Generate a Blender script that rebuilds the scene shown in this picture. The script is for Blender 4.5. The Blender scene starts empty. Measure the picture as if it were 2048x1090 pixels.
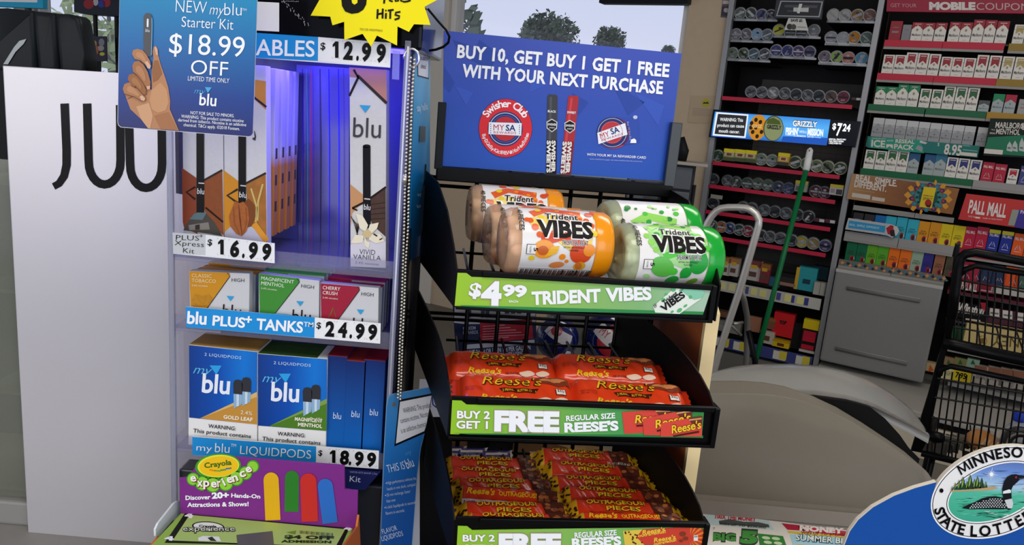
import bpy, bmesh, math, random
from mathutils import Vector, Matrix
from mathutils.geometry import tessellate_polygon

# ------------------------------------------------------------------ camera, sky, lights, exposure
R = math.radians
SC = bpy.context.scene
COL = SC.collection
W, H, FPX = 2048, 1090, 1500.0
PITCH, ROLL = R(12.5), R(5.0)
EYE = Vector((0, 0, 1.5))
_r0 = Vector((1, 0, 0)); _u0 = Vector((0, math.sin(PITCH), math.cos(PITCH)))
FWD = Vector((0, math.cos(PITCH), -math.sin(PITCH)))
RGT = math.cos(ROLL) * _r0 + math.sin(ROLL) * _u0
UPV = -math.sin(ROLL) * _r0 + math.cos(ROLL) * _u0
cam = bpy.data.cameras.new('camera'); camo = bpy.data.objects.new('camera', cam); COL.objects.link(camo)
cam.sensor_fit = 'HORIZONTAL'; cam.sensor_width = 36.0; cam.lens = 36.0 * FPX / W
cam.clip_start = 0.02; cam.clip_end = 300
camo.matrix_world = Matrix((RGT.to_4d(), UPV.to_4d(), (-FWD).to_4d(), (0, 0, 0, 1))).transposed()
camo.matrix_world.translation = EYE
SC.camera = camo

wd = bpy.data.worlds.new('overcast_sky'); SC.world = wd; wd.use_nodes = True
_nt = wd.node_tree; _bg = _nt.nodes['Background']
_tc = _nt.nodes.new('ShaderNodeTexCoord'); _sx = _nt.nodes.new('ShaderNodeSeparateXYZ'); _cr = _nt.nodes.new('ShaderNodeValToRGB')
_nt.links.new(_tc.outputs['Generated'], _sx.inputs[0]); _nt.links.new(_sx.outputs['Z'], _cr.inputs[0]); _nt.links.new(_cr.outputs[0], _bg.inputs[0])
_cr.color_ramp.elements[0].position = 0.0; _cr.color_ramp.elements[0].color = (0.70, 0.74, 0.92, 1)
_cr.color_ramp.elements[1].position = 0.5; _cr.color_ramp.elements[1].color = (0.55, 0.62, 0.88, 1)
_bg.inputs[1].default_value = 0.95

def area(name, loc, target, sx, sy, power, col=(1, 1, 1)):
    l = bpy.data.lights.new(name, 'AREA'); l.shape = 'RECTANGLE'; l.size = sx; l.size_y = sy; l.energy = power; l.color = col
    o = bpy.data.objects.new(name, l); COL.objects.link(o); o.location = loc
    o.rotation_euler = (Vector(target) - Vector(loc)).to_track_quat('-Z', 'Y').to_euler()
    return o
# daylight through the shop front behind the camera, ceiling fluorescents over counter and back wall
area('shopfront_daylight', (-2.7, -2.6, 1.9), (-0.2, 1.0, 1.2), 2.4, 2.0, 40, (1.0, 0.98, 0.95))
area('shopfront_daylight', (1.7, -3.0, 1.9), (0.2, 1.0, 1.2), 2.4, 2.0, 32, (0.95, 0.98, 1.0))
area('ceiling_fluorescent', (0.35, -0.3, 2.95), (0.35, -0.05, 0), 1.2, 0.6, 20, (1.0, 0.96, 0.9))
area('ceiling_fluorescent', (1.0, 1.8, 2.95), (1.05, 1.95, 0), 1.2, 0.6, 19, (1.0, 0.94, 0.86))
area('ceiling_fluorescent', (2.9, 1.6, 2.95), (2.9, 1.7, 0), 1.2, 0.6, 9, (1.0, 0.94, 0.86))
SC.view_settings.view_transform = 'Standard'; SC.view_settings.look = 'None'
SC.view_settings.exposure = 0.10; SC.view_settings.gamma = 1.0; SC.view_settings.use_curve_mapping = False
SC.cycles.max_bounces = 8; SC.cycles.transparent_max_bounces = 16; SC.cycles.caustics_reflective = False; SC.cycles.caustics_refractive = False
SC.cycles.sample_clamp_indirect = 4.0

# ------------------------------------------------------------------ helpers: colours and materials
def lin(h):
    h = h.lstrip('#'); out = []
    for i in (0, 2, 4):
        c = int(h[i:i + 2], 16) / 255
        out.append(c / 12.92 if c <= 0.04045 else ((c + 0.055) / 1.055) ** 2.4)
    return tuple(out) + (1,)
_MC = {}
def P(h, r=0.45, m=0.0, e=0.0, noise=0.0, scale=60.0, bump=0.0):
    """painted / printed / moulded surface: principled with optional procedural mottling"""
    k = ('P', h, r, m, e, noise, scale, bump)
    if k in _MC: return _MC[k]
    mt = bpy.data.materials.new('surface_' + h.lstrip('#')); mt.use_nodes = True
    nt = mt.node_tree; b = nt.nodes['Principled BSDF']
    b.inputs['Base Color'].default_value = lin(h); b.inputs['Roughness'].default_value = r; b.inputs['Metallic'].default_value = m
    b.inputs['Specular IOR Level'].default_value = (0.5 if r < 0.33 else 0.22) if max(lin(h)[:3]) > .02 else 0.12
    if e:
        b.inputs['Emission Color'].default_value = lin(h); b.inputs['Emission Strength'].default_value = e
    if noise or bump:
        tc = nt.nodes.new('ShaderNodeTexCoord'); nz = nt.nodes.new('ShaderNodeTexNoise'); nz.inputs['Scale'].default_value = scale; nz.inputs['Detail'].default_value = 3
        nt.links.new(tc.outputs['Object'], nz.inputs['Vector'])
        if noise:
            mx = nt.nodes.new('ShaderNodeMix'); mx.data_type = 'RGBA'
            c = lin(h); mx.inputs[6].default_value = tuple(x * (1 - noise) for x in c[:3]) + (1,); mx.inputs[7].default_value = tuple(min(1, x * (1 + noise)) for x in c[:3]) + (1,)
            nt.links.new(nz.outputs['Fac'], mx.inputs[0]); nt.links.new(mx.outputs[2], b.inputs['Base Color'])
        if bump:
            bp = nt.nodes.new('ShaderNodeBump'); bp.inputs['Strength'].default_value = bump; bp.inputs['Distance'].default_value = 0.002
            nt.links.new(nz.outputs['Fac'], bp.inputs['Height']); nt.links.new(bp.outputs[0], b.inputs['Normal'])
    _MC[k] = mt; return mt
def G(stops, axis='Z', r=0.4, m=0.0, e=0.0, wav=0.0):
    """printed colour gradient along a Generated axis"""
    k = ('G', tuple(stops), axis, r, m, e, wav)
    if k in _MC: return _MC[k]
    mt = bpy.data.materials.new('print_gradient'); mt.use_nodes = True
    nt = mt.node_tree; b = nt.nodes['Principled BSDF']; b.inputs['Roughness'].default_value = r; b.inputs['Metallic'].default_value = m; b.inputs['Specular IOR Level'].default_value = 0.25
    tc = nt.nodes.new('ShaderNodeTexCoord'); sp = nt.nodes.new('ShaderNodeSeparateXYZ'); cr = nt.nodes.new('ShaderNodeValToRGB')
    nt.links.new(tc.outputs['Generated'], sp.inputs[0])
    src = sp.outputs[axis]
    if wav:
        nz = nt.nodes.new('ShaderNodeTexNoise'); nz.inputs['Scale'].default_value = 6; nz.inputs['Detail'].default_value = 4
        nt.links.new(tc.outputs['Generated'], nz.inputs['Vector'])
        ma = nt.nodes.new('ShaderNodeMath'); ma.operation = 'MULTIPLY_ADD'; ma.inputs[1].default_value = wav; nt.links.new(nz.outputs['Fac'], ma.inputs[0]); nt.links.new(src, ma.inputs[2]); src = ma.outputs[0]
    nt.links.new(src, cr.inputs[0])
    el = cr.color_ramp.elements
    while len(el) < len(stops): el.new(0.5)
    for i, (p, h) in enumerate(stops): el[i].position = p; el[i].color = lin(h)
    nt.links.new(cr.outputs[0], b.inputs['Base Color'])
    if e:
        nt.links.new(cr.outputs[0], b.inputs['Emission Color']); b.inputs['Emission Strength'].default_value = e
    _MC[k] = mt; return mt
def CLEAR(h='#ffffff', dens=0.08, r=0.05, milky=0.0):
    """thin clear plastic: mostly see-through, fresnel gloss, a little tint"""
    k = ('C', h, dens, r, milky)
    if k in _MC: return _MC[k]
    mt = bpy.data.materials.new('clear_plastic'); mt.use_nodes = True; nt = mt.node_tree
    for n in list(nt.nodes): nt.nodes.remove(n)
    out = nt.nodes.new('ShaderNodeOutputMaterial'); tr = nt.nodes.new('ShaderNodeBsdfTransparent'); gl = nt.nodes.new('ShaderNodeBsdfGlossy')
    df = nt.nodes.new('ShaderNodeBsdfPrincipled'); df.inputs['Base Color'].default_value = lin(h); df.inputs['Roughness'].default_value = 0.4
    lw = nt.nodes.new('ShaderNodeLayerWeight'); pw = nt.nodes.new('ShaderNodeMath'); pw.operation = 'POWER'; pw.inputs[1].default_value = 4
    fr = nt.nodes.new('ShaderNodeMath'); fr.operation = 'MULTIPLY_ADD'; fr.inputs[1].default_value = 0.55; fr.inputs[2].default_value = 0.025
    nt.links.new(lw.outputs['Facing'], pw.inputs[0]); nt.links.new(pw.outputs[0], fr.inputs[0])
    m1 = nt.nodes.new('ShaderNodeMixShader'); m2 = nt.nodes.new('ShaderNodeMixShader')
    c = lin(h); tr.inputs['Color'].default_value = tuple(1 - dens * (1 - x) for x in c[:3]) + (1,)
    gl.inputs['Roughness'].default_value = r
    m1.inputs[0].default_value = milky if milky else dens * 0.5
    nt.links.new(tr.outputs[0], m1.inputs[1]); nt.links.new(df.outputs[0], m1.inputs[2])
    nt.links.new(fr.outputs[0], m2.inputs[0]); nt.links.new(m1.outputs[0], m2.inputs[1]); nt.links.new(gl.outputs[0], m2.inputs[2])
    nt.links.new(m2.outputs[0], out.inputs[0])
    _MC[k] = mt; return mt

# ------------------------------------------------------------------ helpers: frames measured from the photograph
def ray(px, py): return FWD + RGT * ((px - W / 2) / FPX) + UPV * ((H / 2 - py) / FPX)
class Fr:
    """a real plane in the room: local x right, y away from the viewer, z up; yaw about the vertical, tilt 90 = lying face up"""
    def __init__(s, O, yaw=0, tilt=0, roll=0):
        s.M = Matrix.Translation(Vector(O)) @ Matrix.Rotation(R(yaw), 4, 'Z') @ Matrix.Rotation(R(-tilt), 4, 'X') @ Matrix.Rotation(R(roll), 4, 'Y')
        s.I = s.M.inverted(); s.o = s.I @ EYE; s.r3 = s.I.to_3x3()
    def ax(s, px, py, axis, val):
        d = s.r3 @ ray(px, py); t = (val - s.o[axis]) / d[axis]; return s.o + d * t
    def L(s, px, py, y=0.0): return s.ax(px, py, 1, y)
    def Lx(s, px, py, x): return s.ax(px, py, 0, x)
    def Lz(s, px, py, z): return s.ax(px, py, 2, z)
def onY(px, py, Y): return EYE + ray(px, py) * (Y / ray(px, py)[1])
def onZ(px, py, Z): d = ray(px, py); return EYE + d * ((Z - EYE.z) / d.z)
ZM = dict(a1=(0, 0, 3.892), a2=(320, 0, 3.407), a3=(320, 280, 3.407), a4=(320, 590, 3.407), a5=(300, 860, 3.303), a6=(860, 0, 3.028), a7=(860, 330, 3.407), a8=(840, 600, 3.303),
          b1=(840, 850, 3.303), b2=(1360, 0, 4.6545), b3=(1360, 200, 4.541), b4=(1360, 420, 3.516), b5=(1700, 0, 5.451), b6=(1680, 180, 5.451), b7=(1640, 340, 4.953), b8=(1640, 480, 2.37),
          c1=(1380, 700, 2.795), c2=(1660, 860, 4.74), c3=(0, 600, 2.225), c4=(760, 60, 2.478), c5=(760, 750, 3.206), c6=(1300, 200, 3.631), p=(0, 0, 1.0))
def q(z, x, y): a = ZM[z]; return (a[0] + x / a[2], a[1] + y / a[2])

# ------------------------------------------------------------------ helpers: mesh building
_TXT = {}
def text_mesh(body, bold=0.0, shear=0.0, res=2, space=1.0):
    k = (body, bold, shear, res, space)
    if k in _TXT: return _TXT[k]
    if res > 2:      # keep the finer outline only when it fills the same area
        def ar(t): return sum(abs(sum(t[0][f[i]][0] * t[0][f[(i + 1) % len(f)]][1] - t[0][f[(i + 1) % len(f)]][0] * t[0][f[i]][1] for i in range(len(f)))) for f in t[1])
        lo, hi = text_mesh(body, bold, shear, 2, space), _text(body, bold, shear, res, space)
        if res > 3 and abs(ar(hi) - ar(lo)) > .06 * ar(lo): hi = text_mesh(body, bold, shear, res - 1, space)
        elif abs(ar(hi) - ar(lo)) > .06 * ar(lo): hi = lo
        _TXT[k] = hi; return hi
    _TXT[k] = _text(body, bold, shear, res, space); return _TXT[k]
def _text(body, bold, shear, res, space):
    c = bpy.data.curves.new('lettering', 'FONT'); c.body = body; c.resolution_u = res; c.offset = bold; c.shear = shear; c.space_character = space
    o = bpy.data.objects.new('lettering', c); m = o.to_mesh()
    v = [(p.co.x, p.co.y) for p in m.vertices]; f = [tuple(p.vertices) for p in m.polygons]
    o.to_mesh_clear(); bpy.data.objects.remove(o); bpy.data.curves.remove(c)
    x0 = min((p[0] for p in v), default=0); x1 = max((p[0] for p in v), default=1)
    return (v, f, x0, max(x1 - x0, 1e-4))
class MB:
    EPS = 0.00025
    def __init__(s, fr=None, z='p', y=0.0):
        s.fr = fr or Fr((0, 0, 0)); s.z = z; s.y = y; s.v = []; s.f = []; s.fm = []; s.ms = []; s.sm = []
    def mi(s, m):
        if isinstance(m, str): m = P(m)
        if m not in s.ms: s.ms.append(m)
        return s.ms.index(m)
    def at(s, p, lay=0): return s.fr.L(*q(s.z, *p), s.y - lay * s.EPS)
    def add(s, vs, fs, m, smooth=False):
        b = len(s.v); i = s.mi(m); s.v += [Vector(v) for v in vs]
        for f in fs: s.f.append(tuple(b + k for k in f)); s.fm.append(i); s.sm.append(smooth)
    def face(s, pts, m):
        """flat polygon of local 3-D points, any outline"""
        pts = [Vector(p) for p in pts]
        if len(pts) <= 3: s.add(pts, [tuple(range(len(pts)))], m); return
        s.add(pts, tessellate_polygon([pts]), m)
    # printed shapes in photo pixels on this frame's plane, lay = layer above the sheet
    def poly(s, pts, m, lay=1): s.face([s.at(p, lay) for p in pts], m)
    def rect(s, x0, y0, x1, y1, m, lay=1, sl=0.0):
        s.poly([(x0, y0), (x1, y0 + sl * (x1 - x0)), (x1, y1 + sl * (x1 - x0)), (x0, y1)], m, lay)
    def ell(s, cx, cy, rx, ry, m, lay=1, rot=0, n=24, a0=0, a1=360):
        c, d = math.cos(R(rot)), math.sin(R(rot)); ps = []
        for i in range(n + (a1 - a0 < 360)):
            a = R(a0 + (a1 - a0) * i / n); x, y = rx * math.cos(a), ry * math.sin(a); ps.append((cx + x * c - y * d, cy + x * d + y * c))
        s.poly(ps, m, lay)
    def ring(s, cx, cy, rx, ry, w, m, lay=1, rot=0, n=40, a0=0, a1=360):
        c, d = math.cos(R(rot)), math.sin(R(rot)); ps = []
        for i in range(n + 1):
            a = R(a0 + (a1 - a0) * i / n)
            for k in (0, w):
                x, y = (rx - k) * math.cos(a), (ry - k) * math.sin(a); ps.append(s.at((cx + x * c - y * d, cy + x * d + y * c), lay))
        s.add(ps, [(2 * i, 2 * i + 1, 2 * i + 3, 2 * i + 2) for i in range(n)], m)
    def line(s, pts, w, m, lay=1):
        n = len(pts); vs = []
        for i in range(n):
            a = pts[max(i - 1, 0)]; b = pts[min(i + 1, n - 1)]; dx, dy = b[0] - a[0], b[1] - a[1]; l = math.hypot(dx, dy) or 1
            ww = w[i] if isinstance(w, (list, tuple)) else w
            vs += [s.at((pts[i][0] - dy / l * ww / 2, pts[i][1] + dx / l * ww / 2), lay), s.at((pts[i][0] + dy / l * ww / 2, pts[i][1] - dx / l * ww / 2), lay)]
        s.add(vs, [(2 * i, 2 * i + 1, 2 * i + 3, 2 * i + 2) for i in range(n - 1)], m)
    def txt(s, body, p0, p1, h, m, lay=2, bold=0.012, shear=0.0, up=None, space=1.0, res=2):
        """lettering with baseline p0-p1 and capital height h, all in photo pixels"""
        if res == 2 and h > 40 and len(body) < 14: res = 5
        v, f, x0, w = text_mesh(body, bold, shear, res, space)
        ux, uy = (p1[0] - p0[0]) / w, (p1[1] - p0[1]) / w; l = math.hypot(p1[0] - p0[0], p1[1] - p0[1])
        if up: vx, vy = up[0] * h / 0.70, up[1] * h / 0.70
        else: vx, vy = (p1[1] - p0[1]) / l * h / 0.70, -(p1[0] - p0[0]) / l * h / 0.70
        s.add([s.at((p0[0] + (x - x0) * ux + y * vx, p0[1] + (x - x0) * uy + y * vy), lay) for x, y in v], f, m)
    def arctxt(s, body, cx, cy, rx, ry, rot, a0, a1, h, m, lay=2, bold=0.03, inside=False, wf=1.0):
        """letters one by one round an ellipse, from angle a0 to a1 (image angles)"""
        c, d = math.cos(R(rot)), math.sin(R(rot)); n = len(body)
        ws = [0.35 if ch == ' ' else (.80 if ch == 'M' else text_mesh(ch, bold)[3]) + .13 for ch in body]; tot = sum(ws); acc = 0
        for ch, wd_ in zip(body, ws):
            t = (acc + wd_ / 2) / tot; acc += wd_
            if ch == ' ': continue
            a = R(a0 + (a1 - a0) * t)
            x, y = rx * math.cos(a), ry * math.sin(a); X, Y = cx + x * c - y * d, cy + x * d + y * c
            nx, ny = math.cos(a) / rx, math.sin(a) / ry; l = math.hypot(nx, ny); nx, ny = nx / l, ny / l
            nx, ny = nx * c - ny * d, nx * d + ny * c
            if inside: nx, ny = -nx, -ny
            tx, ty = -ny, nx
            v, f, x0, w = text_mesh(ch, bold, 0, 4)
            if ch == 'M':
                t = .09 + bold; v = [(0, 0), (t, 0), (t + .03, .46), (.40 - t * .35, .05), (.40 + t * .35, .05), (.77 - t, .46), (.80 - t, 0), (.80, 0), (.74, .70), (.74 - t * .9, .70), (.40, .22), (.06 + t * .9, .70), (.06, .70)]; f = [tuple(t_) for t_ in tessellate_polygon([[Vector((a_, b_, 0)) for a_, b_ in v]])]; x0, w = 0, .80
            k = h / 0.70
            s.add([s.at((X + ((vx - x0 - w / 2) * tx * wf + vy * nx) * k, Y + ((vx - x0 - w / 2) * ty * wf + vy * ny) * k), lay) for vx, vy in v], f, m)
    # solids in local metres
    def box(s, x0, x1, y0, y1, z0, z1, m, bev=0.0):
        if bev <= 0:
            vs = [(x, y, z) for x in (x0, x1) for y in (y0, y1) for z in (z0, z1)]
            s.add(vs, [(0, 1, 3, 2), (4, 6, 7, 5), (0, 4, 5, 1), (2, 3, 7, 6), (0, 2, 6, 4), (1, 5, 7, 3)], m); return
        bm = bmesh.new(); bmesh.ops.create_cube(bm, size=1)
        for v in bm.verts: v.co = Vector(((x0 + x1) / 2 + v.co.x * (x1 - x0), (y0 + y1) / 2 + v.co.y * (y1 - y0), (z0 + z1) / 2 + v.co.z * (z1 - z0)))
        bmesh.ops.bevel(bm, geom=bm.edges[:], offset=bev, segments=2, affect='EDGES', profile=0.6); s.addbm(bm, m); bm.free()
    def addbm(s, bm, m, smooth=False):
        bm.verts.index_update(); s.add([v.co.copy() for v in bm.verts], [tuple(v.index for v in f.verts) for f in bm.faces], m, smooth)
    def slab(s, pts, y0, y1, m, bev=0.0, side=None, seg=2):
        """outline in photo pixels on plane y0, given real thickness to y1"""
        s.prism([s.fr.L(*q(s.z, *p), y0) for p in pts], Vector((0, y1 - y0, 0)), m, bev, side, seg)
    def slabx(s, pts, x0, x1, m, bev=0.0):
        s.prism([s.fr.Lx(*q(s.z, *p), x0) for p in pts], Vector((x1 - x0, 0, 0)), m, bev)
    def prism(s, pts, ext, m, bev=0.0, side=None, seg=2):
        pts = [Vector(p) for p in pts]; n = len(pts)
        if bev > 0:
            bm = bmesh.new(); a = [bm.verts.new(p) for p in pts]; b = [bm.verts.new(p + ext) for p in pts]
            f1 = bm.faces.new(a); f2 = bm.faces.new(b[::-1])
            for i in range(n): bm.faces.new((a[i], b[i], b[(i + 1) % n], a[(i + 1) % n]))
            es = [e for e in bm.edges if (e in f1.edges or e in f2.edges)]
            bmesh.ops.bevel(bm, geom=es, offset=bev, segments=seg, affect='EDGES', profile=0.6)
            bmesh.ops.triangulate(bm, faces=[f for f in bm.faces if len(f.verts) > 4]); s.addbm(bm, m, seg > 2); bm.free(); return
        tri = tessellate_polygon([pts])
        s.add(pts, tri, m); s.add([p + ext for p in pts], [t[::-1] for t in tri], m)
        s.add(pts + [p + ext for p in pts], [(i, n + i, n + (i + 1) % n, (i + 1) % n) for i in range(n)], side or m)
    def pbox(s, x0, y0, x1, y1, ya, yb, m, bev=0.0):
        """upright box whose front face spans two photo pixels (top-left, bottom-right) on plane ya; returns its local extents"""
        a = s.fr.L(*q(s.z, x0, y0), ya); b = s.fr.L(*q(s.z, x1, y1), ya)
        s.box(a.x, b.x, ya, yb, b.z, a.z, m, bev); return a.x, b.x, b.z, a.z
    def tube(s, pts, r, m, seg=8, closed=False, caps=True):
        pts = [Vector(p) for p in pts]; n = len(pts); vs = []; ref = None
        for i, p in enumerate(pts):
            a = pts[(i - 1) % n] if (i > 0 or closed) else p; b = pts[(i + 1) % n] if (i < n - 1 or closed) else p
            t = (b - a).normalized()
            if ref is None: ref = t.orthogonal().normalized()
            ref = (ref - t * ref.dot(t)).normalized(); bi = t.cross(ref)
            rr = r[i] if isinstance(r, (list, tuple)) else r
            for k in range(seg):
                an = 2 * math.pi * k / seg; vs.append(p + (ref * math.cos(an) + bi * math.sin(an)) * rr)
        fs = []
        for i in range(n if closed else n - 1):
            for k in range(seg): fs.append((i * seg + k, i * seg + (k + 1) % seg, ((i + 1) % n) * seg + (k + 1) % seg, ((i + 1) % n) * seg + k))
        if caps and not closed: fs += [tuple(range(seg))[::-1], tuple((n - 1) * seg + k for k in range(seg))]
        s.add(vs, fs, m, seg > 5)
    def lathe(s, prof, m, T=None, seg=28, a0=0, a1=360):
        """profile (radius, height) about local z, then T"""
        T = T or Matrix.Identity(4); vs = []; full = (a1 - a0) >= 360; n = seg if full else seg + 1
        for i in range(n):
            a = R(a0 + (a1 - a0) * i / seg)
            for r_, h_ in prof: vs.append(T @ Vector((r_ * math.cos(a), r_ * math.sin(a), h_)))
        k = len(prof); fs = []
        for i in range(seg):
            j = (i + 1) % n
            for t in range(k - 1): fs.append((i * k + t, j * k + t, j * k + t + 1, i * k + t + 1))
        s.add(vs, fs, m, True)
    def ball(s, c, r, m, seg=10, rg=6, sc=(1, 1, 1)):
        bm = bmesh.new(); bmesh.ops.create_uvsphere(bm, u_segments=seg, v_segments=rg, radius=r)
        for v in bm.verts: v.co = Vector((v.co.x * sc[0] + c[0], v.co.y * sc[1] + c[1], v.co.z * sc[2] + c[2]))
        s.addbm(bm, m, True); bm.free()
    def warp(s, fn, start=0): s.v = s.v[:start] + [Vector(fn(v)) for v in s.v[start:]]
def cutm(ar, sx, sz):
    """split flat artwork into strips so that it follows a curved surface"""
    bm = bmesh.new(); vs = [bm.verts.new(v) for v in ar.v]; 
    for f, i in zip(ar.f, ar.fm):
        try: nf = bm.faces.new([vs[k] for k in f]); nf.material_index = i
        except ValueError: pass
    for ax, st in ((0, sx), (2, sz)):
        if not st or not ar.v: continue
        lo = min(v[ax] for v in ar.v); hi = max(v[ax] for v in ar.v); no = Vector((1, 0, 0)) if ax == 0 else Vector((0, 0, 1)); p = math.floor(lo / st) * st + st
        while p < hi: bmesh.ops.bisect_plane(bm, geom=bm.verts[:] + bm.edges[:] + bm.faces[:], plane_co=no * p, plane_no=no); p += st
    bm.verts.index_update(); ar.v = [v.co.copy() for v in bm.verts]; ar.f = [tuple(v.index for v in f.verts) for f in bm.faces]; ar.fm = [f.material_index for f in bm.faces]; ar.sm = [False] * len(ar.f); bm.free()
def _mesh(name, mb, I):
    me = bpy.data.meshes.new(name); T = I @ mb.fr.M
    me.from_pydata([T @ v for v in mb.v], [], mb.f)
    for m in mb.ms: me.materials.append(m)
    for p, i, sm in zip(me.polygons, mb.fm, mb.sm): p.material_index = i; p.use_smooth = sm
    me.update(); return me
def _base(mbs):
    fr = mbs[0].fr; pts = [fr.I @ (m.fr.M @ v) for m in mbs for v in m.v]
    lo = [min(p[i] for p in pts) for i in range(3)]; hi = [max(p[i] for p in pts) for i in range(3)]
    return fr.M @ Matrix.Translation(((lo[0] + hi[0]) / 2, (lo[1] + hi[1]) / 2, lo[2]))
def tag(o, label, cat, group=None, kind=None):
    if label: o['label'] = label
    if cat: o['category'] = cat
    if group: o['group'] = group
    if kind: o['kind'] = kind
    return o
def solo(name, label, cat, mb, group=None, kind=None):
    """a thing that is one mesh"""
    B = _base([mb]); o = bpy.data.objects.new(name, _mesh(name, mb, B.inverted())); COL.objects.link(o); o.matrix_world = B
    return tag(o, label, cat, group, kind)
def struct(name, mb):
    o = solo(name, None, None, mb, None, 'structure'); return o
def thing(name, label, cat, parts, group=None):
    """parts: list of (name, MB, [subparts (name, MB)], label); an Empty at the base parents them"""
    parts = [tuple(p) + (None,) * (4 - len(p)) for p in parts]
    B = _base([p[1] for p in parts]); I = B.inverted()
    e = bpy.data.objects.new(name, None); e.empty_display_size = 0.05; COL.objects.link(e); e.matrix_world = B
    for pn, mb, subs, lb in parts:
        o = bpy.data.objects.new(pn, _mesh(pn, mb, I)); COL.objects.link(o); o.parent = e
        if lb: o['label'] = lb
        for sb in (subs or []):
            c = bpy.data.objects.new(sb[0], _mesh(sb[0], sb[1], I)); COL.objects.link(c); c.parent = o
            if len(sb) > 2: c['label'] = sb[2]
    return tag(e, label, cat, group)
def dup(o, M, label=None, group=None):
    """a copy of a thing with copies of its parts and sub-parts"""
    c = o.copy(); COL.objects.link(c); c.matrix_world = M
    if label: c['label'] = label
    if group: c['group'] = group
    for ch in list(o.children):
        d = ch.copy(); COL.objects.link(d); d.parent = c
        for g in list(ch.children):
            h = g.copy(); COL.objects.link(h); h.parent = d
    return c
ORD = ['first', 'second', 'third', 'fourth', 'fifth', 'sixth', 'seventh', 'eighth', 'ninth', 'tenth', 'eleventh', 'twelfth', 'thirteenth', 'fourteenth']
WHITE = P('#f1f0ee', 0.5); BLACKP = P('#060608', 0.35); BLACKM = P('#070708', 0.4)
random.seed(7)
FB = Fr((0, 0.75, 0), 0)                 # vape display front
FR_ = Fr((0.075, 0.70, 0), 7)            # candy rack, tray lip of the top tray
FW = Fr((2.07, 3.88, 0), -29.6)          # back wall shelving fronts
# ------------------------------------------------------------------ the setting
def flat(name, x0, x1, y0, y1, z0, z1, m, fr=None):
    b = MB(fr); b.box(x0, x1, y0, y1, z0, z1, m); return struct(name, b)
flat('floor', -9, 6, -4, 10, -0.1, 0, P('#6f6a62', 0.5, noise=0.12, scale=8))
flat('ceiling', -9, 6, -4, 10, 3.0, 3.1, P('#e9e6df', 0.8, noise=0.03, scale=30))
BEIGE = P('#b8a58a', 0.7, noise=0.05, scale=25)
# back wall behind the tobacco shelves (local wall frame), its pier, and the window wall to the left
px_l = FW.L(1462, 60, 0.02).x; px_r = FW.L(1372, 60, 0.02).x
flat('wall_back', px_l - 0.05, 3.2, 0.42, 0.55, 0, 3.0, BEIGE, FW)
flat('wall_pier', px_r, px_l, 0.02, 0.55, 0, 3.0, BEIGE, FW)
wx0 = FW.L(893, 60, 0.02).x
flat('wall_window', -9.5, px_r, 0.05, 0.2, 0, 1.02, BEIGE, FW)
flat('wall_window_head', -9.5, px_r, 0.05, 0.2, 2.6, 3.0, BEIGE, FW)
FRAMEW = P('#d9d6cf', 0.5)
def window(name, xa, xb):
    fr_ = MB(FW)
    for (a, b_, z0, z1) in ((xa, xa + 0.045, 1.02, 2.6), (xb - 0.045, xb, 1.02, 2.6), (xa, xb, 1.02, 1.07), (xa, xb, 2.55, 2.6)):
        fr_.box(a, b_, 0.06, 0.16, z0, z1, FRAMEW, 0.006)
    o = struct(name, fr_)
    g = MB(FW); g.box(xa + 0.04, xb - 0.04, 0.10, 0.106, 1.06, 2.56, CLEAR('#e8eef8', 0.05, 0.02))
    gm = bpy.data.objects.new('window_pane', _mesh('window_pane', g, o.matrix_world.inverted())); COL.objects.link(gm); gm.parent = o
    return o
window('window_1', wx0, px_r)
b = MB(FW); b.box(wx0 - 0.16, wx0, 0.03, 0.2, 0, 2.7, P('#c9c2b4', 0.6), 0.005); struct('trim_1', b)
window('window_2', wx0 - 2.2, wx0 - 0.16)
b = MB(FW); b.box(wx0 - 2.36, wx0 - 2.2, 0.03, 0.2, 0, 2.7, P('#c9c2b4', 0.6), 0.005); struct('trim_2', b)
window('window_3', wx0 - 5.2, wx0 - 2.36)
b = MB(FW); b.box(wx0 - 5.6, wx0 - 5.2, 0.03, 0.2, 0, 2.7, P('#9d9688', 0.6), 0.005); struct('trim_3', b)
# dark header over the right window
b = MB(FW); b.box(px_r - 0.55, px_r + 0.01, -0.03, 0.05, FW.L(1370, 9, 0.0).z, 2.6, P('#15171c', 0.4), 0.004)
solo('roller_blind', 'dark roller blind box across the top right corner of the window', 'blind', b)
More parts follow.
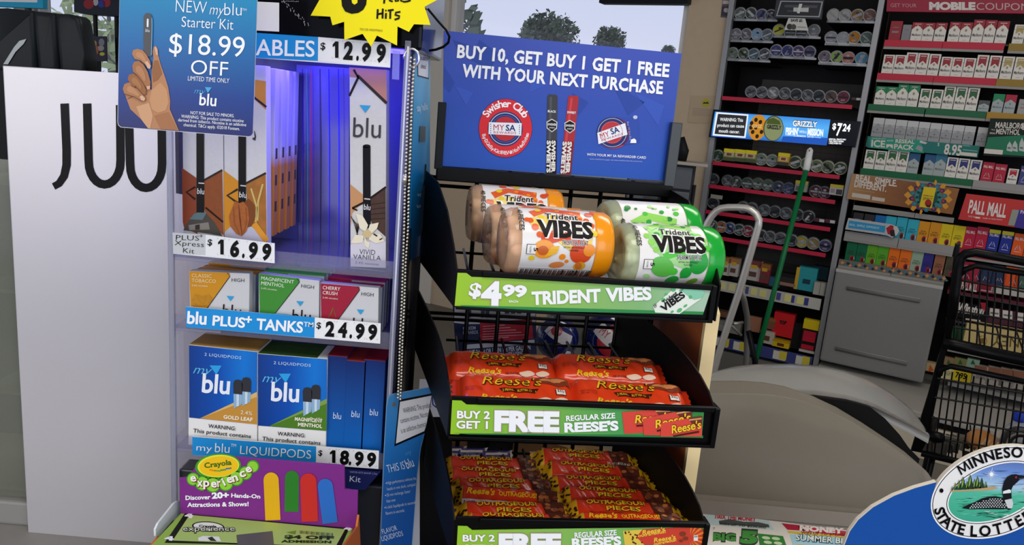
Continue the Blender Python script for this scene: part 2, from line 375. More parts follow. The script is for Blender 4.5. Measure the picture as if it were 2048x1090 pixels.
# ground and trees outside
flat('ground_outside', -60, 40, 10.2, 90, -0.6, -0.5, P('#6f7a55', 0.9, noise=0.3, scale=1))
def tree(name, label, base, hgt, cr, kind):
    bark = P('#3a332b', 0.9, noise=0.3, scale=20); t = MB(); t.tube([base, (base[0] + .1, base[1], base[2] + hgt * .5), (base[0], base[1], base[2] + hgt * .93)], [.22, .14, .03], bark, 8)
    lf = P('#b4c47e' if name == 'hedge_tree' else '#66735f', 0.8, noise=0.35, scale=3); f = MB(); rnd = random.Random(name + label)  # hedge_tree leaves are paler: sunlight put into their colour
    n = 1100 if name == 'hedge_tree' else 2600 if kind == 'round' else 3200
    for i in range(n):
        if kind == 'round':
            a = rnd.uniform(0, 6.283); e = rnd.uniform(-.8, 1.2); rr = cr * (0.55 + 0.5 * rnd.random()) * (1 + .22 * math.sin(5 * a + 3 * e))
            p = Vector((base[0] + rr * math.cos(a) * math.cos(e), base[1] + rr * math.sin(a) * math.cos(e), base[2] + hgt - cr * .9 + rr * 0.95 * math.sin(e)))
            s_ = rnd.uniform(.07, .15) * min(1.6, cr)
        else:
            h_ = rnd.random() ** 1.4; a = rnd.choice(range(9)) * .7 + h_ * 40 + rnd.gauss(0, .12); rr = cr * (1.05 - h_) * rnd.random() ** .5
            p = Vector((base[0] + rr * math.cos(a), base[1] + rr * math.sin(a), base[2] + hgt * (.12 + .88 * h_) - rr * .22)); s_ = rnd.uniform(.10, .24)
        d = Vector((rnd.gauss(0, 1), rnd.gauss(0, 1), rnd.gauss(0, 1))).normalized(); u = d.orthogonal().normalized(); w_ = d.cross(u)
        f.add([p + u * s_, p + w_ * s_ * .6, p - u * s_, p - w_ * s_ * .6], [(0, 1, 2, 3)], lf)
    return thing(name, label, 'tree', [('trunk', t), ('foliage', f)], 'trees outside the window')
def tree_at(name, label, px, py, Y, cr, kind):
    top = onY(px, py, Y); tree(name, label, (top.x, top.y, -0.5), top.z + 0.5, cr, kind)
tree_at('spruce_tree', 'dark drooping spruce beyond the left end of the window', 840, -170, 16, 3.6, 'spruce')
tree_at('broadleaf_tree', 'wide round leafy tree beyond the middle of the window', 1098, 34, 24, .82, 'round')
tree_at('broadleaf_tree', 'smaller leafy tree right of the wide round one outside', 1222, 58, 27, .5, 'round')
tree_at('broadleaf_tree', 'tiny distant treetop at the right end of the window', 1338, 92, 40, 0.32, 'round')
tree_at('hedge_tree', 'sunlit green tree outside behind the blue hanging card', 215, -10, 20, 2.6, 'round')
# counter
CT = 0.89
b = MB(); b.box(-1.6, 2.4, 0.25, 1.30, CT - 0.04, CT, P('#8f8c86', 0.35, noise=0.1, scale=40), 0.006); top_ = b
c_ = MB(); c_.box(-1.55, 2.35, 0.32, 1.26, 0, CT - 0.04, P('#7c7466', 0.6, noise=0.1, scale=20))
thing('sales_counter', 'grey speckled sales counter that carries all the displays', 'counter', [('worktop', top_), ('counter_body', c_)])
# ------------------------------------------------------------------ hoarding panel with the big black lettering (left)
FJ = Fr((0, 0.892, 0), 0)
b = MB(FJ)
b.slab([(5, 131), (240, 146), (505, 163), (492, 1130), (60, 1130)], 0, 0.006, P('#c6c3c6', 0.34, 0.35, noise=0.02, scale=12), 0.0012)
for v in b.v: v.z = max(v.z, CT + .0002)
def jstroke(b, pts, w): b.line(pts, w, BLACKP, 2)
b.y = 0.0
b.line([(129, 207), (133, 300), (133, 330), (128, 352), (118, 367), (107, 373)], [17, 17, 17, 16, 15, 14], BLACKP, 2)
def uu(x, y):
    pts = [(x, y)]; pts += [(x + 3, y + 112)]
    for i in range(1, 12):
        a = math.pi * (1 - i / 12); pts.append((x + 35 + 32 * math.cos(a), y + 116 + 46 * math.sin(a)))
    pts += [(x + 67, y + 112), (x + 66, y + 3)]
    b.line(pts, 17, BLACKP, 2)
uu(174, 207); uu(257, 214)
b.line([(358, 222), (360, 384), (410, 388)], 17, BLACKP, 2)
solo('display_sign', 'tall white satin sign board with large black rounded capital letters', 'sign', b)
# clear case with frosted shelves whose left side shows past the panel
fj2 = Fr((0, 0.915, 0), 0); x0 = fj2.L(-60, 600).x; x1 = fj2.L(420, 600).x
sh = MB(fj2); zt = fj2.L(20, 320).z
for k in range(4):
    z_ = 0.93 + k * 0.14; sh.box(x0, x1, 0.01, 0.20, z_, z_ + 0.005, P('#8b8d80', 0.3))
gl = MB(fj2); gl.box(x0, x1, 0.0, 0.003, 0.925, zt, CLEAR('#aeb2a2', 0.6, 0.1, 0.25))
bk = MB(fj2); bk.box(x0, x1, 0.20, 0.206, 0.925, zt, P('#77796a', 0.4)); bs = MB(fj2); bs.box(x0, x1, -0.01, 0.21, CT, 0.925, P('#8d8c88', 0.4), 0.004)
thing('clear_display_case', 'smoky see-through case with shelves showing left of the white panel', 'display case', [('front_pane', gl), ('back_panel', bk), ('shelf_stack', sh), ('base', bs)])
# black ribbed casing standing behind the panel
fk = Fr((0, 1.16, 0), 0)
def casing(x0z, x1z, topz):
    m = MB(fk, 'a1'); m.slab(topz, 0, 0.035, P('#191d20', 0.38, noise=0.1, scale=200), 0.008, None, 3); return m
A = casing(0, 0, [(-260, 60), (60, 62), (245, 80), (262, 110), (285, 560), (-260, 560)])
Bm = casing(0, 0, [(248, 82), (415, 98), (432, 130), (455, 560), (288, 560)])
Cc = casing(0, 0, [(418, 100), (530, 108), (585, 118), (612, 140), (630, 200), (655, 420), (672, 600), (458, 560)])
st = MB(fk, 'a1'); st.y = -0.0015; st.poly([(25, 500), (110, 365), (150, 318), (205, 303), (185, 340), (120, 405), (62, 500)], P('#8f9799', 0.3), 1)
zb = MB(fk); a = fk.L(*q('a1', -250, 500)); c = fk.L(*q('a1', 700, 500)); zb.box(a.x, c.x - .03, 0.002, 0.033, CT, a.z, P('#15181a', 0.5))
thing('machine_casing', 'black ribbed plastic machine casing behind the white panel', 'machine', [('casing_shell', A), ('casing_rib', Bm), ('casing_shoulder', Cc), ('pale_trim', st, None, 'pale grey diagonal trim'), ('casing_stand', zb)])
# cyan framed sign top left, and window clutter
fz = Fr((0, 3.4, 0), -10)
b = MB(fz, 'a1'); b.slab([(-200, -300), (335, -300), (333, 66), (-200, 45)], 0, 0.03, P('#1f9fc6', 0.4), 0.002); b.rect(-180, -290, 290, 10, P('#dfe3e6', 0.5), 1, 0.02)
z0 = fz.L(*q('a1', 70, 50)).z; pz = fz.L(*q('a1', 200, 50)).x
pole = MB(fz); pole.tube([(pz, 0.015, 0), (pz, 0.015, z0 + .1)], 0.015, P('#777777', 0.4, 0.8))
thing('framed_sign', 'cyan framed white sign board on a pole in the top left corner', 'sign', [('sign_board', b), ('pole', pole)])
fz = Fr((0, 5.2, 0), -20)
b = MB(fz, 'a1'); b.slab([(575, -200), (990, -200), (990, 130), (640, 108), (575, 92)], 0, 0.1, P('#1a1d2a', 0.5), 0.003)
x_ = fz.L(*q('a1', 780, 0)); l1 = MB(fz)
for dx in (-.12, .12): l1.box(x_.x + dx - .015, x_.x + dx + .015, 0.04, 0.06, 0, x_.z, BLACKM)
r1 = MB(fz, 'a1')
for cx, cy, rx, ry, hx in ((690, 30, 40, 40, '#a3202c'), (790, 30, 30, 28, '#2b3aa0'), (830, 20, 30, 35, '#a8242a'), (745, 15, 20, 30, '#c9c3bb')): r1.ell(cx, cy, rx, ry, P(hx, .5))
thing('window_rack', 'dark shelf of red and blue goods far off by the window', 'rack', [('rack_body', b), ('rack_leg', l1), ('goods_print', r1)])
b = MB(fz, 'a1'); b.slab([(690, 282), (828, 282), (832, 478), (742, 478), (715, 380)], -0.02, -0.012, P('#2a2a38', 0.5), 0.001); b.y = -0.02
for cx, cy, rx, ry, hx in ((735, 340, 18, 25, '#c79a3a'), (745, 390, 22, 40, '#b5623c'), (790, 330, 22, 30, '#8f8f99'), (795, 420, 20, 14, '#d8c23c'), (785, 375, 25, 22, '#a9a29a')): b.ell(cx, cy, rx, ry, P(hx, .5))
z2 = fz.L(*q('a1', 770, 470)).z; xx = fz.L(*q('a1', 780, 470)).x; lg = MB(fz); lg.box(xx - .01, xx + .01, -0.012, 0.0, 0, z2 + .05, BLACKM)
thing('small_poster', 'small dark poster with yellow and orange patches against the leafy window', 'poster', [('poster_board', b), ('stake', lg)])

# ------------------------------------------------------------------ clear vape display case
LEDB = (0.16, 0.13, 1.0)
def ac(d=0.05): return CLEAR('#cfcdf0', d, 0.06)
xl = FB.L(341, 500).x; xr = FB.L(797, 500).x
zhead = FB.L(640, 84).z                               # underside of header
zs1 = FB.L(560, 522, 0).z - .002; zs2 = FB.L(560, 668, 0).z; zs3 = FB.L(560, 905, 0).z - .0025
D = 0.13
back = MB(FB); back.box(xl, xr, D, D + 0.004, CT, zhead + .12, P('#3c3f78', 0.22))
sideL = MB(FB); sideL.box(xl, xl + 0.003, 0, D, CT, zhead, ac(0.12)); sideL.box(xl - .001, xl + .0045, -0.004, 0.0, CT, zhead, CLEAR('#b9bccb', 0.5, 0.1, .3))
sideR = MB(FB); sideR.box(xr - 0.003, xr, 0, D, CT, zhead, ac(0.2)); sideR.box(xr - .0035, xr + .002, -0.005, 0.0, CT, zhead + .008, CLEAR('#c3c4e0', 0.5, 0.08, .3)); sideR.box(xr - .0012, xr + .0005, -0.0065, -0.005, 1.10, zhead - .004, P('#dfe2ef', 0.15, .7))
hd = MB(FB); hd.box(xl - .003, xr + .012, -0.002, 0.17, zhead, zhead + 0.13, P('#08080c', 0.15), 0.003)
hd.z = 'a2'; hd.y = -0.002
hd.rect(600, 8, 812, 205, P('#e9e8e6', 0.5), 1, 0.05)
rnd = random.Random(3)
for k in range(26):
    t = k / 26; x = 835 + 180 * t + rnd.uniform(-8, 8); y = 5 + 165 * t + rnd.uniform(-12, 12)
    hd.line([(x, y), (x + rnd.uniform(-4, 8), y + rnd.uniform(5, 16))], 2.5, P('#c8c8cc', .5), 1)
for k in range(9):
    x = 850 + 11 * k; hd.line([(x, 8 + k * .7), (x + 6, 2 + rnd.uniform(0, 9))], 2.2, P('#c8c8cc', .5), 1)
led = MB(FB); led.box(xl + .012, xr - .006, 0.004, 0.010, zhead - 0.004, zhead - .0002, P('#3a32ff', 0.3, 0, 9.0))
led.z = 'p'; 
shf = []
for nm, z_, dd in (('shelf', zs1, D), ('shelf', zs2, D), ('shelf', zs3, D)):
    m = MB(FB); m.box(xl + .004, xr - .004, 0.001, dd, z_ - .0035, z_, CLEAR('#b7b5d6', 0.35, 0.06, .12)); m.box(xl + .004, xr - .004, -0.002, 0.001, z_ - .006, z_ + .012, CLEAR('#c5c4da', 0.3, 0.06, .1)); shf.append((nm, m))
sd = MB(FB)   # right side wall behind the clear part
sd.box(xr - .03, xr - .027, D + .006, 0.30, CT, zhead + .13, BLACKP); sd.box(xr - .0, xr + .0015, 0.02, D, CT, zhead, CLEAR('#20202c', .9, .1, .7))
low = MB(FB); low.box(xl + .004, xr - .004, 0.004, 0.03, CT, zs3 - .03, P('#23262c', 0.25), 0.002)
# ball clips on the right edge
cl = MB(FB, 'a2'); cl.slab([(1585, 345), (1632, 350), (1628, 545), (1580, 540)], -0.006, -0.002, CLEAR('#a9a8ff', .3, .05, .3), .0005)
cl.slab([(1683, 315), (1697, 316), (1693, 478), (1680, 477)], -0.006, -0.002, P('#d9d6c6', .4), .0004)
hk = MB(FB, 'a2'); c0 = FB.L(*q('a2', 1715, 395), -0.004); hk.tube([(c0.x + .0072 * math.cos(R(k)), -0.004, c0.z + .0085 * math.sin(R(k))) for k in range(-110, 200, 20)], .0013, P('#c8c9d2', .2, .8), 6)
thing('vape_display_case', 'clear acrylic vape display case with blue lit header and price strips', 'display case',
      [('back_panel', back), ('side_panel', sideL), ('side_panel', sideR), ('header', hd, None, 'black gloss header'), ('light_bar', led, None, 'glowing blue light strip'), ('side_wall', sd), ('lower_front', low), ('edge_clip', cl), ('ring_hook', hk)] + shf)
l = bpy.data.lights.new('case_led', 'AREA'); l.shape = 'RECTANGLE'; l.size = xr - xl - .03; l.size_y = 0.05; l.energy = 0.9; l.color = (0.12, 0.09, 1.0)
lo = bpy.data.objects.new('case_led', l); COL.objects.link(lo); lo.location = ((xl + xr) / 2, 0.75 + 0.05, zhead - .008); lo.rotation_euler = (R(-8), 0, 0)

# price strips clipped to the shelf fronts
def strip(name, label, z, left, right, lm, words, price, dollar, lay=0, y=-0.003):
    """left: TL,TR,BR,BL of the coloured half; right: of the white half, in zoom pixels"""
    m = MB(FB, z, y); m.EPS = 0.0002
    m.slab([left[0], right[1], right[2], left[3]], y, y + 0.0015, P('#e9eaec', 0.35))
    m.poly(left, lm, 1); m.poly(right, P('#eceded', .35), 1)
    for w in words: m.txt(*w)
    m.txt(*dollar)
    for ch in price:
        if ch[0] == '1':      # a flagged numeral one
            (x0, y0), (x1, y1), h = ch[1], ch[2], ch[3]; w = x1 - x0; sl = (y1 - y0) / w
            m.poly([(x0 + w * .35, y0 + sl * w * .35), (x0 + w * .95, y0 + sl * w * .95), (x0 + w * .95, y0 - h + sl * w), (x0 + w * .42, y0 - h + sl * w * .4), (x0 - w * .05, y0 - h * .80), (x0 - w * .05, y0 - h * .64), (x0 + w * .35, y0 - h * .72)], bk_, 3)
        else: m.txt(*ch)
    for (x0, y0, x1, y1) in [(c[1][0] - 6, c[1][1] + 4, c[2][0] + 6, c[2][1] + 4) for c in price if c[0] != '.']:
        h = price[0][3]
        for (cx, cy, sx, sy) in ((x0, y0, 1, -1), (x1, y1, -1, -1), (x0, y0 - h - 12, 1, 1), (x1, y1 - h - 12, -1, 1)):
            m.line([(cx + sx * 9, cy), (cx, cy)], 1.3, P('#8b8b8b', .5), 2); m.line([(cx, cy), (cx, cy + sy * 9)], 1.3, P('#8b8b8b', .5), 2)
    return solo(name, label, 'price strip', m, 'price strips on the vape case')
CYB = P('#1f8fd6', 0.35)
wt = P('#f4f6f8', .4); bk_ = P('#101010', .4)
def digs(s, xs, h, y0, sl, w):
    out = []
    for ch, x in zip(s, xs):
        ww = w if ch not in '.1' else (w * .28 if ch == '.' else w * .62)
        yy = y0 + sl * (x - xs[0]); xx = x + (w * .2 if ch == '1' else 0); out.append((ch, (xx, yy), (xx + ww, yy + sl * ww), h if ch != '.' else h, bk_, 3, .05))
    return out
strip('price_strip', 'blue and white price strip with 12.99 under the black header', 'a2', [(560, 217), (1078, 252), (1076, 415), (560, 388)], [(1078, 252), (1574, 292), (1568, 461), (1076, 415)], CYB,
      [('ABLES', (652, 374), (1052, 386), 108, wt, 3, .012)], digs('12.99', [1166, 1248, 1336, 1370, 1470], 112, 392, .075, 64), ('$', (1092, 336), (1126, 338), 48, bk_, 3))
strip('price_strip', 'tilted grey and white price strip with 16.99 below the tall packs', 'a3', [(85, 630), (312, 645), (310, 785), (90, 775)], [(312, 645), (780, 705), (780, 840), (310, 785)], P('#c9cccd', .4),
      [('PLUS', (108, 680), (266, 686), 34, bk_, 3, -.008), ('+', (266, 668), (292, 670), 30, bk_, 3, -.008), ('Xpress', (98, 716), (298, 730), 34, bk_, 3, -.008), ('Kit', (156, 768), (232, 774), 34, bk_, 3, -.008)],
      digs('16.99', [385, 474, 558, 598, 690], 102, 778, .105, 62), ('$', (322, 716), (354, 719), 42, bk_, 3), y=-0.006)
strip('price_strip', 'cyan and white price strip with 24.99 across the middle shelf', 'a4', [(175, 80), (1055, 153), (1052, 292), (178, 219)], [(1055, 153), (1504, 195), (1500, 332), (1052, 292)], CYB,
      [('blu', (183, 192), (316, 200), 82, wt, 3, .03), ('PLUS', (356, 205), (578, 222), 66, wt, 3, .03), ('+', (578, 195), (624, 199), 60, wt, 3, .03), ('TANKS', (655, 232), (972, 256), 72, wt, 3, .03), ('TM', (978, 214), (1044, 219), 32, wt, 3, .01)],
      digs('24.99', [1124, 1210, 1290, 1328, 1414], 94, 276, .075, 62), ('$', (1064, 226), (1096, 229), 42, bk_, 3))
strip('price_strip', 'cyan and white price strip with 18.99 on the lowest shelf', 'a5', [(280, 45), (1098, 108), (1096, 215), (280, 165)], [(1098, 108), (1512, 140), (1508, 258), (1096, 215)], CYB,
      [('my', (306, 135), (408, 143), 44, wt, 3, -.006), ('blu', (428, 146), (524, 152), 62, wt, 3, -.006), ('TM', (534, 110), (568, 112), 20, wt, 3, 0), ('LIQUIDPODS', (594, 158), (1062, 190), 56, wt, 3, -.006)],
      digs('18.99', [1178, 1252, 1312, 1348, 1430], 84, 216, .075, 60), ('$', (1110, 168), (1138, 170), 36, bk_, 3))

# packs in the case --------------------------------------------------
def blu(m, x, y, h, col, lay=3, tri=True, sl=.08, bold=.01):
    """lower case logo, x left, y baseline, h ascender height"""
    m.txt('blu', (x, y), (x + h * 1.28, y + h * 1.28 * sl), h * .93, col, lay, bold)
    if tri:
        cx = x + h * .52; t = y - h * 1.12; m.poly([(cx - h * .22, t - h * .36), (cx + h * .30, t - h * .33), (cx + h * .06, t)], P('#2f9ad0', .4), lay)
def pack_body(outline_z, pts, ya, yb, m): b = MB(FB, outline_z, ya); b.slab(pts, ya, yb, m, .0006); return b
SIL = P('#c9c8c6', .3, noise=.06, scale=300); 
# tall brown and gold packs
m = pack_body('a3', [(150, -440), (428, -428), (436, 795), (160, 772)], 0.012, 0.026, SIL)
m.poly([(150, 190), (247, 258), (256, 640), (165, 600), (155, 560)], P('#8a3d1c', .4)); m.poly([(298, 275), (424, 205), (434, 650), (330, 560), (300, 470)], P('#8d4a20', .4, noise=.2, scale=150), 1)
m.line([(298, 275), (424, 205)], 14, P('#2a1c16'), 2); m.line([(240, 320), (180, 355), (240, 405)], 14, P('#241812'), 2); m.line([(310, 460), (430, 560)], 12, P('#241812'), 2)
m.poly([(160, 610), (215, 520), (305, 495), (370, 560), (425, 655), (330, 638), (160, 615)], P('#4c4740', .5), 2); m.poly([(200, 540), (235, 500), (320, 492), (290, 545)], P('#5d7779', .5), 3); m.poly([(195, 580), (330, 560), (340, 610), (200, 615)], P('#8a8378', .5), 3); m.poly([(240, 580), (270, 575), (270, 610), (240, 612)], P('#2b2722', .5), 4)
m.line([(273, -300), (275, 495)], 52, P('#121010', .3), 3); m.line([(262, 293), (302, 296)], 8, SIL, 4); m.txt('blu', (252, 366), (300, 370), 38, P('#d8d8d8'), 4)
m.txt('2.4% nicotine', (200, 655), (340, 664), 12, P('#77736d'), 2)
solo('vape_pack', 'tall silver and brown vape pack with a barn picture', 'vape pack', m, 'tall vape packs')
m = pack_body('a3', [(432, -520), (722, -505), (730, 818), (440, 795)], 0.012, 0.026, SIL)
m.poly([(432, 205), (534, 280), (536, 640), (440, 650)], P('#d08a1a', .4)); m.poly([(586, 295), (720, 225), (728, 705), (600, 560)], P('#a4692a', .4, noise=.35, scale=120), 1)
m.line([(586, 295), (722, 225)], 14, P('#2a1c16'), 2); m.line([(530, 335), (458, 378), (530, 430)], 16, P('#2a1c16'), 2)
m.poly([(440, 655), (440, 630), (480, 590), (560, 600), (640, 600), (720, 690), (728, 708)], P('#b9b7c4', .4), 2)
for pts in ([(620, 330), (660, 460), (652, 560)], [(700, 300), (668, 420), (664, 550)]): m.line(pts, 12, P('#c9b46a', .5), 2)
m.line([(640, 570), (728, 690)], 40, P('#d9952a', .5), 3)
m.line([(560, -300), (560, 430)], 52, P('#121010', .3), 3); m.line([(548, 310), (588, 314)], 8, SIL, 4); m.txt('blu', (538, 390), (588, 395), 38, P('#d8d8d8'), 4)
m.poly([(560, 440), (600, 400), (640, 440), (650, 520), (620, 590), (570, 600)], P('#7d4420', .6), 4)
m.poly([(512, 415), (500, 440), (470, 520), (480, 590), (520, 640), (556, 655), (590, 620), (608, 540), (600, 460), (568, 420), (540, 430)], P('#a65f2c', .6, noise=.3, scale=350), 5)
m.line([(535, 440), (545, 540), (558, 645)], [3, 9, 3], P('#6d3415'), 6); m.line([(500, 470), (505, 560), (540, 640)], 4, P('#8a4a20'), 6); m.line([(585, 460), (590, 560), (565, 640)], 4, P('#8a4a20'), 6)
m.poly([(640, -65), (645, -60), (655, -25), (650, 5), (630, -5), (630, -12), (645, -20)], P('#333'.ljust(7, '3')), 2)
m.poly([(590, -420), (722, -400), (722, -205), (590, -330)], P('#c98a3a', .4), 1); m.line([(590, -330), (725, -225)], 14, P('#2a2230'), 2)
goldpack = solo('vape_pack', 'tall silver and gold vape pack with a nut picture, at the front', 'vape pack', m, 'tall vape packs')
# four plain packs behind the gold one, in the same channel
fx0 = FB.L(*q('a3', 432, 100), .012).x; fx1 = FB.L(*q('a3', 726, 100), .012).x; fz0 = FB.L(*q('a3', 500, 690), .012).z; fz1 = FB.L(*q('a3', 560, -510), .012).z
for k in range(4):
    m = MB(FB); y_ = 0.036 + k * 0.0225; m.box(fx0, fx1, y_, y_ + .0135, fz0 + .004, fz1, G([(0, '#b06a2c'), (.42, '#b8763a'), (.5, '#b7b4c4'), (1, '#a9a6bd')], 'Z', .35), .0006)
    zb_ = fz0 + .03
    for j in range(3): m.box(fx1, fx1 + .0002, y_ + .004, y_ + .0095, zb_ + j * .028, zb_ + j * .028 + .011, P('#3a2718', .4))
    solo('vape_pack', 'gold edged vape pack, %s behind the nut picture pack' % ORD[k], 'vape pack', m, 'tall vape packs')
    dv = None
m = pack_body('a3', [(1290, -495), (1542, -478), (1538, 872), (1298, 862)], 0.012, 0.030, SIL)
m.poly([(1290, -495), (1542, -478), (1545, -255), (1370, -420), (1290, -430)], P('#b87f72', .4), 1); m.line([(1290, -300), (1350, -425), (1320, -480)], 16, P('#241b22'), 2); m.line([(1345, -440), (1545, -250)], 20, P('#2c2026'), 2)
blu(m, 1314, -20, 148, P('#3b3a42', .4), 3, True, .035, .0)
m.poly([(1295, 300), (1382, 372), (1385, 420), (1310, 500), (1298, 600)], P('#c08e60', .4)); m.poly([(1432, 395), (1538, 318), (1538, 660), (1450, 580), (1384, 440)], P('#4a342c', .5, noise=.25, scale=200), 1)
m.line([(1310, 465), (1400, 420), (1540, 320)], 14, P('#241813'), 2); m.line([(1310, 465), (1345, 480)], 10, P('#241813'), 2)
for k in range(4): m.line([(1440 - k * 12, 440 + k * 34), (1536, 425 + k * 36)], 5, P('#2b1b15'), 2)
m.line([(1408, 40), (1410, 600)], 52, P('#15131a', .3), 3); m.ell(1408, 42, 26, 12, P('#15131a', .3), 3); m.line([(1392, 400), (1432, 404)], 8, SIL, 4); m.txt('blu', (1388, 474), (1432, 478), 38, P('#d8d8d8'), 4)
m.poly([(1298, 720), (1330, 640), (1400, 690), (1538, 690), (1538, 872), (1298, 862)], P('#cfccd6', .4), 4)
for k in range(5): m.line([(1302 + k * 11, 520 + k * 20), (1325 + k * 9, 570), (1350 - k * 3, 660)], 5, P('#2a1a12'), 5)
PET = P('#e6dcc4', .5)
for pts in ([(1335, 500), (1380, 515), (1418, 580), (1400, 625), (1360, 600)], [(1420, 610), (1430, 575), (1490, 562), (1480, 600), (1440, 640)], [(1420, 640), (1500, 640), (1530, 690), (1470, 705), (1425, 680)], [(1390, 650), (1410, 690), (1430, 700), (1420, 740), (1395, 720)], [(1300, 700), (1330, 645), (1390, 650), (1380, 700), (1330, 705)]): m.poly(pts, PET, 6)
m.ell(1412, 640, 30, 26, P('#cdb684', .5), 7)
m.line([(1455, 640), (1480, 655)], 10, P('#2a1a12'), 7); m.line([(1495, 680), (1515, 670)], 8, P('#2a1a12'), 7)
m.txt('VIVID', (1358, 778), (1466, 784), 36, P('#3b3a42'), 5, -.005); m.txt('VANILLA', (1316, 812), (1504, 822), 34, P('#3b3a42'), 5, -.005); m.txt('2.4% nicotine', (1330, 842), (1490, 856), 17, P('#6b6a72'), 5, 0)
solo('vape_pack', 'tall silver vape pack with white vanilla flower, alone at the right', 'vape pack', m, 'tall vape packs')
# backing strip in the empty channel, LED reflections painted in among the foil streaks
m = MB(FB, 'a2', D - .003); m.slab([(930, 440), (1290, 465), (1285, 1750), (945, 1730)], D - .003, D - .001, P('#7a78a8', .18, .75))
for x, hx, w in ((1000, '#47e0c0', 5), (1025, '#e04a78', 8), (1040, '#7a3ac0', 6), (1150, '#2a2aff', 9), (1215, '#3a3aff', 12), (1090, '#4a4a60', 14), (1250, '#6a5aa0', 10), (970, '#4a38a0', 12)):
    m.line([(x, 470), (x + 6, 1000), (x + 4, 1700)], [w * .5, w, w * .4], P(hx, .2, .6), 1)
solo('foil_backing', 'shiny foil backing card with painted light reflections in the empty middle channel', 'backing card', m)
# tank boxes, middle shelf
def tank(pts, main, name, zc, lab, n, hx, txtx):
    m = MB(FB, 'a3', 0.006); TL, TR, BR, BL = pts
    m.slab([TL, TR, BR, BL], 0.006, 0.017, P('#c8c9cb', .35), .0005)
    w = TR[0] - TL[0]; s_ = (TR[1] - TL[1]) / w
    def a(u, v): return (TL[0] + u * w + (BL[0] - TL[0]) * v / 460, TL[1] + u * w * s_ + v)
    m.poly([a(.005, 1), a(.67, 1), a(.68, 22), a(.20, 300), a(.02, 330)], P(hx, .4), 1); m.line([a(.63, 1), a(.675, 24), a(.20, 300)], 5, P('#2a2a2a'), 2)
    m.txt('HIGH', a(.70, 60), a(.91, 60), 24, P('#3a3a3c'), 2, 0)
    yy = 40
    for tx in txtx: m.txt(tx[0], a(.04, yy), a(tx[1], yy), 24, P('#e7d3a5' if hx[1] in 'cd' else '#e6ede2'), 2, 0); yy += 34
    m.txt('2.4% nicotine', a(.04, yy - 6), a(.30, yy - 6), 11, P('#e9e3d0'), 2, 0)
    X = a(.55, 0)[0]; blu(m, X, a(.55, 318)[1] - 8 if False else TL[1] + 305 + .55 * w * s_, 98, P('#1b1b1d', .4), 3, True, .06, 0)
    return m
TB = [([(198, 893), (610, 910), (605, 1305), (205, 1272)], '#c98b1c', [('CLASSIC', .37), ('TOBACCO', .44)], 'amber and silver tank box', 'amber'),
      ([(672, 910), (1085, 960), (1080, 1343), (672, 1310)], '#3f8a33', [('MAGNIFICENT', .58), ('MENTHOL', .42)], 'green and silver tank box', 'green'),
      ([(1092, 975), (1490, 1010), (1485, 1377), (1092, 1344)], '#9c1f38', [('CHERRY', .34), ('CRUSH', .29)], 'crimson and silver tank box', 'crimson')]
for pts, hx, tx, lab, cn in TB:
    m = tank(pts, hx, '', 0, lab, 3, hx, tx)
    if cn == 'amber': m.poly([(215, 1090), (240, 1050), (290, 1065), (330, 1050), (360, 1085), (330, 1130), (220, 1130)], P('#b8801e', .5, noise=.3, scale=300), 3)
    if cn == 'green': m.poly([(720, 1195), (800, 1180), (860, 1185), (905, 1195), (900, 1215), (760, 1210)], P('#7fa9c9', .4), 3)
    if cn == 'crimson':
        for pp in ([(1150, 1210), (1180, 1140), (1200, 1210)], [(1180, 1140), (1165, 1190)]): m.line(pp, 3, P('#6f7f2a'), 3)
    solo('tank_box', lab + ', front of its row', 'vape box', m, 'vape tank boxes')
    a0 = FB.L(*q('a3', *pts[0]), .006); a1 = FB.L(*q('a3', *pts[1]), .006); a2_ = FB.L(*q('a3', *pts[3]), .006)
    for k in range(4):
        y_ = .021 + k * .0155; g = MB(FB); dz = random.uniform(-.001, .0025)
        g.box(a0.x + .001, a1.x + .001, y_, y_ + .0105, max(a2_.z, zs2 + .001), a0.z + dz - .001, P(hx, .4), .0005); g.box(a0.x + .026, a1.x + .0012, y_ - .0002, y_ + .010, max(a2_.z, zs2 + .001) + .001, a0.z + dz - .002, P('#9aa0ae', .35))
        solo('tank_box', '%s tank box, %s behind the front one' % (cn, ORD[k]), 'vape box', g, 'vape tank boxes')
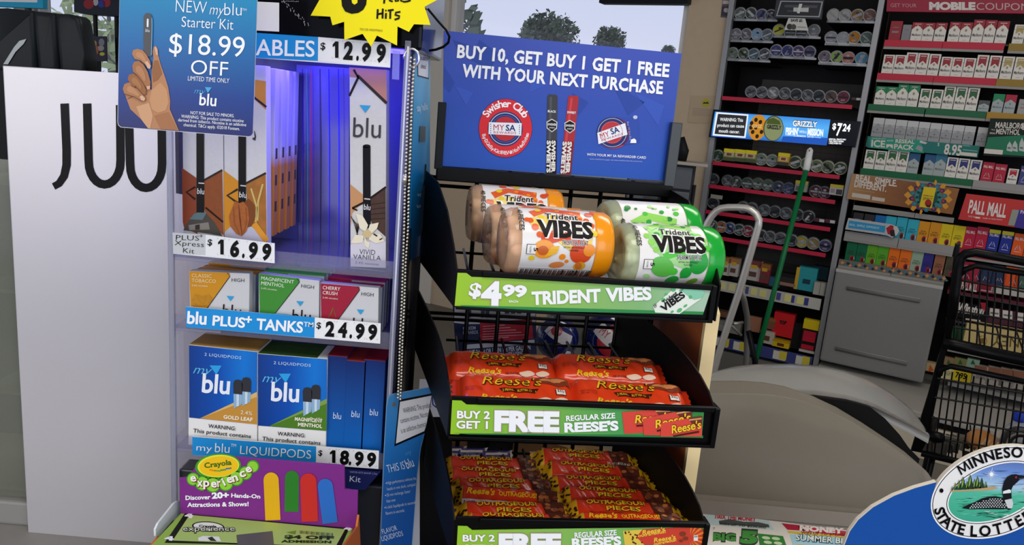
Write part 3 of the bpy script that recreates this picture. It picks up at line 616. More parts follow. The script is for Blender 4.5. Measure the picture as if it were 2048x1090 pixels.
# liquid pod boxes, lower shelf
def pod(z, TL, TR, BR, BL, wy, hx, flavour, label, topc):
    m = MB(FB, z, 0.005); m.slab([TL, TR, BR, BL], 0.005, 0.05, P('#e9e8e4', .4), .0006)
    s_ = (TR[1] - TL[1]) / (TR[0] - TL[0])
    def a(x, y): return (x, y + s_ * (x - TL[0]))
    W_ = TR[0] - TL[0]; x0 = TL[0]; y0 = TL[1]
    m.poly([a(x0 + 1, y0 + 1), a(x0 + W_ - 1, y0 + 1), a(x0 + W_ - 4, y0 + wy), a(x0 + 1, y0 + wy)], G([(0, '#123a86'), (.45, '#0f4fae'), (.8, '#1377d2'), (1, '#1667c0')], 'X', .35), 1)
    m.poly([a(x0 + W_ * .16, y0 + wy - 2), a(x0 + W_ - 4, y0 + wy * .55), a(x0 + W_ - 4, y0 + wy)], P(hx, .35), 2); m.poly([a(x0 + W_ * .16, y0 + wy - 2), a(x0 + W_ - 4, y0 + wy * .55), a(x0 + W_ - 4, y0 + wy * .62)], P('#d9b470' if 'gold' in label else '#7fa04a', .35), 3)
    m.txt('2 LIQUIDPODS', a(x0 + W_ * .225, y0 + 62), a(x0 + W_ * .76, y0 + 62), 20, P('#bcd3ea'), 3, 0.005, space=1.1)
    m.txt('my', a(x0 + W_ * .06, y0 + 190), a(x0 + W_ * .33, y0 + 190), 62, P('#62bfe8'), 3, -.008, .35)
    m.poly([a(x0 + W_ * .30, y0 + 125), a(x0 + W_ * .475, y0 + 118), a(x0 + W_ * .40, y0 + 185)], P('#2f9fe0', .35), 3)
    m.txt('blu', a(x0 + W_ * .185, y0 + 312), a(x0 + W_ * .59, y0 + 306), 128, P('#e9eef5'), 3, .022)
    for dx, dy in ((0, 22), (58, 0)):
        X = x0 + W_ * .645 + dx; Y = y0 + 180 + dy
        m.poly([a(X, Y + 30), a(X + 8, Y + 8), a(X + 30, Y), a(X + 55, Y + 5), a(X + 64, Y + 25), a(X + 62, Y + 100), a(X + 2, Y + 100)], P('#33333a', .35), 4); m.poly([a(X + 2, Y + 100), a(X + 62, Y + 100), a(X + 58, Y + 165), a(X + 4, Y + 200)], P('#8fb2cf', .35), 4); m.poly([a(X + 22, Y + 100), a(X + 40, Y + 100), a(X + 38, Y + 180), a(X + 22, Y + 185)], P('#c9dae6', .35), 5)
    m.txt('2.4%', a(x0 + W_ * .75, y0 + wy - 60), a(x0 + W_ * .92, y0 + wy - 60), 26, P('#f0e6cf'), 4, 0)
    yy = wy - 18
    for fl, u in flavour[::-1]: m.txt(fl, a(x0 + W_ * u, y0 + yy), a(x0 + W_ * .925, y0 + yy), 24, P('#f4eeda'), 4, .03); yy -= 36 if len(flavour) > 1 else 0
    m.txt('WARNING:', a(x0 + W_ * .28, y0 + wy + 56), a(x0 + W_ * .68, y0 + wy + 56), 26, P('#1a1a1a'), 3, .01); m.txt('This product contains', a(x0 + W_ * .06, y0 + wy + 98), a(x0 + W_ * .90, y0 + wy + 98), 26, P('#1a1a1a'), 3, .01)
    top = MB(FB, z); A0 = FB.L(*q(z, *TL), .005); A1 = FB.L(*q(z, *TR), .005)
    top.box(A0.x, A1.x, .006, .05, A0.z, A0.z + .0006, P(topc, .5, noise=.15, scale=150))
    return thing('pod_box', label, 'vape box', [('carton', m), ('lid_flap', top)], 'liquid pod boxes')
pod('a4', (197, 340), (665, 388), (660, 1060), (192, 1023), 495, '#c58f3c', [('GOLD LEAF', .50)], 'blue pod box with gold corner and tan top', '#a9803e')
pod('a4', (668, 400), (1140, 437), (1128, 1098), (668, 1061), 490, '#4f7f26', [('MAGNIFICENT', .53), ('MENTHOL', .575)], 'blue pod box with green corner and dark green top', '#34521f')
for k, (x0, x1, y0, tc, pl) in enumerate(((1143, 1250, 412, '#7a1a24', 'left'), (1268, 1378, 445, '#8f2a22', 'middle'), (1393, 1503, 440, '#6f1424', 'right'))):
    m = MB(FB, 'a4', .008); bx = m.pbox(x0, y0, x1, 1100 + .08 * (x1 - 1143), .008, .07, G([(0, '#1668b8'), (.5, '#154f9a'), (1, '#142a68')], 'Z', .3), .0006)
    m.txt('blu', (x0 + 35, 842 + k * -12), (x0 + 90, 847 + k * -12), 44, P('#c9d6ea'), 2, 0)
    t = MB(FB); t.box(bx[0], bx[1], .008, .07, bx[3], bx[3] + .0008, P(tc, .4))
    thing('pod_box', 'blue pod box turned edge on, %s of three with maroon tops' % pl, 'vape box', [('carton', m), ('lid_flap', t)], 'liquid pod boxes')
# dark bottom pack with the word Kit
m = MB(FB, 'a5', -0.001); m.slab([(1288, 255), (1525, 275), (1420, 395), (1288, 395)], -0.001, .003, P('#1c2358', .35)); m.txt('Kit', (1318, 340), (1390, 346), 38, P('#c9cbe0'), 2, 0); m.txt('VAPOR KITS $44.99 1.7oz', (1318, 282), (1500, 296), 12, P('#9a9cc0'), 2, 0)
solo('kit_label', 'small navy shelf label with the word Kit behind the purple box', 'label', m)
m = MB(FB, 'a5', .0045)

# ------------------------------------------------------------------ hanging blue card with the hand
FC = Fr((0, 0.67, 0), 0); m = MB(FC, 'a1', 0)
card = [(935, -300), (1985, -300), (2002, -10), (1968, 1035), (1958, 1058), (1935, 1066), (940, 992), (920, 975), (914, 950)]
m.slab(card, 0, 0.0012, P('#d9dde2', .4))
m.poly([(935, -300), (1985, -300), (2002, -10), (1967, 1035), (1955, 1055), (1935, 1061), (942, 987), (924, 972), (918, 950)], G([(0, '#242a66'), (.22, '#1b3f8c'), (.5, '#1a68a8'), (.8, '#1488b8'), (1, '#12a0c4')], 'Z', .3), 1)
m.txt('NEW', (1366, 92), (1606, 108), 98, wt, 3, -.014); m.txt('my', (1630, 112), (1740, 120), 86, wt, 3, -.012, .2); m.txt('blu', (1745, 118), (1880, 122), 98, wt, 3, -.012); m.txt('TM', (1884, 84), (1918, 87), 20, wt, 3, -.01)
m.txt('Starter Kit', (1412, 208), (1815, 232), 82, wt, 3, -.008)
m.txt('$18.99', (1315, 412), (1900, 444), 158, wt, 3, .0); m.txt('OFF', (1484, 575), (1772, 592), 112, wt, 3, -.004)
m.txt('LIMITED TIME ONLY', (1462, 626), (1784, 646), 36, wt, 3, -.004)
m.txt('my', (1510, 726), (1598, 734), 46, P('#58b4e4'), 3, -.01, .35); m.poly([(1595, 678), (1648, 680), (1618, 724)], P('#4aa6dc', .35), 3); m.txt('blu', (1550, 816), (1682, 826), 92, wt, 3, .015)
for tx, y, xa, xb in (('NOT FOR SALE TO MINORS.', 888, 1482, 1822), ('WARNING: This product contains nicotine', 916, 1410, 1896), ('derived from tobacco. Nicotine is an addictive', 944, 1386, 1916), ('chemical. T&Cs apply. ©2018 Fontem.', 982, 1428, 1866)):
    m.txt(tx, (xa, y), (xb, y + (xb - xa) * .075), 25, wt, 3, .0)
SK = '#a8764f'
def sk(h): return P(h, .5)
# printed hand holding the device
m.poly([(1180, 560), (1195, 450), (1188, 400), (1196, 365), (1212, 356), (1228, 380), (1232, 430), (1250, 500), (1285, 600), (1310, 680), (1325, 790), (1322, 850), (1392, 1016), (1155, 1000), (1100, 930), (1015, 850), (985, 770), (960, 690), (970, 660), (1010, 650), (1100, 640), (1180, 700)], sk('#b98560'), 3)
m.poly([(1180, 700), (1250, 640), (1300, 700), (1312, 800), (1290, 860), (1230, 880), (1180, 850), (1165, 780)], sk('#c8966e'), 4)
m.poly([(1200, 470), (1230, 470), (1262, 570), (1230, 620), (1190, 640), (1182, 560)], sk('#9a6844'), 4)
m.poly([(1200, 900), (1310, 870), (1385, 1014), (1250, 1006)], sk('#a87450'), 4)
m.poly([(1060, 830), (1160, 800), (1190, 900), (1170, 1000), (1150, 996), (1100, 930)], sk('#cfa07a'), 4)
m.poly([(1118, 130), (1128, 108), (1150, 100), (1172, 108), (1184, 135), (1186, 200), (1178, 440), (1120, 440), (1116, 300)], P('#23272f', .3), 5); m.line([(1182, 140), (1184, 200), (1178, 430)], 5, P('#7fa6c4', .3), 6); m.line([(1150, 152), (1149, 205)], 14, P('#e9f2f8'), 6); m.ell(1150, 152, 7, 7, P('#e9f2f8'), 6); m.ell(1149, 205, 7, 7, P('#e9f2f8'), 6); m.txt('blu', (1132, 248), (1164, 250), 26, P('#c9d4de'), 6)
for k, (pts, nail) in enumerate((([(1028, 420), (1035, 390), (1070, 380), (1110, 390), (1140, 425), (1170, 480), (1176, 520), (1160, 536), (1125, 500), (1090, 470), (1050, 460)], [(1126, 484), (1148, 474), (1174, 512), (1168, 536), (1148, 530)]),
                            ([(1030, 510), (1045, 480), (1080, 474), (1115, 500), (1150, 560), (1172, 640), (1168, 690), (1140, 690), (1110, 640), (1070, 590), (1036, 560)], [(1140, 672), (1170, 668), (1166, 694), (1146, 696)]),
                            ([(994, 615), (1005, 580), (1040, 572), (1080, 600), (1115, 650), (1138, 705), (1134, 740), (1110, 735), (1070, 690), (1020, 665)], None),
                            ([(956, 690), (968, 655), (1000, 642), (1040, 660), (1090, 710), (1132, 760), (1128, 786), (1095, 782), (1050, 755), (1000, 740), (968, 730)], [(1086, 752), (1108, 742), (1132, 768), (1122, 786), (1098, 780)]))):
    m.poly(pts, sk(['#b5805a', '#a9744e', '#9c6844', '#b07c56'][k]), 7)
    cx = sum(p[0] for p in pts) / len(pts); cy = sum(p[1] for p in pts) / len(pts)
    m.poly([(cx + (p[0] - cx) * .55 - 6, cy + (p[1] - cy) * .55 - 8) for p in pts], sk(['#c28e68', '#b8845e', '#ac7850', '#bf8c66'][k]), 8)
    m.line(pts[len(pts) // 2:], 4, sk('#6f4529'), 8)
    if nail: m.poly(nail, sk('#d9b095'), 9)
m.poly([(1202, 372), (1214, 362), (1226, 388), (1228, 430), (1216, 430)], sk('#d9b095'), 5)
m.line([(990, 770), (1030, 750)], 4, sk('#7d5034'), 5)
cl = MB(FC, 'a1', 0); a = FC.L(*q('a1', 1400, -250), 0); cl.box(a.x - .01, a.x + .01, 0.0012, 0.0775, a.z - .01, a.z + .01, P('#222222', .4))
thing('hanging_card', 'big blue rounded card with a hand holding a device and 18.99 off', 'sign', [('card', m), ('hanger', cl)])
# ------------------------------------------------------------------ yellow starburst
FY = Fr((0, 0.735, 0), 0); m = MB(FY, 'a2', 0)
sb = [(1086, 0), (1026, 106), (1160, 113), (1175, 172), (1255, 148), (1256, 272), (1380, 230), (1438, 318), (1478, 242), (1615, 310), (1618, 180), (1696, 217), (1730, 165), (1843, 170), (1802, 46), (1888, 0), (1925, -110), (1820, -130), (1880, -260), (1720, -240), (1680, -380), (1560, -280), (1470, -400), (1400, -290), (1260, -360), (1230, -240), (1080, -280), (1110, -160), (1010, -130)]
m.slab(sb, 0, .0008, P('#f4e400', .4)); INK = P('#191512', .5)
m.poly([(1232, -40), (1240, 40), (1262, 78), (1305, 94), (1350, 88), (1385, 66), (1405, 30), (1412, -40), (1350, -40), (1345, 20), (1325, 32), (1308, 20), (1300, -40)], P('#14130f', .5), 2)
for pts in ([(1484, 62), (1480, 128)], [(1518, 58), (1516, 126)], [(1484, 96), (1518, 90)], [(1540, 88), (1538, 128)], [(1552, 72), (1592, 66)], [(1570, 70), (1568, 128)], [(1638, 80), (1606, 86), (1602, 100), (1632, 110), (1628, 124), (1598, 134)],
            [(1530, -10), (1526, 24)], [(1560, -30), (1566, 4), (1586, 10)], [(1600, -20), (1606, 8), (1624, 4), (1622, -10)], [(1650, -16), (1640, 4), (1664, 12), (1690, 8), (1708, 0)]): m.line(pts, 13, INK, 2)
m.ell(1539, 72, 6, 6, INK, 2); m.txt('7001238-44000998665', (1360, 206), (1516, 216), 16, P('#8a7f20'), 2, 0)
solo('starburst_tag', 'yellow starburst price tag with hand-lettered HITS', 'tag', m)
# ------------------------------------------------------------------ poster and leaflets on the right side of the case
FS = Fr((xr + .0063, 0.75, 0), 90)            # local x runs away from the viewer
FS2 = Fr((xr + .0035, 0.83, 0), 88)
m = MB(FS2, 'a2', 0)
m.slab([(1745, 150), (1842, 175), (1838, 1700), (1700, 1780)], 0, .001, G([(0, '#0c3a6e'), (.4, '#1278b8'), (.7, '#4aa0cc'), (1, '#7fbcd8')], 'Z', .35))
m.poly([(1752, 160), (1838, 178), (1832, 540), (1756, 520)], P('#20232a', .4), 1); m.poly([(1756, 165), (1834, 183), (1829, 530), (1760, 512)], P('#dfe3e6', .4), 2)
for k, (tx, xa, xb) in enumerate((('WARNING: This', 1762, 1828), ('product contains', 1760, 1830), ('nicotine. Nicotine', 1760, 1830), ('is an addictive', 1764, 1828), ('chemical.', 1776, 1812))): m.txt(tx, (xa, 240 + 56 * k), (xb, 246 + 56 * k), 34, P('#33363c'), 3, 0)
m.txt('say hello', (1755, 760), (1828, 745), 50, P('#d9ecf6'), 3, 0); m.poly([(1772, 858), (1812, 862), (1808, 965), (1766, 968)], P('#3f4a52', .3), 3); m.txt('to your new', (1758, 1340), (1820, 1325), 26, P('#cfe2f2'), 3, 0); m.txt('blu experience', (1756, 1420), (1810, 1402), 26, P('#cfe2f2'), 3, 0)
solo('side_poster', 'narrow light blue side poster with a white warning box', 'poster', m)
# stacked dark brochures in a pocket
bro = []
for k in range(6):
    m = MB(Fr((-0.105 + .0016 * k, 0.875 + .006 * k, 0), 62), 'c4', 0); dx = 8 * k
    m.slab([(205 + dx, 800 - 12 * k), (258 + dx * .4, 715 + 6 * k), (285 - 2 * k, 755), (232, 905), (205, 1010), (165 + 4 * k, 1045)], 0, .0006, P(['#22384a', '#1a2c3a'][k % 2], .25))
    solo('brochure', 'dark folded brochure, %s in the fanned stack beside the case' % ORD[k], 'brochure', m, 'dark brochures beside the vape case')
# ------------------------------------------------------------------ big curled leaflet on a ball chain
FL = Fr((-0.155, 0.70, 0), 48); m = MB(FL, 'c5', 0)
def Lf(pts, mm, lay): m.poly(pts, mm, lay)
EB = [(42, 200), (50, 145), (66, 126), (95, 118), (338, 74), (330, 165), (300, 320), (262, 470), (240, 640), (222, 900), (205, 1120), (0, 1120), (12, 820), (26, 480)]
m.slab(EB, 0, .0006, P('#6f9cc6', .35))
Lf([(46, 200), (56, 150), (70, 131), (98, 122), (334, 79), (326, 165), (296, 320), (258, 470), (236, 640), (218, 900), (201, 1120), (4, 1120), (16, 820), (30, 480)], G([(0, '#1b4f9a'), (.45, '#1d5fae'), (.75, '#2a78c0'), (1, '#3f86bc')], 'Z', .35), 1)
Lf([(122, 160), (334, 118), (322, 205), (300, 330), (290, 372), (92, 458)], P('#101216', .4), 2); Lf([(128, 172), (330, 132), (318, 205), (296, 325), (284, 360), (102, 440)], P('#d9dbdd', .4), 3)
for tx, p0, p1, hh in (('WARNING: This product', (152, 246), (330, 206), 34), ('contains nicotine. Nicotine', (134, 310), (322, 262), 34), ('is an addictive chemical.', (138, 374), (304, 326), 34)): m.txt(tx, p0, p1, hh, P('#17181b'), 4, -.006)
m.txt('my', (168, 520), (206, 500), 30, P('#59a8e0'), 3, -.01, .3)
m.txt('THIS IS', (50, 628), (162, 602), 52, P('#dfe9f4'), 3, -.01); m.txt('blu', (176, 602), (222, 584), 62, P('#dfe9f4'), 3, .0)
for k, tx in enumerate(('High performance without the', 'hassle in one sleek, compact', '20 min recharge, faster', 'than ever', '1-click liquidpods in seconds', 'flavors in seconds')):
    y = 702 + k * 39; m.txt(tx, (48 - k * 2, y), (48 - k * 2 + len(tx) * 6.6, y - len(tx) * 1.15), 20, P('#c3d6ea'), 3, -.004)
    if k in (0, 2, 4): m.ell(40 - k * 2, y - 8, 4, 4, P('#c3d6ea'), 3, 0, 8)
m.txt('FLAVOR', (18, 1022), (112, 994), 34, P('#dfe9f4'), 3, -.01); m.txt('LIQUIDPODS', (14, 1066), (150, 1030), 34, P('#dfe9f4'), 3, -.01)
# curl the right hand side away from the viewer
xb = FL.L(*q('c5', 190, 500)).x
def curl(v):
    d = max(0.0, v[0] - xb); return (v[0] - d * d * 3.0, v[1] + d * d * 9.0, v[2])
chn = MB(FB); rnd = random.Random(5)
SILV = P('#c9c6b8', .22, .85)
ptsA = [(1712, 395), (1700, 560), (1690, 760), (1684, 1000), (1672, 1300), (1668, 1560), (1660, 1800), (1652, 2050), (1640, 2300), (1632, 2560), (1624, 2740)]
for off, st_ in ((0, 0), (16, .5)):
    P3 = [FB.L(*q('a2', x + off * (1 if i < 6 else .5) + (6 if off else -4), y), -0.009) for i, (x, y) in enumerate(ptsA)]
    L_ = [0]
    for i in range(1, len(P3)): L_.append(L_[-1] + (P3[i] - P3[i - 1]).length)
    n = int(L_[-1] / .0036)
    for k in range(n):
        d = (k + st_) * .0036; i = max(j for j in range(len(L_)) if L_[j] <= d); i = min(i, len(P3) - 2); t = (d - L_[i]) / (L_[i + 1] - L_[i]); chn.ball(P3[i].lerp(P3[i + 1], t), .00155, SILV, 6, 4)
c = FB.L(*q('a2', 1668, 1225), -.0105); chn.tube([(c.x, c.y, c.z - .005), (c.x, c.y, c.z + .005)], .0021, SILV, 8)
b_ = FL.L(*q('c5', 95, 190), -.002)
ry = MB(FL, 'c5', 0); ry.ell(90, 190, 11, 13, SILV, 3)
thing('hanging_leaflet', 'tall curled blue leaflet with a warning box hung from a ball chain', 'leaflet', [('leaflet_sheet', m), ('ball_chain', chn, None, 'silver ball chain'), ('eyelet', ry)])
# black cable loop by the starburst
m = MB(FB); cp = [(1825, 60), (1850, 90), (1900, 150), (1950, 205), (1972, 250), (1965, 290), (1930, 320), (1880, 338), (1835, 346)]
m.tube([FB.L(*q('a2', *p), .02 + .002 * i) for i, p in enumerate(cp)], .0013, BLACKM, 6); solo('cable', 'thin black cable looping out beside the yellow starburst', 'cable', m)
# ------------------------------------------------------------------ purple coupon box in front
FK = Fr((0, 0.70, 0), 0); m = MB(FK, 'a5', 0); PUR = P('#7d2d84', .35); m.EPS = .0002
m.slab([(192, 318), (250, 318), (330, 200), (556, 178), (1285, 236), (1283, 395), (1373, 402), (1368, 700), (205, 640)], 0, .0025, PUR, .0004)
# logo
GRN = P('#3f9a2a', .35); YEL = P('#f2c21a', .35)
def scal(cx, cy, rx, ry, mm, lay, rot=0): m.ell(cx, cy, rx, ry, mm, lay, rot, 32)
scal(450, 240, 152, 84, GRN, 2, -4); scal(452, 238, 138, 74, P('#e6e64a', .35), 3, -4); scal(454, 240, 128, 66, YEL, 4, -4)
for x, y, r_ in ((285, 325, 44), (345, 352, 50), (415, 362, 52), (500, 352, 52), (570, 320, 50), (630, 285, 46), (680, 240, 42)): scal(x, y, r_, r_, GRN, 2)
for x, y, r_ in ((285, 325, 37), (345, 352, 42), (415, 362, 44), (500, 352, 44), (570, 320, 42), (630, 285, 39), (678, 242, 35)): scal(x, y, r_, r_, P('#8fd03a', .35), 3)
m.txt('Crayola', (360, 252), (540, 228), 34, P('#3a6a1e'), 5, .03); 
for k, hx in enumerate(('#d88a1a', '#7aa83a', '#2f9a6a', '#2f6fb8')): m.line([(392 + 36 * k, 262 + [0, 6, 4, -6][k]), (430 + 36 * k, 270 + [0, 2, -8, -18][k])], 9, P(hx, .4), 5)
for ch, x, y, an in (('e', 268, 342, -8), ('x', 310, 372, 0), ('p', 352, 372, 0), ('e', 402, 378, 0), ('r', 446, 374, -4), ('i', 490, 368, -8), ('e', 512, 352, -16), ('n', 548, 344, -20), ('c', 600, 316, -24), ('e', 642, 286, -28)):
    a = R(an); m.txt(ch, (x, y), (x + 40 * math.cos(a) * (.6 if ch in 'r' else .3 if ch in 'i' else 1), y + 40 * math.sin(a)), 54, P('#2a3a1a') if False else P('#f4f1e6', .4), 6, .03)
    m.txt(ch, (x + 3, y + 4), (x + 3 + 42 * math.cos(a) * (.6 if ch in 'r' else .3 if ch in 'i' else 1), y + 4 + 42 * math.sin(a)), 57, P('#7a1f2a', .4), 5, .05)
m.txt('Discover', (235, 462), (400, 456), 28, wt, 2, .03); m.txt('20+', (408, 452), (522, 448), 38, wt, 2, .05); m.txt('Hands-On', (536, 444), (728, 452), 26, wt, 2, .03); m.txt('Attractions & Shows!', (246, 508), (652, 502), 28, wt, 2, .03)
# plain rounded colour bars in place of the printed figures
for x0, y0, x1, y1, hx, w in ((800, 330, 812, 596, '#e3ae1c', 100), (938, 315, 935, 540, '#2f7d2a', 92), (1046, 340, 1056, 605, '#c9302a', 108), (1158, 372, 1190, 615, '#2f6cc0', 100)):
    m.line([(x0, y0), (x1, y1)], w, P(hx, .35), 2 if hx in ('#2f7d2a',) else 4); m.ell(x0, y0, w / 2, w / 2, P(hx, .35), 3 if hx == '#2f7d2a' else 5, 0, 20)
# tray below the sign: base, flaps
FT = Fr((0, 0.70, 0), 0)
tz = FK.L(*q('a5', 215, 535), 0).z
tl = FK.L(*q('a5', 215, 535), 0); tr = FK.L(*q('a5', 1345, 640), 0)
zc = tz - .003                                          # coupons lie level at this height
def onC(x, y, z=None): return onZ(*q('a5', x, y), zc if z is None else z)
TL, TR, BR_, BL = onC(215, 540), onC(1345, 642), onC(1275, 770), onC(30, 742)
FH = Fr((TL.x, TL.y, zc), 0, 90)
tray = MB(); yf = min(BL.y, BR_.y) - .035
tray.box(TL.x - .008, TR.x + .008, yf, 0.70, CT, CT + .003, P('#5f8a2a', .4)); tray.box(TL.x - .008, TR.x + .008, yf, yf + .0025, CT, zc - .004, P('#6fa02f', .4))
flapL = MB(); p_ = [onY(*q('a5', x, y), 0.66) for x, y in ()]
flapL = MB(Fr((TL.x - .010, 0, 0), 90)); flapL.z = 'a5'
pts = [flapL.fr.L(*q('a5', x, y), 0) for x, y in ((26, 700), (24, 655), (42, 615), (148, 482), (170, 468), (196, 478), (206, 530), (70, 700))]
pts = [Vector((v.x, 0, v.z)) for v in pts]
ymin = min(v.x for v in pts); flapL.prism(pts, Vector((0, -.002, 0)), P('#dfe6e6', .4)); zz = min(v.z for v in pts); ya = max(v.x for v in pts)
flapL.box(min(ymin, yf), .70, -.002, 0, CT, zz + .004, P('#d8722a', .4))
flapR = MB(Fr((TR.x + .008, 0, 0), 90)); flapR.z = 'a5'
pts = [flapR.fr.L(*q('a5', x, y), 0) for x, y in ((1382, 560), (1370, 640), (1300, 740), (1275, 775), (1392, 775))]; pts = [Vector((v.x, 0, v.z)) for v in pts]
flapR.prism(pts, Vector((0, .002, 0)), P('#c96a26', .4)); flapR.box(yf, .70, 0, .002, CT, min(v.z for v in pts) + .002, P('#c96a26', .4))
thing('coupon_box', 'open purple and orange card box with an oval logo sign', 'coupon box', [('sign_panel', m, None, 'purple printed sign panel'), ('tray', tray), ('side_flap', flapL, None, 'white side flap'), ('side_flap', flapR, None, 'orange side flap')])
cp_ = MB(FH, 'a5', 0); cp_.EPS = .0002
LIM = P('#93b84a', .4)
cp_.slab([(215, 540), (1345, 642), (1275, 790), (10, 760)], 0, .07, LIM, 0, P('#6f9a30', .5))
cp_.poly([(232, 548), (1318, 645), (1262, 772), (96, 745)], P('#161a10', .4), 1); cp_.poly([(262, 560), (1290, 655), (1225, 772), (150, 730)], P('#a9c46a', .4), 2)
cp_.txt('4', (228, 578), (285, 580), 30, wt, 3, .06); cp_.txt('4', (1280, 662), (1332, 664), 26, wt, 3, .06); cp_.txt('4', (94, 726), (156, 730), 26, wt, 3, .06)
cp_.ell(385, 638, 108, 34, P('#17181a'), 3, 4); cp_.ell(385, 638, 98, 28, P('#e8ecdf'), 4, 4); cp_.txt('Crayola', (322, 640), (440, 644), 14, P('#17181a'), 5, .04)
cp_.txt('experience', (214, 668), (566, 668), 36, P('#17181a'), 4, .06); cp_.txt('experience', (218, 666), (560, 666), 32, P('#dfe6d0'), 5, .0)
cp_.poly([(318, 712), (350, 700), (455, 704), (470, 736), (320, 732)], P('#e4e8dc'), 3); cp_.poly([(380, 712), (410, 704), (440, 734), (400, 732)], P('#2a2a2a'), 4)
cp_.line([(690, 680), (700, 772)], 240, P('#5a5a56', .4), 3)
for k in range(26): cp_.line([(990 + k * 8.6, 664 + k * .7), (988 + k * 8.6, 683 + k * .8)], 2 + (k * 7 % 4), P('#2a2a24'), 4)
cp_.poly([(900, 676), (966, 664), (960, 690)], P('#6f8f2a'), 3)
cp_.txt('$4 OFF', (888, 715), (1215, 724), 22, P('#232a12'), 4, .05); cp_.txt('ADMISSION', (866, 741), (1198, 747), 15, P('#232a12'), 4, .05)
solo('coupon_pad', 'pad of lime green 4 OFF coupons lying in the purple box', 'coupons', cp_)
# ------------------------------------------------------------------ black wire candy rack
class FMB(MB):
    """flat artwork in millimetres: u right, v up; warped onto the thing afterwards"""
    def at(s, p, lay=0): return Vector((p[0] * .001, -lay * s.EPS - s.y, p[1] * .001))
    def txt(s, body, p0, p1, h, m, lay=2, bold=0.012, shear=0.0, up=None, space=1.0, res=2):
        if up is None: l = math.hypot(p1[0] - p0[0], p1[1] - p0[1]); up = (-(p1[1] - p0[1]) / l, (p1[0] - p0[0]) / l)
        MB.txt(s, body, p0, p1, h, m, lay, bold, shear, up, space, res)
BLK = P('#060607', 0.35); BLK2 = P('#070708', 0.5)
TX = [(-.1255, .1225, 0.0, 1.313, 1.3425, 1.329, 1.418, .205), (-.1255, .122, -.05, 1.2045, 1.2368, 1.219, 1.273, .205), (-.113, .1345, -.04, 1.074, 1.1107, 1.071, 1.146, .205)]
GB = .2
parts = []
def tray(i):
    xa, xb_, yf, z0, z1, zf, zb, yb = TX[i]
    fl = MB(FR_)
    for k in range(9):
        x = xa + (xb_ - xa) * (k + .5) / 9; fl.tube([(x, yf + .003, zf - .002), (x, GB, zf - .002)], .0018, BLK, 6)
    for y in (yf + .02, (yf + GB) / 2, GB - .004): fl.tube([(xa, y, zf - .0055), (xb_, y, zf - .0055)], .0018, BLK, 6)
    lip = MB(FR_); lip.box(xa - .001, xb_ + .001, yf, yf + .002, z0 - .0015, z1 + .004, BLK, .0007); lip.box(xa - .001, xb_ + .002, yf - .0045, yf, z0 - .004, z0 - .0012, BLK, .0005)
    lip.box(xa + .022, xb_ + .002, yf - .0035, yf, z1 - .001, z1 + .0045, BLK, .001); lip.box(xb_ - .002, xb_ + .003, yf - .005, yf + .012, z0 - .004, z1 + .004, BLK, .001)
    lip.box(xa - .002, xb_ + .002, yf, yf + .006, z0 - .003, z0, BLK)
    sides = []
    for nm, x in (('l', xa - .001), ('r', xb_ + (.001 if i else .008))):
        sl_ = .036 if nm == 'l' or i else 0.0; an_ = math.degrees(math.atan2(sl_, GB - yf))
        sp = MB(Fr(FR_.M @ Vector((x + sl_ * (yf / (GB - yf)), 0, 0)), 7 + 90 + an_)); n = 14
        y1 = GB - .004; pr = [(yf, z0 - .003), (y1, z0 - .003), (y1, zb)]
        if i > 0: pr += [(yf + (y1 - yf) * (n - k) / n, z1 + .002 + (zb - z1) * (1 - math.exp(-(y1 - yf) * (n - k) / n / .045))) for k in range(n)]
        else: pr += [(y1 - .01, zb), (yf + .12, zb - .004), (yf + .062, zb - .025 if nm == 'l' else zb - .04), (yf + .02, z1 + .022), (yf, z1 + .004)]
        pr.append((yf, z1)) if pr[-1][1] > z1 + .0005 else None
        sp.prism([Vector((y, 0, z)) for y, z in pr], Vector((0, .0016, 0)), BLK2); sides.append(sp)
    return [('tray_floor', fl), ('tray_lip', lip), ('tray_side', sides[0]), ('tray_side', sides[1])]
trays = [tray(i) for i in range(3)]
# back wire grid and uprights
gd = MB(FR_); gd.y = GB
for px in (911, 970, 1028, 1085, 1140, 1197, 1262, 1310):
    v = FR_.L(px, 940, GB); gd.tube([(v.x, GB, CT + .02), (v.x, GB, 1.425)], .0026, BLK, 8)
for py in (372, 388, 640, 651, 888):
    v = FR_.L(1100, py, GB); gd.tube([(-.165, GB + .004, v.z), (.128, GB + .004, v.z)], .0022, BLK, 8)
parts.append(('back_grid', gd))
up = MB(FR_)
for x in (-.168, .128): up.box(x - .006, x + .006, GB, GB + .012, CT, 1.425, BLK, .0015)
up.box(-.176, -.174, .10, GB, CT, 1.36, BLK, 0); up.box(-.172, .135, GB - .17, GB + .02, CT, CT + .012, BLK, .002); parts.append(('upright_frame', up))
hold = MB(FR_, 'c6'); 
v0 = FR_.L(872, 345, GB); v1 = FR_.L(1340, 372, GB); hold.box(v0.x, v1.x, GB - .012, GB - .003, v0.z - .008, v0.z + .008, BLK, .0015); hold.box(v0.x, v1.x, GB + .003, GB + .012, v0.z - .008, v0.z + .008, BLK, .0015)
a = FR_.L(1352, 245, GB - .004); b_ = FR_.L(1332, 372, GB - .004); hold.box(b_.x - .005, b_.x + .008, GB - .012, GB - .003, b_.z, a.z, P('#1d262a', .3), .001)
a = FR_.L(893, 205, GB - .004); hold.box(a.x - .0095, a.x, GB - .012, GB - .003, b_.z, a.z, P('#15191c', .3), .001)
parts.append(('sign_holder', hold))
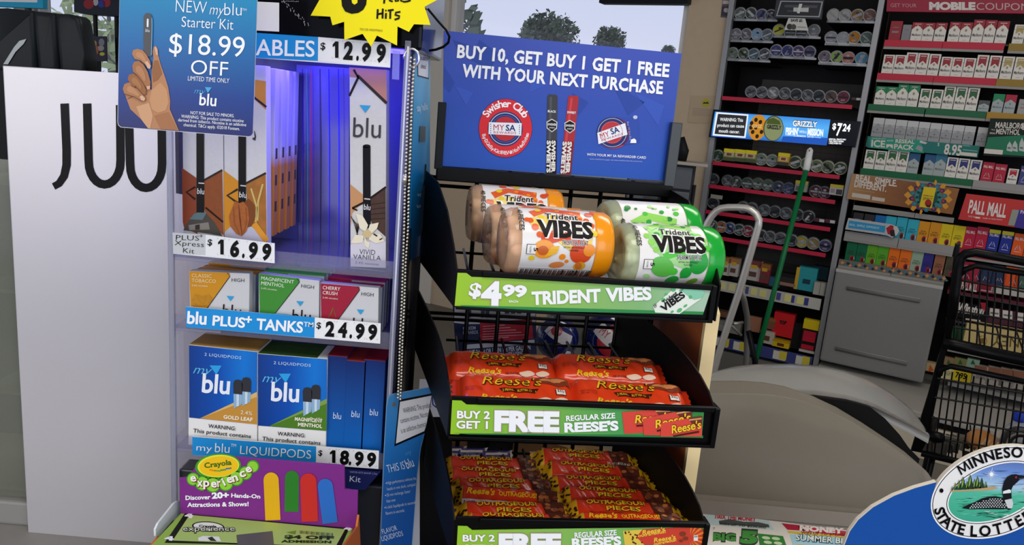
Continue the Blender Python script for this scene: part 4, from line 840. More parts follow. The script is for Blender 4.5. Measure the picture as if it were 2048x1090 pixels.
def lipsign(i, z, TL, TR, BR, BL, draw, lb):
    xa, xb_, yf, z0, z1, *_r = TX[i]
    m = MB(FR_, z, yf - .0015); m.EPS = .0002
    notch = 28
    m.slab([TL, (TL[0] + notch * 2.2, TL[1] + 2), (TL[0] + notch * 3.4, TL[1] + 28), (TR[0], TR[1]), BR, (BL[0] + notch * 2.6, BL[1] - 4), (BL[0] + notch * 1.9, BL[1] + 2), BL], yf - .0015, yf - .0006,
           G([(0, '#9cc832'), (.35, '#8fbf52'), (.72, '#84b877'), (1, '#a9c9b0')], 'X', .3) if i == 0 else G([(0, '#93c42c'), (.3, '#7fb84a'), (.65, '#4f9f56'), (1, '#3f9648')], 'X', .3) if i == 1 else G([(0, '#93c42c'), (.4, '#86ba58'), (1, '#5ba454')], 'X', .3))
    draw(m); return ('price_sign', m, None, lb)
RIM = P('#a89a80', .4)
def otxt(m, body, p0, p1, h, w=4, lay=3, bold=.035, rim=RIM):
    m.txt(body, p0, p1, h, rim, lay, bold + .03); m.txt(body, p0, p1, h, wt, lay + 1, bold)
def d0(m):
    otxt(m, '$', (262, 888), (345, 900), 88); otxt(m, '4', (345, 945), (485, 950), 148, bold=.05); otxt(m, '99', (492, 888), (658, 898), 72, bold=.05)
    m.txt('EACH', (538, 936), (600, 938), 14, wt, 3, .03)
    m.txt('TRIDENT', (694, 950), (1165, 930), 84, wt, 4, .045, .0); m.txt('VIBES', (1198, 926), (1510, 915), 84, wt, 4, .045, .0)
    m.poly([(200, 955), (1865, 1000), (1860, 1020), (300, 985)], P('#2f8a4a', .35), 2)
    # little printed bottle
    m.poly([(1520, 965), (1535, 1005), (1700, 1015), (1850, 910), (1870, 870), (1850, 836), (1690, 832), (1640, 860)], P('#e6ede2', .35), 3); m.poly([(1690, 832), (1850, 836), (1872, 872), (1850, 908), (1800, 920), (1740, 880)], P('#86c9a8', .35), 4)
    m.txt('Trident', (1595, 952), (1690, 880), 28, P('#1b1b1b', .4), 5, .03); m.txt('VIBES', (1590, 1002), (1742, 895), 44, P('#1b1b1b', .4), 5, .04); m.txt('IF', (1534, 975), (1554, 962), 24, P('#1b1b1b', .4), 5, .0)
    for k, (x, y) in enumerate(((1610, 880), (1660, 850), (1715, 850), (1775, 900), (1740, 960), (1700, 990), (1650, 1000), (1590, 920))): m.ell(x, y, 12 + k % 3 * 4, 8 + k % 2 * 5, P('#5fb876', .35), 4, -35)
def reesepic(m, TLp, TRp, BRp, BLp):
    m.poly([TLp, TRp, BRp, BLp], P('#d8483c', .35), m._k); k = m._k
    dx, dy = (TRp[0] - TLp[0]), (TRp[1] - TLp[1])
    m.poly([(TLp[0] + dx * .66, TLp[1] + dy * .66), TRp, (TRp[0] - 4, TRp[1] + 60), (TLp[0] + dx * .78, TLp[1] + dy * .78 + 58)], P('#6d2f24', .4), k + 1); m.line([(TLp[0] + dx * .68, TLp[1] + dy * .68 + 12), (TRp[0] - 6, TRp[1] + 18)], 10, P('#d89a6a', .4), k + 2)
    x0, y0 = TLp[0] + dx * .26, TLp[1] + dy * .26 + 80
    m.txt("Reese's", (x0, y0), (x0 + dx * .72, y0 + dy * .72), 52, P('#3a1710', .4), k + 2, .06, .2); m.txt("Reese's", (x0, y0), (x0 + dx * .72, y0 + dy * .72), 52, P('#f2c22a', .4), k + 3, .025, .2)
    m.line([(x0 + 10, y0 + 18), (x0 + dx * .66, y0 + 18 + dy * .6)], 12, P('#4a1c12', .4), k + 2); m._k += 4
def d1(m):
    m.txt('BUY 2', (244, 782), (462, 786), 50, RIM, 3, .055); m.txt('BUY 2', (244, 780), (462, 784), 48, wt, 4, .03); m.txt('GET 1', (240, 848), (448, 852), 50, RIM, 3, .055); m.txt('GET 1', (240, 846), (448, 850), 48, wt, 4, .03)
    m.txt('FREE', (486, 860), (924, 868), 126, RIM, 3, .085); m.txt('FREE', (490, 858), (920, 866), 122, wt, 4, .06)
    m.txt('REGULAR SIZE', (966, 800), (1290, 780), 34, wt, 4, .03); m.txt("REESE'S", (954, 872), (1312, 858), 58, wt, 4, .05)
    m.poly([(215, 880), (1870, 895), (1870, 912), (330, 888)], P('#2c7f40', .35), 2)
    m._k = 3; reesepic(m, (1335, 740), (1660, 715), (1640, 870), (1350, 884)); reesepic(m, (1470, 785), (1800, 715), (1790, 900), (1480, 892)); reesepic(m, (1592, 815), (1866, 765), (1860, 902), (1590, 902))
def d2(m):
    m.txt('BUY 2', (282, 770), (494, 770), 44, RIM, 3, .055); m.txt('BUY 2', (282, 768), (494, 768), 42, wt, 4, .03); m.txt('GET 1', (278, 836), (480, 836), 44, wt, 4, .03)
    m.txt('FREE', (516, 838), (938, 838), 116, RIM, 3, .085); m.txt('FREE', (520, 836), (934, 836), 112, wt, 4, .06)
    m.txt('REGULAR SIZE', (1022, 746), (1300, 726), 34, wt, 4, .03); m.txt("REESE'S", (1004, 806), (1330, 790), 54, wt, 4, .05)
    m.poly([(1340, 700), (1470, 690), (1540, 800), (1480, 850), (1360, 850)], P('#e0c24a', .4), 2); rr = random.Random(2)
    for k in range(26): m.ell(1352 + rr.random() * 120, 705 + rr.random() * 130, 6, 6, P('#4a2415', .4), 3, 0, 8)
    m.poly([(1470, 690), (1800, 672), (1870, 690), (1870, 850), (1540, 850), (1430, 740)], P('#c9402f', .35), 3)
    m.txt("Reese's", (1468, 724), (1620, 700), 28, P('#f0c040', .4), 5, .03, .2); m.txt('outrageous!', (1440, 742), (1625, 712), 20, P('#f0c040', .4), 5, .03); m.txt("Reese's", (1545, 775), (1690, 752), 28, P('#f0c040', .4), 5, .03, .2); m.txt('outrageous!', (1545, 796), (1695, 766), 20, P('#f0c040', .4), 5, .03)
    for k in range(9):
        a = R(-80 + 20 * k); m.poly([(1780 + 20 * math.cos(a), 745 + 20 * math.sin(a)), (1780 + 100 * math.cos(a - .08), 745 + 100 * math.sin(a - .08)), (1780 + 100 * math.cos(a + .08), 745 + 100 * math.sin(a + .08))], P('#e8862a', .4), 4)
    for x, y, r_ in ((1735, 720, 22), (1755, 750, 18), (1725, 765, 14)): m.ell(x, y, r_, r_ * .7, P('#7a3a1c', .4), 5)
    m.rect(1808, 728, 1836, 765, P('#e6e2da'), 5); m.txt('200', (1810, 742), (1834, 742), 10, P('#333333'), 6)
signs_ = [lipsign(0, 'a7', (188, 735), (1925, 820), (1860, 1018), (168, 960), d0, 'green 4.99 price sign'), lipsign(1, 'a8', (213, 664), (1878, 718), (1862, 902), (200, 886), d1, 'green price sign with three printed red packs'), lipsign(2, 'b1', (250, 668), (1880, 672), (1870, 850), (240, 850), d2, 'green price sign with printed yellow and red bars')]
parts += [('tray', t[0][1], [('lip', t[1][1]), ('side', t[2][1]), ('side', t[3][1]), (sg_[0], sg_[1], sg_[3])]) for t, sg_ in zip(trays, signs_)]
thing('candy_rack', 'black wire countertop candy rack with three tiered trays and green price signs', 'rack', parts)
# wooden board at the rack's right
wb = MB(Fr(FR_.M @ Vector((.143, 0, 0)), 97)); OR_ = P('#a8562a', .4, noise=.12, scale=12); CRM = P('#e6cf9c', .5)
prof = [(.055, CT), (.26, CT), (.26, 1.40), (.205, 1.40), (.062, 1.30)]
wb.prism([Vector((y, 0, z)) for y, z in prof], Vector((0, -.014, 0)), OR_)
ed = MB(wb.fr); ed.prism([Vector((y, 0, z)) for y, z in [(.048, CT), (.055, CT), (.062, 1.30), (.205, 1.40), (.201, 1.405), (.055, 1.303)]], Vector((0, -.0145, 0)), CRM)
thing('wooden_board', 'upright brown wooden board with cream front edge beside the candy rack', 'board', [('board_panel', wb), ('front_edge', ed, None, 'cream front edge')])
# ------------------------------------------------------------------ blue header poster
FP = FR_; m = MB(FP, 'a6', GB - .0015); m.EPS = .0003
m.slab([(82, 185), (1524, 324), (1430, 1096), (76, 1005)], GB - .0015, GB + .0015, G([(0, '#1d52b4'), (.5, '#2a4cae'), (1, '#3a50b0')], 'Z', .4))
DK = P('#26459f', .4); LT = P('#3455b8', .4)
for pts in ([(85, 400), (150, 500), (120, 560), (80, 520)], [(300, 240), (420, 330), (360, 420), (250, 360)], [(1100, 500), (1300, 620), (1200, 700)], [(140, 240), (250, 280), (180, 330)], [(860, 560), (960, 620), (900, 700)]): m.poly(pts, DK, 1)
for pts in ([(1240, 560), (1420, 640), (1380, 760)], [(150, 520), (260, 560), (220, 640)], [(620, 420), (700, 520), (600, 560)]): m.poly(pts, LT, 1)
DW = G([(0, '#e6e6ea'), (.5, '#f4f4f6'), (1, '#e0e0e6')], 'X', .5)
m.txt('BUY 10, GET BUY 1 GET 1 FREE', (162, 347), (1446, 465), 76, wt, 3, .034, space=1.05)
m.txt('WITH YOUR NEXT PURCHASE', (192, 462), (1408, 568), 74, wt, 3, .034, space=1.05)
rr = random.Random(11)
RED = P('#d8232e', .4); NAVY = P('#1c2a6a', .4)
m.ell(457, 776, 163, 179, P('#1f2c74', .4), 2, 0, 48); m.ell(457, 776, 160, 176, RED, 3, 0, 48)
m.ell(456, 780, 106, 106, NAVY, 4, 0, 40); m.ring(456, 780, 98, 98, 4, P('#c9ccd8', .4), 5); m.ring(456, 780, 84, 84, 5, P('#3f55a8', .4), 5); m.ell(456, 780, 72, 74, P('#b8242e', .4), 5, 0, 30)
m.poly([(357, 740), (556, 746), (552, 822), (354, 812)], P('#e9eef4', .4), 6)
for k in range(5):
    m.ell(368, 752 + 13 * k, 3, 3, NAVY, 7, 0, 8); m.ell(542, 760 + 12 * k, 3, 3, NAVY, 7, 0, 8)
m.txt('MY', (384, 789), (450, 790), 36, P('#c02030'), 7, -.004); m.txt('SA', (458, 791), (518, 793), 36, NAVY, 7, .02); m.txt('REWARDS', (386, 808), (522, 812), 14, P('#c02030'), 7, -.002, space=1.15)
m.arctxt('Swisher Club', 457, 776, 122, 128, 0, -150, -28, 44, wt, 4, .02)
m.arctxt('Buy 10, Get Buy 1 Get 1 FREE With Your Next Purchase', 457, 776, 146, 160, 0, 165, 12, 22, wt, 4, .0, True)
# two printed cigars
def cigar(x0, x1, y0, y1, sk_, c1, c2, nm):
    m.poly([(x0 + 8, y0), (x1 - 8, y0 + 3), (x1, y0 + 16), (x1 - sk_, y1), (x0 - sk_, y1 - 4), (x0, y0 + 14)], P(c1, .35), 3)
    w_ = x1 - x0
    m.poly([(x0 + w_ * .22, y0 + 16), (x0 + w_ * .45, y0 + 16), (x0 + w_ * .42 - sk_ * .7, y0 + 290), (x0 + w_ * .2 - sk_ * .7, y0 + 290)], P(c2, .35), 4)
    yb = y0 + 275; f = .62
    m.poly([(x0 - sk_ * f, yb), (x1 - sk_ * f, yb + 4), (x1 - sk_, y1), (x0 - sk_, y1 - 4)], P('#151417', .4) if c1[1] == '3' else P('#7a1620', .4), 4)
    m.txt(nm, (x0 + 4 - sk_ * .2, y0 + 108), (x1 - 8 - sk_ * .2, y0 + 112), 13, wt, 5, .02)
    cx = (x0 + x1) / 2 - sk_ * .45; cy = y0 + 190
    m.poly([(cx, cy - 42), (cx + 33, cy - 22), (cx + 30, cy + 18), (cx, cy + 40), (cx - 32, cy + 16), (cx - 33, cy - 24)], P('#d9d6d0', .4), 5); m.poly([(cx, cy - 36), (cx + 28, cy - 20), (cx + 25, cy + 14), (cx, cy + 34), (cx - 27, cy + 12), (cx - 28, cy - 20)], P('#1a1517', .4), 6)
    m.txt('SWISHER', (cx - 26, cy - 2), (cx + 26, cy), 13, wt, 7, .02); m.txt('SWEETS', (cx - 17, cy + 16), (cx + 17, cy + 17), 8, wt, 7, .0)
    # words running down the wrapper
    for tx, dx in (('SWEETS', 0.06), ('SWISHER', .52)):
        bx = x0 + w_ * dx - sk_ * .72; ty = yb + (0 if tx[2] == 'I' else 0)
        m.txt(tx, (bx, yb + 4), (bx - sk_ * .3, y1 - 8), w_ * .36, P('#e6e2dc', .4), 6, .05, up=(1, .03))
cigar(711, 773, 571, 1054, 8, '#34363c', '#4a4d54', 'BLACK'); cigar(836, 901, 578, 1060, 48, '#a8202c', '#c93a42', 'SWEET')
# tilted badge on a card
m.poly([(1110, 710), (1262, 718), (1268, 862), (1130, 885)], P('#2a4aa6', .4), 3); m.ell(1110, 805, 100, 96, P('#c8303a', .4), 3, 0, 40); m.ell(1104, 803, 94, 94, NAVY, 4, 0, 40); m.ring(1104, 803, 88, 88, 4, P('#aab2c8', .4), 5); m.ell(1102, 802, 68, 68, P('#b8323c', .4), 5, 0, 30); m.ring(1102, 802, 66, 66, 3, P('#d86a70', .4), 6)
m.poly([(1013, 805), (1182, 745), (1196, 815), (1020, 873)], P('#e9eef4', .4), 6); m.txt('MY', (1036, 842), (1090, 824), 34, P('#c02030'), 7, -.004); m.txt('SA', (1100, 815), (1150, 798), 36, NAVY, 7, .02); m.txt('REWARDS', (1042, 856), (1170, 815), 13, P('#c02030'), 7, -.002, space=1.15)
m.poly([(1212, 866), (1218, 845), (1236, 838), (1248, 848), (1250, 866)], wt, 5); m.txt('Buy 10 Get Buy 1', (1192, 738), (1212, 862), 12, P('#9fb2e2'), 5, 0, up=(1, -.1))
for a in range(0, 180, 30): m.line([(1243 - 14 * math.cos(R(a)), 710 - 12 * math.sin(R(a))), (1243 + 14 * math.cos(R(a)), 710 + 12 * math.sin(R(a)))], 3, P('#dfe8ff'), 5)
m.txt('WITH YOUR MY SA REWARDS® CARD', (950, 942), (1308, 962), 15, wt, 4, .01); m.txt('some restrictions apply, see www.swisherrewards.com/terms', (968, 966), (1285, 982), 9, P('#aebde6'), 4, 0)
solo('header_poster', 'large royal blue BUY 10 poster standing above the candy rack', 'poster', m)
# ------------------------------------------------------------------ gum bottles
RB = .0325
def gum_bottle(label, bx, y, yaw, phi, kind, tilt=0):
    c = FR_.L(*q('a7', *bx), y); cap, pale = (('#f0950e', '#ffd6b0') if kind == 'o' else ('#0fa030', '#d2deae'))
    F = Fr((0, 0, 0)); F.M = FR_.M @ Matrix.Translation(c) @ Matrix.Rotation(R(yaw), 4, 'Z') @ Matrix.Rotation(R(tilt), 4, 'Y'); F.I = F.M.inverted()
    X = Matrix.Rotation(R(90), 4, 'Y')
    bd = MB(F); bd.lathe([(0, .004), (.018, .003), (.028, 0), (RB - .002, .0025), (RB, .007), (RB, .086), (RB - .002, .089)], CLEAR('#ffd0a4' if kind == 'o' else '#d9e4bc', .10, .08, .42), X, 40)
    gm = MB(F); rr = random.Random(label)
    for k in range(70):
        a = rr.uniform(0, 6.28); r_ = (RB - .008) * math.sqrt(rr.random()); z_ = r_ * math.sin(a)
        gm.ball((.010 + rr.random() * .066, r_ * math.cos(a), min(z_, RB * .55)), .0085, P(pale, .6), 8, 5, (1, .9, .75))
    cp = MB(F); cp.lathe([(RB - .004, .085), (RB - .0005, .0855), (RB + .0003, .088), (RB + .0003, .101), (RB - .002, .105), (RB - .007, .107), (0, .107)], P(cap, .18), X, 40)
    lb = MB(F); lb.lathe([(RB + .0003, .0125), (RB + .0003, .085)], P('#e9e7e4', .25), X, 48)
    ar = FMB(F); ar.EPS = .00012; dk = P('#1d1a18', .4)
    col = ['#f08a12', '#e8c91a', '#e05a1c', '#d8481c'] if kind == 'o' else ['#1fa03a', '#4cc23a', '#8fd45a', '#0f8030']
    pc = [P(h, .3) for h in col]
    ar.line([(12, 36), (30, 46), (62, 40)], 9, pc[2], 1)
    rr = random.Random(kind)
    if kind == 'o':
        ar.poly([(8, 30), (26, 34), (44, 20), (60, 30), (72, 22), (70, 4), (56, -6), (40, 4), (22, 16), (10, 22)], P('#ecd06a', .3), 1); ar.line([(20, 8), (40, 14), (62, 8)], 12, pc[3], 2); ar.ell(60, -3, 11, 11, pc[3], 2)
        ar.ell(23, -1, 10.5, 9, P('#ef9c2a', .3), 4); ar.ell(22, -2, 5.5, 4.5, P('#c95f1c', .3), 5); ar.poly([(24, -9), (36, -4), (38, 3), (30, 2)], P('#f0b52a', .3), 6); ar.ell(68, 0, 6, 6, P('#ee8f20', .3), 4)
        ar.ell(38, -17, 7.5, 4, P('#e08a4a', .3), 2, 10); ar.ell(61, -17.5, 6, 5.5, P('#dfae2a', .3), 2, 20); ar.ell(60, -17, 3.5, 4.5, P('#d8742a', .3), 3, 20); ar.ell(12, -10, 3, 2.5, pc[1], 2); ar.ell(42, -7.5, 3.2, 3, pc[0], 3); ar.ell(47, -12, 2, 2, pc[0], 3)
    else:
        ar.poly([(12, 30), (24, 40), (44, 34), (60, 40), (74, 20), (72, 2), (60, -8), (40, -2), (24, 6), (12, 16)], P('#9fd88a', .3), 1)
        ar.ell(26, -4, 13, 10, P('#5ab848', .3), 3, -25); ar.ell(64, 2, 10, 12, pc[0], 2); ar.ell(52, -9, 6, 6, pc[0], 3); ar.ell(38, -8, 5, 4, pc[1], 4); ar.ell(40, -18, 7, 5, pc[0], 2, 20); ar.ell(62, -19, 6, 3.5, P('#6fa82a', .3), 2, 30); ar.ell(12, -14, 4, 2.5, P('#a8d88a', .3), 2, -20); ar.ell(50, -13.5, 3, 1.6, pc[0], 2, 20); ar.line([(26, 6), (44, 12), (66, 4)], 7, pc[1], 2)
    for k in range(24):
        a = rr.random(); x, y_ = rr.uniform(6, 74), rr.choice([rr.uniform(24, 40), rr.uniform(42, 62)]); r_ = rr.uniform(1.6, 4.5); ar.ell(x, y_, r_, r_ * .8, pc[k % 4], 3, rr.uniform(0, 40), 14)
    for x, y_, r_ in ((14, 20, 3.5), (18, 13, 3), (10, 27, 3), (70, 24, 3.5), (73, 16, 3), (66, 30, 3)): ar.ell(x, y_, r_, r_, pc[(int(x)) % 4], 3, 0, 14)
    ar.txt('Trident', (25, 29.5), (58, 29.5), 7.5, P('#f2f0ee', .3), 6, .06); ar.txt('Trident', (25, 29.5), (58, 29.5), 7.5, dk, 7, .02, .12)
    ar.txt('VIBES', (15.5, 11.5), (71.5, 11.5), 16, P('#f2f0ee', .3), 6, .09); ar.txt('VIBES', (15.5, 11.5), (71.5, 11.5), 16, dk, 7, .045)
    w_ = 'TROPICAL BEAT' if kind == 'o' else 'SPEARMINT RUSH'
    ar.txt(w_, (40, 4.4), (66, 4.4), 4.2, P('#f2f0ee', .3), 6, .07); ar.txt(w_, (40, 4.4), (66, 4.4), 4.2, dk, 7, .01); ar.txt('NATURAL AND ARTIFICIALLY', (42, 1.2), (63, 1.2), 1.8, dk, 7, 0); ar.txt('FLAVORED', (48, -1.4), (57, -1.4), 1.8, dk, 7, 0)
    ar.poly([(6, -6), (15.5, -6), (15.5, 3.5), (6, 3.5)], dk, 4); ar.poly([(6.5, -5.5), (15, -5.5), (15, 3), (6.5, 3)], P('#eceae6', .3), 5); ar.txt('5', (13, .5), (13, -3), 4, dk, 6, .02, up=(1, 0)); ar.txt('CALORIES', (9, 2), (9, -4.5), 1.6, dk, 6, 0, up=(1, 0))
    ar.txt('40 PIECES', (-1.5, 42), (-1.5, 16), 5, P('#3a3632'), 6, .02, up=(1, 0)); 
    # nutrition table
    ar.poly([(2, -22), (74, -22), (74, -46), (2, -46)], P('#eeece8', .3), 4)
    rr = random.Random(9)
    for k in range(15):
        u = 3.5 + k * 4.7; ln = rr.uniform(10, 20)
        if k in (4, 9, 12): ar.line([(u, -22.6), (u, -45)], 1.0, dk, 5)
        for j in range(3): ar.line([(u + 1 + j * 1.25, -23.5), (u + 1 + j * 1.25, -23.5 - rr.uniform(9, 21))], .75 if j else 1.0, dk, 5)
    ar.line([(2.5, -22.3), (73.5, -22.3)], .5, dk, 5)
    ar.txt('Nutrition', (72, -23), (72, -43), 3, dk, 6, .03, up=(1, 0)); ar.txt('Calories', (54, -23), (54, -43), 3.5, dk, 6, .03, up=(1, 0))
    def wr(v):
        a = v[2] / RB + R(phi); rad = RB + .0006 + (-v[1]); return (v[0] + .011, -math.cos(a) * rad, math.sin(a) * rad)
    cutm(ar, 0, .003); ar.warp(wr)
    n_ = len(lb.v); off = len(ar.v)
    for mm in ar.ms: lb.mi(mm)
    b0 = len(lb.v); lb.v += ar.v
    for f, i, sm in zip(ar.f, ar.fm, ar.sm): lb.f.append(tuple(b0 + k for k in f)); lb.fm.append(lb.mi(ar.ms[i])); lb.sm.append(sm)
    return thing('gum_bottle', label, 'gum bottle', [('clear_jar', bd), ('gum_pieces', gm, None, 'pale gum pellets'), ('cap', cp, None, 'orange cap' if kind == 'o' else 'green cap'), ('label_wrap', lb)], 'gum bottles on the top tray')
gum_bottle('orange gum bottle at the front with its whole label showing', (492, 512), .034, 6, 0, 'o')
gum_bottle('orange gum bottle sandwiched between two other orange ones', (386, 470), .104, 6, -6, 'o')
gum_bottle('orange gum bottle highest and furthest back', (262, 325), .163, 4, -16, 'o')
gum_bottle('green gum bottle at the front with its whole label showing', (1262, 612), .036, 7, 0, 'g')
gum_bottle('green gum bottle half hidden behind the front green one', (1165, 440), .099, 7, -42, 'g')
for o in bpy.data.objects:
    if o.name.startswith('gum_pieces'): o['kind'] = 'stuff'
# ------------------------------------------------------------------ wrapped candy
def pillow(F, Lh, Wh, T, base, ends, nu=40, nv=12, zig=True):
    """sealed wrapper: rounded pillow with pinched, zigzag crimped ends; local x long, z up"""
    m = MB(F)
    def S(u, v, lift=0):
        au = abs(u) / Lh; body = max(0.0, min(1.0, (0.90 - au) / .13)); body = body ** .5
        k = max(0.0, 1 - abs(v / Wh) ** 5) ** .6
        h = T * (.12 + .88 * k * body); wv = v * (1 if au < .9 else 1 + .06 * math.sin((au - .9) * 60))
        wr_ = .0006 * math.sin(u * 410 + v * 190) * body * k + (.0009 * math.sin(v * 700) if au > .88 else 0)
        return (u, wv, h + wr_ + lift)
    vs = []; rows = []
    for i in range(nu + 1):
        u = -Lh + 2 * Lh * i / nu; row = []
        for j in range(nv + 1):
            v = -Wh + 2 * Wh * j / nv; uu_ = u
            if zig and i in (0, nu): uu_ = u + (.0014 if j % 2 else -.0006) * (1 if i == 0 else -1)
            row.append(len(vs)); vs.append(S(uu_, v))
        rows.append(row)
    n0 = len(vs); 
    for i in range(nu + 1):
        for j in range(nv + 1): x, y, z = vs[rows[i][j]]; vs.append((x, y, z * .08 - .0 if abs(x) > .88 * Lh else 0.0))
    fs = {}; 
    for i in range(nu):
        u = -Lh + 2 * Lh * (i + .5) / nu; mt = ends if abs(u) > ends_at * Lh else base
        for j in range(nv):
            fs.setdefault(mt, []).append((rows[i][j], rows[i + 1][j], rows[i + 1][j + 1], rows[i][j + 1]))
            a, b2, c, d = rows[i][j], rows[i + 1][j], rows[i + 1][j + 1], rows[i][j + 1]; fs[mt].append((d + n0, c + n0, b2 + n0, a + n0))
    for i in range(nu):
        for j in (0, nv):
            a, b2 = rows[i][j], rows[i + 1][j]; fs[base].append((a, b2, b2 + n0, a + n0))
    b0 = 0; first = True
    for mt, ff in fs.items():
        if first: m.add(vs, ff, mt, True); first = False
        else:
            i_ = m.mi(mt)
            for f in ff: m.f.append(f); m.fm.append(i_); m.sm.append(True)
    m.S = S; return m
def art_on(m, F, draw):
    ar = FMB(F); ar.EPS = .00016; draw(ar); cutm(ar, .006, .0025)
    def wr(v): x, y, z = m.S(v[0], v[2]); return (x, y, z + .0005 - v[1])
    ar.warp(wr); b0 = len(m.v); m.v += [Vector(v) for v in ar.v]
    for f, i, sm in zip(ar.f, ar.fm, ar.sm): m.f.append(tuple(b0 + k for k in f)); m.fm.append(m.mi(ar.ms[i])); m.sm.append(sm)
def frame_at(px, y, z=None, yaw=0, tx=0, ty=0, x=None):
    c = FR_.L(*px, y)
    if x is not None: c.x = x - .036 * (y + .05) / .25
    if z is not None: c.z = z
    elif x is not None: c.z -= .008
    F = Fr((0, 0, 0)); F.M = FR_.M @ Matrix.Translation(c) @ Matrix.Rotation(R(yaw), 4, 'Z') @ Matrix.Rotation(R(tx), 4, 'X') @ Matrix.Rotation(R(ty), 4, 'Y'); F.I = F.M.inverted(); return F
ORW = P('#e0401a', .22); ORD_ = P('#d23417', .22); YS = P('#f0b820', .35); BR = P('#3d1710', .35)
ends_at = 2.0
def cup_pack(label, px, y, z, yaw=0, tx=0, ty=0):
    global ends_at; ends_at = .9
    F = frame_at(px, y, z, yaw, tx, ty, -.0575 if 'left' in label else .0545); m = pillow(F, .0625, .0255, .0135, ORW, ORD_)
    def dr(a):
        a.poly([(16, 14), (30, 21), (52, 20), (52, 4), (40, 3), (24, 8)], P('#7d3420', .35), 1); a.poly([(20, 13), (34, 18), (50, 14), (40, 8)], P('#c9814a', .35), 2)
        a.txt("Reese's", (-34, 2), (24, 2), 13.5, BR, 3, .035, .25); a.txt("Reese's", (-34, 2), (24, 2), 13.5, YS, 4, .0, .25)
        a.poly([(-18, -3), (20, -3), (16, -9), (-14, -9)], BR, 3); a.txt('2 PEANUT BUTTER CUPS', (-15, -8), (17, -8), 3.4, YS, 4, .01)
        a.txt('NET WT 1.5 OZ', (-50, -8), (-34, -8), 2.6, P('#7d1f12', .4), 3, 0); a.txt('MILK CHOCOLATE', (-50, -4), (-34, -4), 2.2, P('#7d1f12', .4), 3, 0)
        a.poly([(36, -2), (46, -2), (46, -11), (36, -11)], BR, 3); a.poly([(36.6, -2.6), (45.4, -2.6), (45.4, -10.4), (36.6, -10.4)], P('#e9e2d8', .4), 4); a.txt('210', (37.6, -7), (44.4, -7), 4, BR, 5, .02)
        for k, s_ in enumerate((-1,)): a.txt("Reese's", (-36, -20.5), (-2, -20.5), 6.5, YS, 4, .03, .25); a.ell(24, -18.5, 8, 3, P('#e6c9b0', .35), 3); a.ell(40, -18, 7, 3, P('#e6c9b0', .35), 3); a.txt('milk chocolate', (2, -20), (16, -20), 3, BR, 4, 0)
    art_on(m, F, dr); return solo('candy_pack', label, 'candy pack', m, 'orange candy packs on the middle tray')
cup_pack('orange candy pack on the left, in the back row', (1003, 752), .048, 1.229, -1, 14)
cup_pack('orange candy pack on the left, against the sign', (1016, 780), -.014, 1.226, 0, 14)
cup_pack('orange candy pack on the right, in the back row', (1218, 750), .048, 1.231, -3, 14)
cup_pack('orange candy pack on the right, against the sign', (1258, 785), -.014, 1.226, -4, 14)
YW = P('#dca81a', .3); REDW = P('#d8381a', .2)
def bar(label, px, y, z, yaw=0, tx=0, ty=0, up=True):
    global ends_at; ends_at = .78
    F = frame_at(px, y, z, yaw, tx, ty, (-.0415 if 'left' in label else .0715) + random.Random(label).uniform(-.004, .002)); m = pillow(F, .0645, .0165, .0125, REDW, YW, 44, 10)
    rr = random.Random(label)
    def dr(a):
        for s_ in (-1, 1):
            for k in range(12): a.ell(s_ * rr.uniform(51, 62), rr.uniform(-13, 13), 1.5, 1.7, P('#3d1d10', .4), 1, 0, 8)
        a.poly([(26, 14), (50, 14), (50, -14), (32, -14)], P('#4f2216', .35), 1)
        for k in range(7): a.ell(rr.uniform(32, 48), rr.uniform(-2, 11), 3, 2.3, P(['#8a4a24', '#b0642c', '#6d3018'][k % 3], .3), 2, 0, 12)
        if up:
            a.txt('OUTRAGEOUS!', (-40, 5), (22, 5), 6, BR, 2, .08); a.txt('OUTRAGEOUS!', (-40, 5), (22, 5), 6, YS, 3, .03); a.txt('PIECES', (-20, -3.5), (16, -3.5), 5.6, BR, 2, .09); a.txt('PIECES', (-20, -3.5), (16, -3.5), 5.6, YS, 3, .03)
            a.txt('MILK CHOCOLATE, PEANUT BUTTER & CARAMEL', (-38, -8), (24, -8), 2, BR, 2, 0)
        else:
            a.txt("Reese's", (-46, 3), (-16, 3), 7, YS, 3, .03, .25); a.txt('OUTRAGEOUS!', (-12, 3), (28, 3), 5, YS, 3, .03); a.poly([(-50, -3), (30, -3), (30, -11), (-50, -11)], P('#e9e6df', .35), 2); a.txt('Nutrition Facts', (-48, -8.5), (-22, -8.5), 4, BR, 3, .03); a.txt('Serving size 1 bar, about 1', (-22, -8), (26, -8), 2.6, BR, 3, 0)
        a.txt('NET WT 1.48 OZ (41 g)', (24, -12), (49, -12), 3, P('#e6dccb'), 3, .0)
    art_on(m, F, dr); return solo('candy_bar', label, 'candy bar', m, 'yellow ended candy bars on the bottom tray')
FZ = 1.080
def barpx(z, x, y): return q('b1', x, y)
